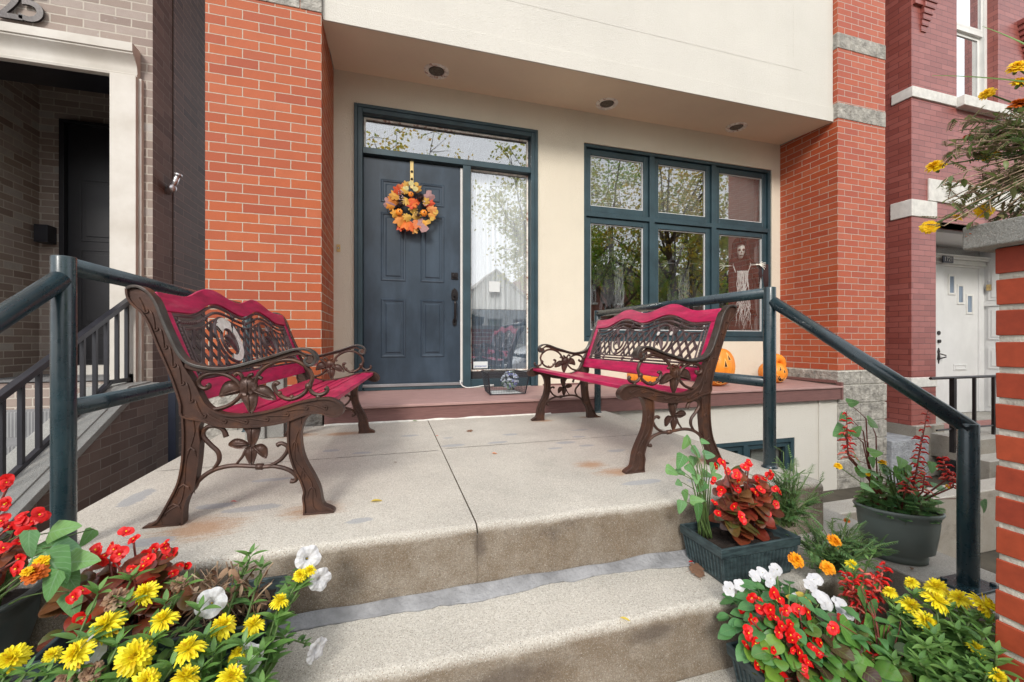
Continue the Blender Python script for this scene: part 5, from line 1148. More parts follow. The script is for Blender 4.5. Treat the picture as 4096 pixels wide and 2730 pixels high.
leafmat('impatiens_leaf', [(.06, .18, .06), (.08, .23, .07), (.11, .27, .09), (.07, .20, .07)], vein=(.14, .28, .1), trans=.3)
leafmat('yellow_leaf', [(.70, .48, .05), (.62, .50, .12)], trans=.35, vein=(.5, .45, .1))
leafmat('fern_leaf', [(.07, .16, .05), (.10, .21, .07), (.15, .26, .09), (.08, .18, .08)], trans=.25)
leafmat('marigold_leaf', [(.10, .14, .04), (.16, .20, .06), (.07, .12, .04), (.20, .19, .08), (.15, .10, .07)], trans=.3)
leafmat('dry_leaf', [(.23, .13, .07), (.33, .21, .13), (.16, .08, .05), (.42, .32, .22)], rough=.8, trans=.15)
leafmat('zinnia_petal', [(.80, .66, .012), (.86, .74, .02), (.88, .78, .04), (.84, .70, .012), (.62, .36, .02)], rough=.55, trans=.25); leafmat('marigold_petal', [(.88, .33, .005), (.92, .42, .01), (.80, .24, .005)], rough=.6, trans=.25)
leafmat('marigold_yellow', [(.90, .60, .005), (.86, .50, .005), (.92, .68, .01)], rough=.6, trans=.25); leafmat('rust_petal', [(.50, .09, .005), (.62, .15, .005)], rough=.6, trans=.2)
leafmat('red_petal', [(.60, .004, .006), (.68, .008, .008), (.46, .002, .004)], rough=.45, trans=.15); leafmat('white_petal', [(.66, .67, .70), (.72, .72, .73)], rough=.5, trans=.3)
leafmat('salvia_petal', [(.62, .008, .006), (.5, .006, .006), (.66, .18, .13)], rough=.5, trans=.15)
plain('pollen', (.80, .50, .02), .7, .3, 90); plain('stem_green', (.09, .15, .04), .6, .3, 20); plain('stem_red', (.16, .035, .025), .55, .3, 20); plain('stem_dry', (.18, .09, .06), .8, .4, 20, c2=(.4, .3, .2))
plain('soil', (.022, .014, .010), .95, .4, 20, 1.0, 60, .01); plain('pot_green', (.12, .145, .13), .42, .12, 5, .08, 90, .001); plain('planter_teal', (.022, .036, .042), .45, .25, 7, .3, 40, .002, c2=(.05, .08, .085), stretch=(3, 3, 14)); plain('pot_dark', (.05, .065, .062), .4, .15, 6)
S_lance = lambda t: max(.03, math.sin(math.pi*min(1, t**.75)))**.85
S_heart = lambda t: max(.02, (1-t)**.62*min(1, .55+t*3.2))
S_round = lambda t: max(.05, math.sin(math.pi*(.06+.94*t)))**.5
S_oval = lambda t: max(.03, math.sin(math.pi*min(1, t**.85)))**.65
S_petal = lambda t: max(.05, (.35+.65*min(1, t*1.6))*(1 if t < .82 else math.sqrt(max(0, 1-((t-.82)/.19)**2))))
def protos():
    P = {}
    def mk(name, fn, mats, n=3):
        P[name] = []
        for q in range(n):
            random.seed(hash(name) % 1 + q*17+len(name)); m = MB(); fn(m); o = m.build('flower', mats); me = o.data; bpy.data.objects.remove(o); P[name].append(me)
    def zin(m):
        for i, (r, n, el, w) in enumerate(((.5, 19, .0, .125), (.45, 17, .22, .12), (.37, 15, .5, .11), (.28, 13, .8, .10), (.19, 11, 1.1, .085), (.11, 8, 1.35, .06))):
            for j in range(n):
                a = 2*math.pi*(j+i*.37)/n+rnd(-.1, .1); e = el+rnd(-.1, .1); d = Vector((math.cos(a)*math.cos(e), math.sin(a)*math.cos(e), math.sin(e)))
                m.leaf((d.x*.03, d.y*.03, i*.035), d, (0, 0, 1), r*rnd(.88, 1.08), w*rnd(.9, 1.15), S_petal, .35 if i < 2 else -.1, .5, 0, 5)
        m.ball((0, 0, .16), .05, 8, 5, mi=1)
    def mari(m):
        for i, (r, n, el) in enumerate(((.5, 13, .02), (.46, 12, .3), (.40, 12, .55), (.32, 11, .8), (.23, 10, 1.05), (.13, 7, 1.3))):
            for j in range(n):
                a = 2*math.pi*(j+i*.41)/n+rnd(-.15, .15); e = el+rnd(-.15, .15); d = Vector((math.cos(a)*math.cos(e), math.sin(a)*math.cos(e), math.sin(e)))
                m.leaf((d.x*.03, d.y*.03, i*.03), d, (rnd(-.4, .4), rnd(-.4, .4), 1), r*rnd(.85, 1.1), .24*rnd(.8, 1.2)*(r+.5), S_petal, .3, -.25, 0, 4)
        m.lathe([(.02, -.42), (.09, -.36), (.11, -.2), (.07, 0), (.02, .02)], (0, 0, 0), 8, mi=1)
    def bego(m):
        for a, s_ in ((0, 1), (math.pi, .95), (math.pi/2, .68), (-math.pi/2, .68), (.9, .5), (3.6, .46)):
            e = rnd(.05, .35) if s_ > .65 else rnd(.5, .9); d = Vector((math.cos(a)*math.cos(e), math.sin(a)*math.cos(e), math.sin(e))); m.leaf((0, 0, 0), d, (0, 0, 1), .52*s_, .66*s_, S_round, .25, .18, 0, 6)
        for j in range(5): a = j*1.26; m.ball((.03*math.cos(a), .03*math.sin(a), .06+.02*(j % 2)), .032, 6, 4, mi=1)
    def imp(m):
        for j in range(5):
            a = 2*math.pi*j/5+rnd(-.08, .08); e = rnd(-.05, .18); d = Vector((math.cos(a)*math.cos(e), math.sin(a)*math.cos(e), math.sin(e))); m.leaf((0, 0, j*.006), d, (0, 0, 1), .5, .5, S_round, .25, .1, 0, 6)
        m.ball((0, 0, .02), .018, 6, 4, mi=1)
    def pet(m):
        n = 40; rows = [(.03, -.55), (.05, -.35), (.09, -.15), (.2, -.03), (.36, .02), (.5, -.02)]; vs = []
        for r, z in rows:
            for i in range(n):
                a = 2*math.pi*i/n; k_ = (r/.5)**2; rr = r*(1+.13*k_*(abs(math.cos(a*2.5))-.5)); vs.append((rr*math.cos(a), rr*math.sin(a), z+k_*.05*math.sin(a*5+1)+k_*.03*math.sin(a*11)))
        m.add(vs, [(j*n+i, j*n+(i+1) % n, (j+1)*n+(i+1) % n, (j+1)*n+i) for j in range(5) for i in range(n)]); m.ball((0, 0, -.30), .03, 6, 4, mi=1)
    mk('zinnia', zin, ['zinnia_petal', 'pollen']); mk('marigold', mari, ['marigold_petal', 'stem_green']); mk('marigold_y', mari, ['marigold_yellow', 'stem_green']); mk('marigold_r', mari, ['rust_petal', 'stem_green'])
    mk('begonia', bego, ['red_petal', 'pollen']); mk('impatiens', imp, ['white_petal', 'pollen']); mk('petunia', pet, ['white_petal', 'pollen'])
    mk('dead', mari, ['dry_leaf', 'stem_dry'])
    return P
PR = protos()
def bloom(kind, parent, pos, d, size, name='flower'):
    me = random.choice(PR[kind]); o = bpy.data.objects.new(name, me); C.objects.link(o)
    q = Vector(d).normalized().to_track_quat('Z', 'Y') @ Matrix.Rotation(rnd(0, 6.28), 3, 'Z').to_quaternion()
    o.rotation_mode = 'QUATERNION'; o.rotation_quaternion = q; o.location = pos; s_ = size*rnd(.92, 1.08); o.scale = (s_, s_, s_*rnd(.85, 1.1))
    o.parent = parent; o.matrix_parent_inverse = Matrix.Translation(-ROOT[parent.name]) if parent.name in ROOT else Matrix.Identity(4); return o
def curve(a, b, bend=.2, n=8):
    a, b = Vector(a), Vector(b); L = (b-a).length; mid = a.lerp(b, .5)+Vector((rnd(-1, 1)*bend*L*.4, rnd(-1, 1)*bend*L*.4, bend*L*.25)); return [((1-t)**2)*a+2*t*(1-t)*mid+t*t*b for t in [i/n for i in range(n+1)]]
def jit(v, s_=.4): return (Vector(v)+Vector((rnd(-s_, s_), rnd(-s_, s_), rnd(-s_, s_)))).normalized()
def zinnia_plant(label, base, heads, size=.058, shoots=6, spread=.12, leafL=.062, group='yellow zinnias in the planters', face=(0, -.45, .9), buds=(), sh=.24):
    base = Vector(base); t = thing('zinnia_plant', label, 'plant', base, group); st = MB(); lf = MB()
    tips = [(pl(*h[:2], Y=h[2]), True) for h in heads]+[(base+Vector((rnd(-1, 1)*spread, rnd(-1, 1)*spread*.7, rnd(.08, sh))), False) for _ in range(shoots)]+[(pl(*h[:2], Y=h[2]), False) for h in buds]
    for i, (tip, fl) in enumerate(tips):
        tip = Vector(tip); b0 = base+Vector((rnd(-.4, .4)*spread, rnd(-.3, .3)*spread, 0)); P = curve(b0, tip-Vector((0, 0, .006)), .18, 10); st.tube(P, [.0028]*6+[.0023]*5, 6)
        for j, p in enumerate(P[3:] if fl else P[2:]):
            if fl and j == len(P[3:])-1: continue
            a = j*1.57+rnd(-.3, .3)
            for s_ in (0, math.pi):
                d = Vector((math.cos(a+s_), math.sin(a+s_), .35 if j < 6 else .7)); L = leafL*rnd(.7, 1.2)*(.7 if j > 5 else 1); lf.leaf(p, jit(d, .25), (0, 0, 1), L, L*.36, S_lance, rnd(.1, .45), .35, 0, 6)
        if not fl:
            for a in range(4): d = Vector((math.cos(a*1.57), math.sin(a*1.57), 1)); lf.leaf(tip, jit(d, .3), (0, 0, 1), leafL*.5, leafL*.17, S_lance, .1, .3)
        else: bloom('zinnia', t, tip, jit(face, .5), size*rnd(.85, 1.08)*(heads[i][3] if len(heads[i]) > 3 else 1))
    st.build('stem', 'stem_green', t, smooth=True); lf.build('foliage', 'zinnia_leaf', t, smooth=True); return t
def begonia_plant(label, base, heads, leafmat_='bronze_leaf', nleaf=60, rx=.11, ry=.08, h=.2, size=.034, leafL=.05, cluster=1, group='red begonias in the planters'):
    base = Vector(base); t = thing('begonia_plant', label, 'plant', base, group); st = MB(); lf = MB()
    for hd in heads:
        tip = pl(*hd[:2], Y=hd[2]); P = curve(base+Vector((rnd(-.4, .4)*rx, rnd(-.4, .4)*ry, 0)), tip, .15, 8); st.tube(P, .0026, 6)
        for q in range(cluster if len(hd) < 4 else hd[3]): bloom('begonia', t, tip+Vector((rnd(-.020, .020), rnd(-.014, .014), rnd(-.018, .018)))*(1 if q else .1), jit((0, -.8, .5), .6), size*rnd(.6, 1.15))
        for p in P[3:7]:
            if random.random() < .75: L = leafL*rnd(.6, 1.1); lf.leaf(p, jit((rnd(-1, 1), rnd(-1, .4), .15), .3), jit((0, -.3, 1), .3), L, L*.95, S_round, .35, .2, 0, 6)
    for i in range(nleaf):
        a = rnd(0, 6.28); r = math.sqrt(random.random()); f = random.random()**.8; p = base+Vector((rx*r*math.cos(a), ry*r*math.sin(a), h*f*(1-.35*r*r))); L = leafL*rnd(.7, 1.25)*(1.1-.3*f)
        d = jit((math.cos(a), math.sin(a)-.3, .1), .5); lf.leaf(p-d*L*.4, d, jit((0, -.45, .9), .35), L, L*.95, S_round, rnd(.1, .6), rnd(0, .3), 0, 6)
        if i % 4 == 0: st.tube(curve(base+Vector((rnd(-.3, .3)*rx, rnd(-.3, .3)*ry, 0)), p-d*L*.4, .1, 5), .0022, 5)
    st.build('stem', 'stem_red', t, smooth=True); lf.build('foliage', leafmat_, t, smooth=True); return t
def heart_vine(label, base, leaves, mat='heart_leaf_cool', size=.05, stemm='stem_green', group='heart leaved seedlings among the flowers'):
    base = Vector(base); t = thing('heart_leaved_plant', label, 'plant', base, group); st = MB(); lf = MB(); tall = max(pl(*l[:2], Y=l[2]).z for l in leaves)
    for l in leaves:
        c = pl(*l[:2], Y=l[2]); L = size*(l[3] if len(l) > 3 else 1)*rnd(.9, 1.1); d = Vector((l[4] if len(l) > 4 else rnd(-1, 1), -.25, l[5] if len(l) > 5 else rnd(-.9, .1))).normalized(); n = jit((0, -.75, .65), .3)
        b = c-d*L*.45; lf.leaf(b, d, n, L, L*.88, S_heart, rnd(.05, .3), rnd(-.1, .25), 0, 7); s0 = base+Vector((rnd(-.02, .02), rnd(-.02, .02), 0)); f = .45+.4*(c.z-base.z)/(max(.05, tall-base.z)); j = s0.lerp(Vector((base.x*.5+c.x*.5, base.y*.5+c.y*.5, c.z)), .85)
        st.tube(curve(s0, j, .05, 6)+curve(j, b, .2, 5)[1:], [.0022]*7+[.0013]*5, 5)
    st.build('stem', stemm, t, smooth=True); lf.build('foliage', mat, t, smooth=True); return t
def feathery(mb, st, p, d, L, w=.35):
    d = Vector(d).normalized(); P = curve(p, Vector(p)+d*L, .12, 7); st.tube(P, .0009, 4); sd = d.cross(Vector((rnd(-.3, .3), rnd(-.3, .3), 1))).normalized()
    for i, q in enumerate(P[1:]):
        for s_ in (-1, 1): l = L*w*(1-.45*i/7); mb.leaf(q, sd*s_+d*.7, (0, 0, 1), l, l*.34, S_lance, .2, .2, 0, 3)
def fern_plant(label, name, base, n, rx, ry, h, heads=(), kind='marigold', hs=.042, mat='fern_leaf', L=.05, group=None, lean=(0, 0, 0)):
    base = Vector(base); t = thing(name, label, 'plant', base, group); st = MB(); lf = MB()
    for i in range(n):
        a = rnd(0, 6.28); r = math.sqrt(random.random()); tip = base+Vector((rx*r*math.cos(a), ry*r*math.sin(a), h*rnd(.35, 1)*(1-.4*r)))+Vector(lean)*rnd(.3, 1); P = curve(base+Vector((rnd(-.25, .25)*rx, rnd(-.25, .25)*ry, 0)), tip, .15, 6); st.tube(P, .0015, 5)
        for q in P[2:]: feathery(lf, st, q, jit((math.cos(a)*.6, math.sin(a)*.6, .5), .7), L*rnd(.6, 1.15))
    for hd in heads: tip = pl(*hd[:2], Y=hd[2]); st.tube(curve(base, tip, .1, 8), .0018, 5); bloom(hd[4] if len(hd) > 4 else kind, t, tip, jit(hd[5] if len(hd) > 5 else (0, -.5, .8), .2), hs*(hd[3] if len(hd) > 3 else 1))
    st.build('stem', 'stem_green', t, smooth=True); lf.build('foliage', mat, t, smooth=True); return t
def salvia_plant(label, base, spikes, nleaf=14, leafL=.045, group='red salvias in the pots'):
    base = Vector(base); t = thing('salvia_plant', label, 'plant', base, group); st = MB(); lf = MB()
    for (u0, v0, u1, v1, Y, dens) in spikes:
        top, low = pl(u0, v0, Y=Y), pl(u1, v1, Y=Y); P = curve(base+Vector((rnd(-.02, .02), rnd(-.02, .02), 0)), low, .08, 6); st.tube(P+[low.lerp(top, f) for f in (.33, .66, 1)], [.003]*7+[.0024, .002, .001], 6); m = MB(); n = int(9+dens*(top-low).length/.0085)
        for i in range(n):
            f = i/n; p = low.lerp(top, f); a = i*2.4; d = Vector((math.cos(a), math.sin(a), .15-.5*(1-f))).normalized(); L = rnd(.014, .024)*(1.15-.5*f)
            m.tube([p, p+d*L*.5, p+d*L+Vector((0, 0, .002)), p+d*L*1.5-Vector((0, 0, .004))], [.0015, .0036, .0032, .0008], 6)
            if i % 2: m.leaf(p+d*L, d-Vector((0, 0, .5)), (0, 0, 1), .010, .008, S_round, .2, .1, 0, 3)
        m.build('flower_spike', 'salvia_petal', t, smooth=True)
    for i in range(nleaf):
        a = rnd(0, 6.28); p = base+Vector((rnd(-.05, .05), rnd(-.04, .04), rnd(.02, .16))); L = leafL*rnd(.7, 1.2); lf.leaf(p, (math.cos(a), math.sin(a), .2), (0, 0, 1), L, L*.6, S_heart, .3, .2, 0, 6)
    st.build('stem', 'stem_red', t, smooth=True); lf.build('foliage', 'impatiens_leaf', t, smooth=True); return t
def impatiens_plant(label, base, heads, n, rx, ry, h, size=.036, yellow=()):
    base = Vector(base); t = thing('impatiens_plant', label, 'plant', base, 'white impatiens and petunias'); st = MB(); lf = MB()
    for hd in heads:
        tip = pl(*hd[:2], Y=hd[2]); st.tube(curve(base, tip, .1, 6), .0022, 5)
        for q in range(hd[3] if len(hd) > 3 else 1): bloom('impatiens', t, tip+Vector((rnd(-.015, .015), rnd(-.01, .01), rnd(-.012, .012)))*(1 if q else 0), jit((-.1, -.7, .7), .3), size)
    for i in range(n):
        a = rnd(0, 6.28); r = math.sqrt(random.random()); p = base+Vector((rx*r*math.cos(a), ry*r*math.sin(a), h*(1-.5*r*r)*rnd(.6, 1))); L = rnd(.035, .058); d = Vector((math.cos(a), math.sin(a)-.2, -.05)); lf.leaf(p, jit(d, .35), jit((0, -.35, 1), .2), L, L*.62, S_oval, rnd(.1, .4), .15, 0, 6); st.tube(curve(base, p, .1, 5), .0018, 5)
    if yellow:
        m = MB()
        for (u, v, Y) in yellow: c = pl(u, v, Y=Y); m.leaf(c, jit((.6, -.5, -.3), .4), (0, -.5, 1), .048, .028, S_oval, .25, .15, 0, 6)
        m.build('yellowed_leaf', 'yellow_leaf', t, smooth=True)
    st.build('stem', 'stem_green', t, smooth=True); lf.build('foliage', 'impatiens_leaf', t, smooth=True); return t
def planter(label, x0, x1, y0, y1, zb, zt, rib=True, mat='planter_teal', group='dark ribbed planter boxes on the steps', rot=0):
    cx, cy = (x0+x1)/2, (y0+y1)/2; t = thing('planter_box', label, 'planter', (cx, cy, zb), group); hx, hy = (x1-x0)/2, (y1-y0)/2; m = MB(); ca, sa = math.cos(rot), math.sin(rot)
    W_ = lambda x, y, z: (cx+x*ca-y*sa, cy+x*sa+y*ca, z)
    def ringv(s_, z, inset=0): return [W_(sx*(hx*s_-inset), sy*(hy*s_-inset*1), z) for sx, sy in ((-1, -1), (1, -1), (1, 1), (-1, 1))]
    lv = [(.84, zb, 0), (.86, zb+.012, 0), (.95, zt-.032, 0), (1.0, zt-.031, 0), (1.01, zt, 0), (1.0, zt+.001, .008), (.95, zt-.03, .012), (.93, zt-.035, .014)]
    vs = []; 
    for s_, z, ins in lv: vs += ringv(s_, z, ins)
    m.add(vs, [(i*4+j, i*4+(j+1) % 4, (i+1)*4+(j+1) % 4, (i+1)*4+j) for i in range(len(lv)-1) for j in range(4)]+[(3, 2, 1, 0)])
    body = m.build('box', mat, t, bevel=.004)
    if rib:
        m = MB()
        for sy in (-1, 1):
            n = int(hx*2/.017)
            for i in range(n):
                x = -hx*.88+hx*1.76*i/(n-1); a, b = W_(x*.97, sy*hy*.862, zb+.015), W_(x*1.06, sy*hy*.948, zt-.034); m.tube([a, b], .0042, 6)
        for sx in (-1, 1):
            n = int(hy*2/.017)
            for i in range(n):
                y = -hy*.84+hy*1.68*i/(n-1); a, b = W_(sx*hx*.862, y*.97, zb+.015), W_(sx*hx*.948, y*1.06, zt-.034); m.tube([a, b], .0042, 6)
        m.build('ribbing', mat, body)
    m = MB(); n = 10; vs = []
    for i in range(n+1):
        for j in range(n+1): vs.append(W_(hx*.93*(2*i/n-1), hy*.93*(2*j/n-1), zt-.03+rnd(-.006, .008)))
    m.add(vs, [(i*(n+1)+j, (i+1)*(n+1)+j, (i+1)*(n+1)+j+1, i*(n+1)+j+1) for i in range(n) for j in range(n)]); m.build('soil', 'soil', t, smooth=True); return t
def round_pot(label, c, rt, rb, h, mat, sx=1, sy=1, rot=0):
    t = thing('flower_pot', label, 'pot', c); m = MB()
    prof = [(rb*.9, 0), (rb, .002), (rb*1.02, .02), (rb*.98, .03), (rb*1.22, h*.22), (rt*.90, h*.55), (rt*.935, h*.78), (rt*.93, h*.84), (rt*.95, h*.85), (rt*.955, h*.91), (rt*1.0, h*.93), (rt*1.03, h*.97), (rt*1.0, h), (rt*.94, h), (rt*.91, h*.95), (rt*.88, h*.85)]
    m.lathe(prof, c, 48, 0, sx, sy, rot); m.build('pot', mat, t, smooth=True); m = MB(); m.lathe([(rt*.9, h*.86), (rt*.5, h*.89), (.002, h*.9)], c, 24, 0, sx, sy, rot); m.build('soil', 'soil', t, smooth=True); return t
# ------------ left group
round_pot('round dark green flower pot at the left stair cheek', (-.985, 1.27, -.82), .165, .105, .225, 'pot_dark')
planter('ribbed dark planter box with red begonias and withered stems on the step', -.70, -.275, 1.065, 1.275, -.8195, -.645)
planter('dark planter box under the yellow zinnias, lower step', -.86, -.26, .80, 1.0, -1.0295, -.86)
begonia_plant('red begonia with bronze leaves in the round pot by the left railing post', (-.98, 1.25, -.63), [(18, 1118, 1.2, 3), (48, 1190, 1.2, 2), (75, 1198, 1.2, 3), (92, 1192, 1.2, 2), (58, 1222, 1.18, 3), (20, 1212, 1.2, 3), (45, 1245, 1.18, 2), (10, 1160, 1.2, 2), (45, 1285, 1.15, 2), (8, 1262, 1.15, 2)], nleaf=60, rx=.12, ry=.1, h=.14, size=.034)
heart_vine('large heart leaved plant spilling over the round pot edge', (-.90, 1.26, -.63), [(140, 1215, 1.2, 1.25, .8, .3), (62, 1252, 1.12, 1.3, 0, -1), (150, 1262, 1.18, 1.2, 1, -.2), (125, 1302, 1.12, 1.5, .6, -.8), (185, 1290, 1.15, 1.4, 1, .1), (118, 1345, 1.1, 1.3, -.3, -1), (160, 1330, 1.15, 1.1, .6, -.8), (165, 1390, 1.12, 1.1, .3, -1), (100, 1260, 1.2, 1), (200, 1235, 1.25, .8), (40, 1215, 1.25, .9)], size=.053)
fern_plant('feathery marigold with a red and gold bloom hanging over the round pot', 'marigold_plant', (-.93, 1.15, -.64), 14, .08, .06, .06, [(78, 1318, 1.1, 1.1, 'marigold_r'), (95, 1290, 1.12, .7, 'marigold_y'), (62, 1313, 1.09, .55, 'marigold_y')], L=.045, group='marigolds in the pots', lean=(0, -.05, -.03))
begonia_plant('red begonia with dark leaves at the back of the ribbed planter box', (-.60, 1.2, -.67), [(240, 1278, 1.2, 3), (265, 1292, 1.18, 3), (306, 1240, 1.24, 2), (268, 1268, 1.22, 2), (378, 1258, 1.22, 3), (395, 1275, 1.22, 2), (352, 1262, 1.22, 2), (302, 1308, 1.14, 2), (415, 1300, 1.2, 2), (330, 1290, 1.18, 2), (345, 1335, 1.15, 1), (186, 1360, 1.1, 2), (398, 1318, 1.18, 1), (188, 1420, 1.05, 1)], nleaf=80, rx=.13, ry=.07, h=.16, size=.034)
zinnia_plant('tall yellow zinnia clump at the left of the lower planter, seven blooms', (-.62, .93, -.88), [(336, 1363, 1.04), (248, 1438, 1.0), (376, 1427, 1.0, 1.05), (310, 1508, .95, 1.1), (435, 1495, .96, 1.05), (178, 1502, .95, 1.0), (335, 1566, .92, .9)], shoots=18, spread=.16, size=.053, buds=[(300, 1330, 1.1), (420, 1345, 1.08), (225, 1360, 1.06), (290, 1385, 1.02), (380, 1385, 1.03), (460, 1400, 1.05), (200, 1470, .97), (270, 1480, .97), (350, 1470, .97), (395, 1530, .95)])
zinnia_plant('yellow zinnia clump between the white petunias and ribbed planter, eight blooms', (-.36, .93, -.88), [(512, 1440, 1.03, 1.05), (582, 1440, 1.05, 1.15), (642, 1383, 1.10, .9), (690, 1322, 1.15, .7), (712, 1312, 1.16, .6), (530, 1560, .93), (425, 1562, .93, .9), (545, 1505, 1.0, .7)], shoots=14, spread=.13, size=.053, buds=[(575, 1275, 1.2), (560, 1300, 1.18), (600, 1305, 1.18), (640, 1425, 1.08), (655, 1460, 1.08), (470, 1465, 1.0), (560, 1480, 1.0), (490, 1500, .98), (460, 1540, .95), (600, 1500, 1.0), (690, 1345, 1.15)])
zinnia_plant('small yellow zinnia at the lower left corner with two blooms', (-.80, .93, -.88), [(28, 1513, 1.0, .95), (120, 1505, 1.0, .5)], shoots=10, spread=.11, size=.06, leafL=.045, buds=[(60, 1540, .97), (110, 1545, .97), (10, 1550, .98)])
fern_plant('feathery green foliage in the lower left corner of the planter', 'marigold_plant', (-.84, 1.0, -.82), 22, .16, .07, .14, [(210, 1545, .95, .9, 'dead'), (150, 1560, .95, .7, 'dead')], L=.05, group='marigolds in the pots')
fern_plant('feathery green sprays below the yellow zinnias', 'marigold_plant', (-.52, .96, -.86), 14, .18, .05, .15, [(265, 1375, 1.03, 1, 'dead'), (410, 1342, 1.08, .8, 'dead')], L=.045, group='marigolds in the pots')
def petunia_plant(label, base, heads):
    base = Vector(base); t = thing('petunia_plant', label, 'plant', base, 'white impatiens and petunias'); st = MB(); lf = MB()
    for (u, v, Y, d) in heads:
        tip = pl(u, v, Y=Y); d = Vector(d).normalized(); P = curve(base, tip-d*.03, .15, 9); st.tube(P, .002, 6); bloom('petunia', t, tip, d, .056)
        for p in P[2:]:
            for s_ in (0, 1): L = rnd(.018, .03); lf.leaf(p, jit((rnd(-1, 1), rnd(-1, 1), .4), .2), (0, 0, 1), L, L*.42, S_oval, .2, .2, 0, 4)
    st.build('stem', 'stem_green', t, smooth=True); lf.build('foliage', 'fern_leaf', t, smooth=True)
petunia_plant('white petunia leaning out over the right end of the ribbed planter', (-.29, 1.2, -.68), [(708, 1283, 1.18, (.3, -.8, .4)), (736, 1332, 1.16, (.5, -.8, .1))])
petunia_plant('white petunia trailing down onto the concrete step', (-.27, 1.1, -.70), [(728, 1494, 1.10, (.7, -.6, -.1)), (568, 1514, 1.0, (.1, -.6, .7))])
petunia_plant('white petunia among the zinnias over the withered stems', (-.46, 1.1, -.68), [(485, 1385, 1.08, (.2, -.8, .5)), (202, 1500, .98, (-.1, -.7, .6))])
# withered plant
wt = thing('withered_plant', 'withered brown tangle of dry stems in the ribbed planter', 'plant', (-.38, 1.19, -.67)); st = MB(); lf = MB()
for i in range(70):
    a = Vector((rnd(-.48, -.30), rnd(1.12, 1.26), -.675)); tip = pl(rnd(425, 640), rnd(1285, 1420), Y=rnd(1.1, 1.27)); P = curve(a, tip, .5, 7); st.tube(P, rnd(.0010, .0022), 5, mi=0)
    for q in range(3): lf.leaf(P[rnd(3, 7).__int__()], jit((rnd(-1, 1), rnd(-1, 1), -.8), .3), jit((0, 0, 1), .8), rnd(.015, .035), rnd(.006, .014), S_oval, rnd(-.8, 1), rnd(-.6, .8), 0, 5)
for u, v in ((500, 1290), (430, 1310), (620, 1340), (470, 1330), (590, 1300)):
    P = curve(Vector((-.40, 1.2, -.675)), pl(u, v, Y=1.2), .8, 10); st.tube(P, .002, 5)
st.build('stem', 'stem_dry', wt, smooth=True); lf.build('foliage', 'dry_leaf', wt, smooth=True)
# ------------ right group
planter('ribbed dark planter box with bronze leaved begonia against the landing', 1.045, 1.385, 1.115, 1.32, -.8195, -.688)
begonia_plant('upright red begonia with bronze leaves in the planter against the landing', (1.24, 1.21, -.71), [(a_, b_, c_-.045, d_) for (a_, b_, c_, d_) in [(1660, 1063, 1.2, 4), (1720, 1066, 1.24, 3), (1770, 1088, 1.22, 4), (1640, 1103, 1.2, 2), (1690, 1095, 1.2, 3), (1742, 1110, 1.22, 3), (1655, 1135, 1.18, 3), (1735, 1135, 1.2, 3), (1780, 1125, 1.2, 2), (1705, 1190, 1.14, 2), (1783, 1160, 1.2, 2), (1690, 1160, 1.18, 2), (1765, 1180, 1.18, 2), (1640, 1155, 1.18, 1), (1695, 1125, 1.2, 2), (1710, 1200, 1.16, 1), (1672, 1085, 1.22, 2), (1750, 1150, 1.22, 2), (1650, 1180, 1.18, 1)]], nleaf=70, rx=.10, ry=.075, h=.25, size=.034, leafL=.060)
heart_vine('green heart leaved seedling at the left end of the begonia planter', (1.10, 1.25, -.71), [(1577, 1020, 1.28, .8), (1600, 1040, 1.28, 1), (1630, 1045, 1.3, .9, 1, 0), (1565, 1060, 1.25, 1), (1545, 1082, 1.25, .9), (1588, 1080, 1.27, .9), (1625, 1090, 1.28, .9), (1560, 1110, 1.25, .7), (1612, 1118, 1.25, .9), (1575, 1140, 1.25, .8), (1565, 1165, 1.2, .8), (1600, 1150, 1.22, .8), (1607, 1178, 1.18, 1.1, 0, -1), (1640, 1075, 1.3, .8), (1648, 1095, 1.28, .8, 1, .1), (1582, 1010, 1.3, .6), (1615, 1145, 1.25, .6), (1560, 1085, 1.27, .9), (1592, 1062, 1.3, .9), (1620, 1015, 1.3, .6), (1600, 1100, 1.25, .7)], mat='heart_leaf_cool', size=.058, stemm='stem_green')
fern_plant('pale green feathery plant at the right end of the begonia planter', 'feathery_plant', (1.44, 1.22, -.70), 46, .13, .09, .30, L=.05, group='feathery plants in the planters', lean=(.03, 0, 0))
fern_plant('dark feathery marigold with orange blooms beside the oval pot', 'marigold_plant', (1.50, 1.08, -.80), 60, .17, .11, .20, [(1917, 1243, 1.03, 1.1), (1829, 1287, 1.0, 1.05), (1902, 1305, .98, 1.0), (1946, 1196, 1.08, .5, 'marigold_r', (0, 0, 1)), (1968, 1330, .96, .6, 'marigold_r')], L=.05, group='marigolds in the pots', hs=.045)
round_pot('oval grey green plastic pot standing on the concrete cheek wall', (1.845, 1.10, -.822), .130, .088, .195, 'pot_green', 1.0, .66, R(-42))
salvia_plant('tall red salvia and stems rising from the oval pot', (1.86, 1.10, -.66), [(1945, 945, 1948, 1045, 1.13, .5), (1940, 985, 1952, 1055, 1.14, .4), (2133, 938, 2100, 1110, 1.06, .45), (2118, 1000, 2105, 1090, 1.05, .4), (2165, 1048, 2178, 1100, 1.0, .7), (2092, 1095, 2080, 1130, 1.04, .8), (2125, 1085, 2120, 1130, 1.02, .6), (2188, 1085, 2190, 1120, .99, .7)], nleaf=10)
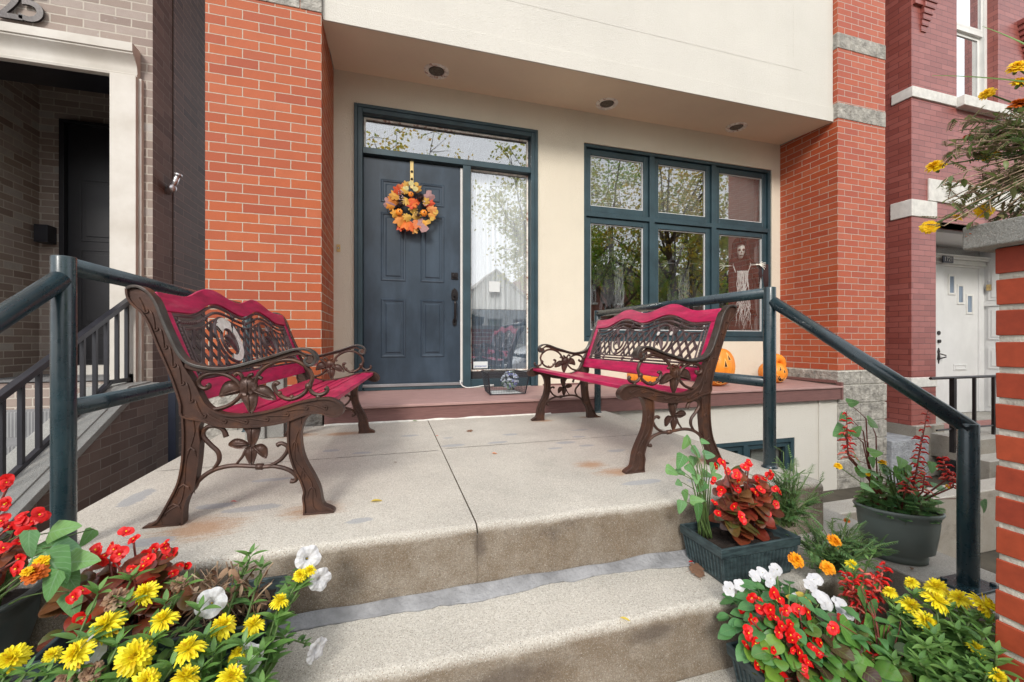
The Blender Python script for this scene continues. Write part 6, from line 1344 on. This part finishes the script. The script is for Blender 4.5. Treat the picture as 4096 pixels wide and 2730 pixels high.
heart_vine('heart leaved seedling with broad leaves behind the oval pot rim', (1.80, 1.14, -.66), [(1960, 925, 1.15, .8, 1, .1), (1940, 960, 1.15, .9, -1, -.2), (1935, 990, 1.15, 1.1, -1, -.2), (2010, 972, 1.14, 1.1, 1, -.4), (1968, 990, 1.14, .8, .3, .6), (2012, 1040, 1.12, .9, 1, 0), (1972, 1055, 1.12, .9, -.5, .3), (2040, 1080, 1.1, 1.0, 1, -.3), (2075, 1090, 1.08, 1.2, 1, -.1), (1985, 1085, 1.12, .9), (2160, 1120, 1.03, .9, 1, 0), (2265, 1165, .93, .8, .3, -1), (2010, 1110, 1.1, .8), (2120, 1115, 1.05, .9)], mat='heart_leaf', size=.066, stemm='stem_red')
fern_plant('low green filler with small yellow marigolds in the oval pot', 'marigold_plant', (1.85, 1.10, -.66), 9, .14, .10, .09, [(1925, 1071, 1.13, .75, 'marigold_y', (-.2, -.2, 1)), (2028, 1063, 1.1, .75, 'marigold_y', (0, -.2, 1)), (2178, 1118, 1.0, .4, 'marigold_y'), (1995, 1090, 1.1, .4, 'marigold_y')], L=.04, group='marigolds in the pots')
cm = thing('clover_plant', 'small leaved green ground cover filling the oval pot', 'plant', (1.85, 1.1, -.655)); lf = MB(); st = MB()
for i in range(240):
    a = rnd(0, 6.28); r = math.sqrt(random.random())*.122; x, y = r*math.cos(a), r*.66*math.sin(a); p = Vector((1.845+x*math.cos(R(-42))-y*math.sin(R(-42)), 1.10+x*math.sin(R(-42))+y*math.cos(R(-42)), -.655+rnd(.0, .085))); st.tube([p-Vector((0, 0, .02)), p], .0008, 4)
    for q in range(3): b = a+q*2.1; lf.leaf(p, (math.cos(b), math.sin(b), .15), (0, 0, 1), .021, .018, S_round, .1, .1, 0, 4)
st.build('stem', 'stem_green', cm); lf.build('foliage', 'heart_leaf_cool', cm, smooth=True)
planter('ribbed dark planter box half buried under white impatiens and red begonias', .945, 1.40, .79, .99, -1.0295, -.885)
planter('dark planter box beneath the salvia and yellow zinnias by the near brick pier', 1.18, 1.62, .58, .77, -1.0, -.86)
impatiens_plant('white impatiens with rounded green leaves and a few yellowed ones', (1.09, .93, -.90), [(1676, 1352, 1.0, 2), (1735, 1323, 1.0, 2), (1785, 1308, .99, 2), (1870, 1332, .95, 3), (1838, 1384, .94, 2), (1890, 1375, .91, 3), (1937, 1402, .88, 4), (1898, 1388, .9, 2), (1752, 1316, 1.0, 1), (1770, 1330, .98, 2), (1860, 1345, .93, 2), (1925, 1385, .89, 2), (1700, 1345, 1.0, 1)], 150, .17, .12, .19, size=.040, yellow=[(1770, 1362, .96), (1828, 1362, .95), (1862, 1418, .9), (1885, 1423, .88), (1895, 1448, .87), (1838, 1375, .94), (1805, 1370, .95)])
begonia_plant('trailing red begonia with glossy green and bronze leaves in front of the impatiens', (1.08, .85, -.91), [(a_, b_, c_-.035, d_) for (a_, b_, c_, d_) in [(1790, 1376, .93, 2), (1728, 1372, .96, 2), (1762, 1398, .92, 3), (1745, 1400, .93, 2), (1725, 1425, .93, 2), (1780, 1420, .9, 1), (1835, 1400, .9, 2), (1855, 1408, .9, 1), (1796, 1440, .88, 2), (1815, 1450, .87, 2), (1818, 1472, .86, 3), (1830, 1492, .85, 3), (1812, 1500, .86, 2), (1845, 1512, .84, 3), (1850, 1535, .83, 3), (1922, 1447, .83, 2), (1735, 1478, .9, 2), (1762, 1500, .88, 2), (1720, 1455, .92, 1), (1712, 1482, .92, 1), (1738, 1530, .88, 1), (1795, 1405, .9, 2)]], 'begonia_leaf', nleaf=120, rx=.17, ry=.08, h=.17, size=.034, leafL=.050)
salvia_plant('red salvia with faded spikes between the impatiens and the yellow zinnias', (1.22, .82, -.90), [(1945, 1312, 1950, 1370, .92, .8), (2010, 1318, 1990, 1440, .86, 1.0), (1985, 1310, 1978, 1400, .87, .9), (2035, 1290, 2010, 1370, .87, .8), (2025, 1320, 2015, 1400, .86, .8), (1960, 1330, 1965, 1400, .88, .7), (2005, 1500, 2010, 1545, .78, 1.0), (2030, 1510, 2025, 1560, .77, 1.0), (1985, 1525, 1990, 1560, .78, .8)], nleaf=34, leafL=.05)
heart_vine('broad leaved plant with spotted heart leaves in the lower right planter', (1.25, .78, -.92), [(1990, 1375, .85, 1.1, .2, -.8), (2010, 1400, .84, .8, .4, -1), (2100, 1445, .78, 1.35, .7, -.7), (1960, 1462, .8, 1.5, .6, -.6), (2105, 1525, .73, 1.4, -.3, -.8), (1975, 1540, .77, 1.3, -.8, -.4), (2035, 1465, .8, .9), (2060, 1480, .78, 1), (2000, 1430, .83, .7), (1940, 1510, .79, 1.2), (2050, 1545, .75, 1.1), (2065, 1410, .82, .8), (1920, 1480, .81, 1.1), (2010, 1500, .79, 1)], mat='heart_leaf', size=.07, stemm='stem_red')
zinnia_plant('lemon yellow zinnia clump against the near red brick pier', (1.38, .68, -.90), [(2150, 1382, .74, 1.0), (2152, 1352, .78, .9), (2045, 1362, .83, .7), (2092, 1395, .79, .9), (2128, 1428, .75, .9), (2205, 1378, .73, .8), (2258, 1392, .68, 1.05), (2245, 1493, .65, .75), (2292, 1555, .6, .7), (2095, 1340, .83, .6)], shoots=26, spread=.17, size=.066, leafL=.062, sh=.16, buds=[(2100, 1370, .8), (2180, 1400, .73), (2230, 1420, .69), (2200, 1450, .69), (2160, 1480, .69), (2120, 1510, .7), (2260, 1460, .64), (2290, 1500, .6), (2240, 1540, .63), (2180, 1540, .65), (2150, 1455, .72), (2270, 1430, .66)])
zinnia_plant('single pale zinnia standing behind the orange marigolds', (1.40, .95, -.88), [(1957, 1298, .98, .85)], shoots=4, spread=.05, size=.045, leafL=.04)
begonia_plant('second trailing begonia low in the right bed with dark glossy leaves', (1.22, .80, -.93), [(1790, 1520, .84, 2), (1870, 1470, .82, 2), (1880, 1500, .80, 2), (1855, 1455, .84, 2), (1760, 1540, .86, 2), (1800, 1560, .83, 3), (1890, 1560, .78, 2), (1930, 1425, .84, 2), (1955, 1440, .83, 1), (1840, 1562, .81, 2), (1705, 1400, .96, 1)], 'begonia_leaf', nleaf=110, rx=.20, ry=.08, h=.15, size=.034, leafL=.052)
heart_vine('pale green leafy seedling between the salvia and the lemon zinnias', (1.34, .78, -.9), [(2020, 1350, .86, .7), (2060, 1430, .81, .9), (2080, 1470, .79, 1), (2030, 1500, .79, 1), (2070, 1540, .75, 1.1), (1990, 1460, .82, .9), (2120, 1480, .75, 1), (1945, 1490, .81, .9), (1925, 1540, .79, 1), (2140, 1545, .7, 1)], mat='heart_leaf', size=.055)
heart_vine('broad pale leaved plant filling the middle of the oval pot', (1.86, 1.09, -.66), [(rnd(1985, 2165), rnd(1062, 1150), rnd(1.02, 1.12), rnd(.6, 1.1)) for _ in range(34)], mat='heart_leaf_cool', size=.045)
# ------------ near brick pier with its concrete cap, real bricks and raked joints
np2 = thing('brick_gate_pier', 'near red brick pier with a thick grey concrete cap', 'pier', (1.55, .45, GZ))
px0, px1, py0, py1 = 1.40, 1.90, .18, .633
plain('near_brick', (.40, .085, .032), .6, .14, 14, .35, 120, .002); plain('near_mortar', (.46, .44, .38), .95, .25, 14, .8, 70, .006)
leafmat('gate_brick', [(.30, .044, .016), (.25, .036, .016), (.34, .056, .02), (.23, .034, .015)], rough=.6, trans=.0)
m = MB(); m.box((px0+.005, py0+.005, GZ), (px1-.005, py1-.005, .221)); m.build('mortar', 'near_mortar', np2)
m = MB(); z = .222-.0595; r = 0
while z > GZ:
    def br(a, b, c, d):
        j = lambda: rnd(-.0012, .0012); m.hexa([(a+j(), c+j(), z+j()), (b+j(), c+j(), z+j()), (b+j(), d+j(), z+j()), (a+j(), d+j(), z+j()), (a+j(), c+j(), z+.0595+j()), (b+j(), c+j(), z+.0595+j()), (b+j(), d+j(), z+.0595+j()), (a+j(), d+j(), z+.0595+j())])
    o = 0 if r % 2 else .105
    y = py1
    ys = [py1, py1-.1, py1-.305, py0-.009] if r % 2 else [py1, py1-.205, py0-.009]
    for a, b in zip(ys, ys[1:]): br(px0, px0+.09, b+.009, a)
    x = px0+.098
    for wd in ((.20, .19) if r % 2 else (.1, .2, .08)):
        br(x, min(px1, x+wd), py1-.09, py1); br(x, min(px1, x+wd), py0, py0+.09); x += wd+.01
    z -= .0745; r += 1
m.build('brickwork', 'gate_brick', np2, bevel=.0022)
m = MB(); m.box((1.355, .13, .224), (1.95, .672, .281)); m.build('cap', 'cap_stone', np2, bevel=.005)
hp = round_pot('dark flower pot on top of the near brick pier cap, cut by the picture edge', (1.56, .47, .2815), .145, .10, .17, 'pot_dark')
fern_plant('straggly yellow and rust marigolds spilling off the near pier cap', 'marigold_plant', (1.50, .50, .43), 30, .12, .10, .10, [(2135, 522, .69, .95, 'marigold_y', (-.6, -.3, .4)), (2148, 383, .69, .95, 'marigold_y', (-.5, -.1, .8)), (2272, 357, .63, .95, 'marigold_y', (-.3, -.3, .8)), (2222, 316, .66, .5, 'marigold_r', (0, 0, 1)), (2335, 155, .56, .9, 'marigold_y', (-.4, -.3, .7)), (2268, 215, .61, .8, 'marigold_y', (-.6, -.2, .4)), (2262, 485, .64, .9, 'marigold_y', (-.7, -.4, .3)), (2340, 240, .56, .8, 'marigold_r'), (2232, 545, .66, .7, 'marigold_r', (0, 0, -1)), (2200, 500, .67, .6, 'marigold_y'), (2300, 310, .6, .5, 'dead'), (2345, 190, .56, .8, 'marigold_y')], L=.04, group='marigolds in the pots', hs=.042, lean=(-.05, .09, -.04))
mm = thing('marigold_plant', 'tangled yellow green marigold foliage hanging left of the near pier pot', 'plant', (1.44, .55, .42), 'marigolds in the pots'); st = MB(); lf = MB()
for i in range(74):
    tip = pl(rnd(2165, 2352), rnd(250, 520), Y=rnd(.60, .68)); f = (tip-Vector((1.47, .52, .44))); tip = tip if random.random() < .75 else Vector((1.47, .52, .44))+f*.6
    P = curve(Vector((1.48, .51, .43)), tip, .25, 8); st.tube(P, .0012, 5)
    for q in P[4:]: feathery(lf, st, q, jit(f+Vector((0, 0, .02)), 1.1), rnd(.022, .04), .42); lf.leaf(q, jit((rnd(-1, 1), rnd(-1, 1), rnd(-1, .6)), .3), (0, 0, 1), rnd(.016, .034), rnd(.007, .013), S_oval, .3, .3, 0, 4)
st.build('stem', 'stem_dry', mm, smooth=True); lf.build('foliage', 'marigold_leaf', mm, smooth=True)
gb = thing('long_blade_plant', 'long green strappy blades reaching out above the near pier pot', 'plant', (1.52, .47, .43)); lf = MB()
for (u, v, Y, u2, v2) in ((2155, 163, .66, 2370, 192), (2270, 52, .6, 2400, 130)):
    a, b = pl(u, v, Y=Y), pl(u2, v2, Y=.5); d = a-b; lf.leaf(b, d, (0, -.4, 1), d.length*1.04, .011, lambda t: 1-.75*t, .05, .5, 0, 12); P = curve(Vector((1.52, .47, .43)), b, .3, 8)
    for q in range(len(P)-1): pass
    lf.tube(P, .004, 6)
lf.build('blade', 'zinnia_leaf', gb, smooth=True)
# ------------ fallen leaves and bits on the concrete
for (u, v, Z, L, ang, mt, lab) in ((1072, 992, -.606, .05, 20, 'dry_leaf', 'curled brown leaf near the open joint on the landing'), (852, 1153, -.606, .045, 5, 'yellow_leaf', 'yellow brown leaf sliver on the landing in front of the left bench'), (948, 968, -.604, .04, 10, 'zinnia_leaf', 'green leaf scrap against the ledge fascia'), (1130, 1042, -.606, .03, -20, 'fall_leaf', 'small reddish leaf curl on the landing by the crack'),
        (1425, 1420, -.814, .03, -40, 'yellow_leaf', 'yellow green seed pod on the lower step'), (1586, 1312, -.812, .07, 10, 'dry_leaf', 'brown oak leaf beside the begonia planter'), (1608, 1328, -.812, .055, 60, 'dry_leaf', 'crumpled brown leaf touching the begonia planter'), (1583, 1292, -.812, .022, 0, 'red_petal', 'fallen red petal beside the begonia planter'), (530, 1153, -.606, .02, 0, 'red_petal', 'tiny red scrap under the left bench'), (1990, 1243, -.812, .05, -20, 'yellow_leaf', 'yellow leaf lying at the foot of the oval pot'),
        (2095, 1310, -.812, .03, 30, 'dry_leaf', 'small dry leaf on the cheek wall by the post plate'), (1002, 1002, -.606, .022, 30, 'fall_leaf', 'orange leaf bit lodged in the open joint'), (905, 1063, -.606, .016, 0, 'dry_leaf', 'dark crumb of leaf on the landing')):
    p = pl(u, v, Z=Z); m = MB(); a = R(ang)
    if L > .045 and mt == 'dry_leaf': maple(m, p, (math.cos(a), math.sin(a), .12), (0, -.2, 1), L, 0, 5); m.leaf(p, (-math.cos(a), -math.sin(a), .1), (0, 0, 1), L*.4, .002, S_oval, .1, 0)
    else: m.leaf(p, (math.cos(a), math.sin(a), .05), (0, 0, 1), L, L*.38, S_oval, .15, .5)
    tag(m.build('fallen_leaf', mt, smooth=True), lab, 'leaf', 'leaves and petals fallen on the stoop')
# ---------------------------------------------------------------- across the street (seen mirrored in the glass)
leafmat('tree_green', [(.12, .26, .04), (.20, .36, .05), (.28, .40, .06), (.42, .42, .06)], trans=.6); leafmat('tree_gold', [(.70, .50, .05), (.75, .48, .05), (.40, .42, .05), (.26, .34, .05), (.55, .28, .03)], trans=.5); leafmat('tree_olive', [(.22, .30, .05), (.34, .38, .06), (.50, .42, .07), (.16, .22, .04)], trans=.6)
plain('bark', (.10, .08, .06), .9, .35, 14, .8, 30, .02)
def street_tree(label, x, y, h, cr, z0, mat, n=5200, lean=(0, 0), dens=1.0, seed=1, ls=.15):
    random.seed(seed); t = thing('street_tree', label, 'tree', (x, y, GZ), 'trees along the street'); tk = MB(); top = Vector((x+lean[0], y+lean[1], GZ+h*.62)); b = Vector((x, y, GZ))
    P = curve(b, top, .06, 10); tk.tube(P, [.19*(1-.06*i) for i in range(11)], 10); cl = []
    for i in range(16):
        s_ = P[rnd(4, 10).__int__()]; a = i*2.4; r = cr*rnd(.5, 1); e = Vector((x+lean[0]*.8+r*math.cos(a), y+lean[1]*.8+r*math.sin(a), z0+(GZ+h-z0)*rnd(.1, .95))); Q = curve(s_, e, .15, 8); tk.tube(Q, [.06*(1-.11*j) for j in range(9)], 6)
        for q in Q[4:]:
            cl.append((q, rnd(.3, .6)))
            for z in range(2): e2 = q+Vector((rnd(-1, 1), rnd(-1, 1), rnd(-.5, .7)))*.8; tk.tube([q, e2], [.015, .005], 4); cl.append((e2, rnd(.25, .55)))
    tk.build('trunk', 'bark', t, smooth=True); m = MB()
    for i in range(n):
        c, r = random.choice(cl); p = c+Vector((random.gauss(0, .5), random.gauss(0, .5), random.gauss(0, .4)))*r; d = Vector((rnd(-1, 1), rnd(-1, 1), rnd(-1, .4))).normalized(); s_ = ls*rnd(.6, 1.2); u = d.orthogonal().normalized()
        m.add([p, p+d*s_*.5+u*s_*.32, p+d*s_, p+d*s_*.5-u*s_*.32], [(0, 1, 2, 3)])
    m.build('crown', mat, t); return t
street_tree('thin yellowing street tree with an open crown across the road', .6, -9.6, 10.6, 2.6, 4.6, 'tree_gold', 2600, seed=3, ls=.16)
street_tree('dark leaved kerbside tree mirrored at the right end of the transom', 4.9, -5.0, 8.6, 2.0, 1.2, 'tree_olive', 6500, seed=5, ls=.12)
street_tree('green kerbside tree mirrored in the leftmost window panes', 8.2, -6.2, 9.6, 2.6, .6, 'tree_green', 8000, seed=8, ls=.12)
street_tree('leaning two-toned golden tree mirrored in the middle window panes', 10.9, -5.2, 9.2, 2.6, 2.2, 'tree_gold', 7000, lean=(-1.2, .3), seed=11, ls=.12)
street_tree('broad golden green tree beyond the parked cars', 14.6, -9.5, 10.5, 3.0, 2.4, 'tree_olive', 4600, seed=14, ls=.18)
street_tree('bushy green tree far along the opposite pavement', 20.5, -13.5, 10.5, 3.2, 1.5, 'tree_green', 4200, seed=19, ls=.2)
brick('brick_far', [(.22, .07, .045), (.28, .10, .07), (.19, .06, .04)], (.3, .26, .22), rough=.8); plain('siding', (.68, .68, .66), .8, .08, 5); plain('shingle', (.38, .37, .36), .9, .3, 5)
def far_house(label, x0, x1, y, h, mat, gable=0, trim='white_stone'):
    t = thing('row_house', label, 'house', ((x0+x1)/2, y, GZ), 'houses across the street'); m = MB(); top = GZ+h; ws = []
    n = 3; wd = (x1-x0)/n
    for r in range(int(h/3.1)):
        for i in range(n): cx = x0+wd*(i+.5); ws.append((cx-.5, cx+.5, GZ+1.3+r*3.1, GZ+3.1+r*3.1))
    # front faces +Y
    mb = MB(); mb.box((x0, y-9, GZ), (x1, y-.31, top)); xs = sorted({x0, x1, *[w_[0] for w_ in ws], *[w_[1] for w_ in ws]}); zs = sorted({GZ, top, *[w_[2] for w_ in ws], *[w_[3] for w_ in ws]})
    for a, b in zip(xs, xs[1:]):
        for c, d in zip(zs, zs[1:]):
            if not any(w_[0] < (a+b)/2 < w_[1] and w_[2] < (c+d)/2 < w_[3] for w_ in ws): mb.box((a, y-.3, c), (b, y, d))
    if gable: mb.prism([(x0, top), (x1, top), ((x0+x1)/2, top+gable)], lambda p, q, d: (p, d, q), y-9, y)
    mb.build('wall', mat, t)
    mb = MB()
    if gable:
        xm = (x0+x1)/2
        for (xa, xb) in ((x0-.3, xm), (x1+.3, xm)): mb.hexa([(xa, y-9.2, top-.1), (xb, y-9.2, top+gable), (xb, y+.25, top+gable), (xa, y+.25, top-.1), (xa, y-9.2, top+.02), (xb, y-9.2, top+gable+.14), (xb, y+.25, top+gable+.14), (xa, y+.25, top+.02)])
        mb.build('roof', 'shingle', t)
    else: mb.box((x0-.1, y-.2, top-.5), (x1+.1, y+.28, top+.06)); mb.box((x0-.05, y-.2, top-.75), (x1+.05, y+.12, top-.5)); mb.build('cornice', trim, t, bevel=.03)
    for (a, b, c, d) in ws:
        mb = MB(); mb.box((a, y-.24, c), (b, y-.22, d)); w_ = mb.build('window', 'glass_dim', t); mb = MB(); frame(mb, a, b, c, d, y-.2, y-.12, .07); mb.box((a, y-.2, (c+d)/2-.03), (b, y-.14, (c+d)/2+.03)); mb.box((a-.08, y-.1, c-.12), (b+.08, y+.06, c)); mb.build('frame', trim, w_)
far_house('pale sided house with a steep gable across the street', 4.2, 9.4, -19, 4.0, 'siding', 2.3); far_house('flat roofed brown brick house opposite with a pale cornice', -4.4, 2.6, -19, 6.4, 'brick_far')
far_house('tall red brick house opposite, right of the gable', 10.6, 17.6, -19.5, 7.0, 'brick_far'); far_house('long red brick house at the far right of the opposite row', 18.6, 27, -19, 6.6, 'brick_far'); far_house('pale house at the far left of the opposite row', -12.4, -5.4, -19, 6.2, 'siding', 2.2)
# parked white car
car = thing('parked_car', 'white car parked at the kerb, mirrored low in the sidelight', 'car', (5.2, -5.3, GZ)); plain('car_paint', (.72, .73, .74), .25, .03, 3, 0, coat=.6); plain('tyre', (.02, .02, .02), .85); plain('rim', (.4, .4, .42), .3, metal=.8)
m = MB(); cx, cy = 5.2, -5.3
side = [(-2.2, .32), (-2.22, .62), (-2.1, .84), (-1.35, .95), (-.75, 1.38), (.55, 1.42), (1.35, 1.02), (2.15, .92), (2.24, .6), (2.2, .32)]
prf = sp(side, 4); n = len(prf); vs = []
for w_, ins in ((-.88, .0), (-.80, .0), (.80, .0), (.88, 0)):
    for (a, b) in prf: vs.append((cx+a*(1 if abs(w_) < .85 else .97), cy+w_*(1-.18*max(0, b-.9)/.5), GZ+(b if abs(w_) < .85 else .32+(b-.32)*.93)))
m.add(vs, [(i*n+j, i*n+(j+1) % n, (i+1)*n+(j+1) % n, (i+1)*n+j) for i in range(3) for j in range(n)]+[tuple(range(n))[::-1], tuple(range(3*n, 4*n))]); m.build('body', 'car_paint', car, smooth=False, bevel=.02)
for sy in (-1, 1):
    m = MB(); m.prism([(-1.15, .93), (-.70, 1.28), (.5, 1.31), (1.12, .98)], lambda p, q, d: (cx+p, cy+sy*(.86-.18*(q-.9)/.5)+d, GZ+q), -.012, .012); m.build('side_window', 'shade_cloth', car)
    for wx in (-1.4, 1.35):
        m = MB(); m.tube([(cx+wx, cy+sy*.72, GZ+.33), (cx+wx, cy+sy*.90, GZ+.33)], .33, 24); wl = m.build('wheel', 'tyre', car); m = MB(); m.tube([(cx+wx, cy+sy*.895, GZ+.33), (cx+wx, cy+sy*.91, GZ+.33)], .2, 16); m.build('rim', 'rim', wl)
    m = MB(); m.ball((cx+2.17, cy+sy*.62, GZ+.66), .1, 10, 6); m.build('headlight', 'rim', car)
for o in [x for x in bpy.data.objects if x.type == 'EMPTY' and not x.children]: bpy.data.objects.remove(o)
sc = bpy.context.scene; sc.cycles.max_bounces = 8; sc.cycles.transparent_max_bounces = 12; sc.cycles.caustics_reflective = False; sc.cycles.caustics_refractive = False; sc.cycles.sample_clamp_indirect = 6
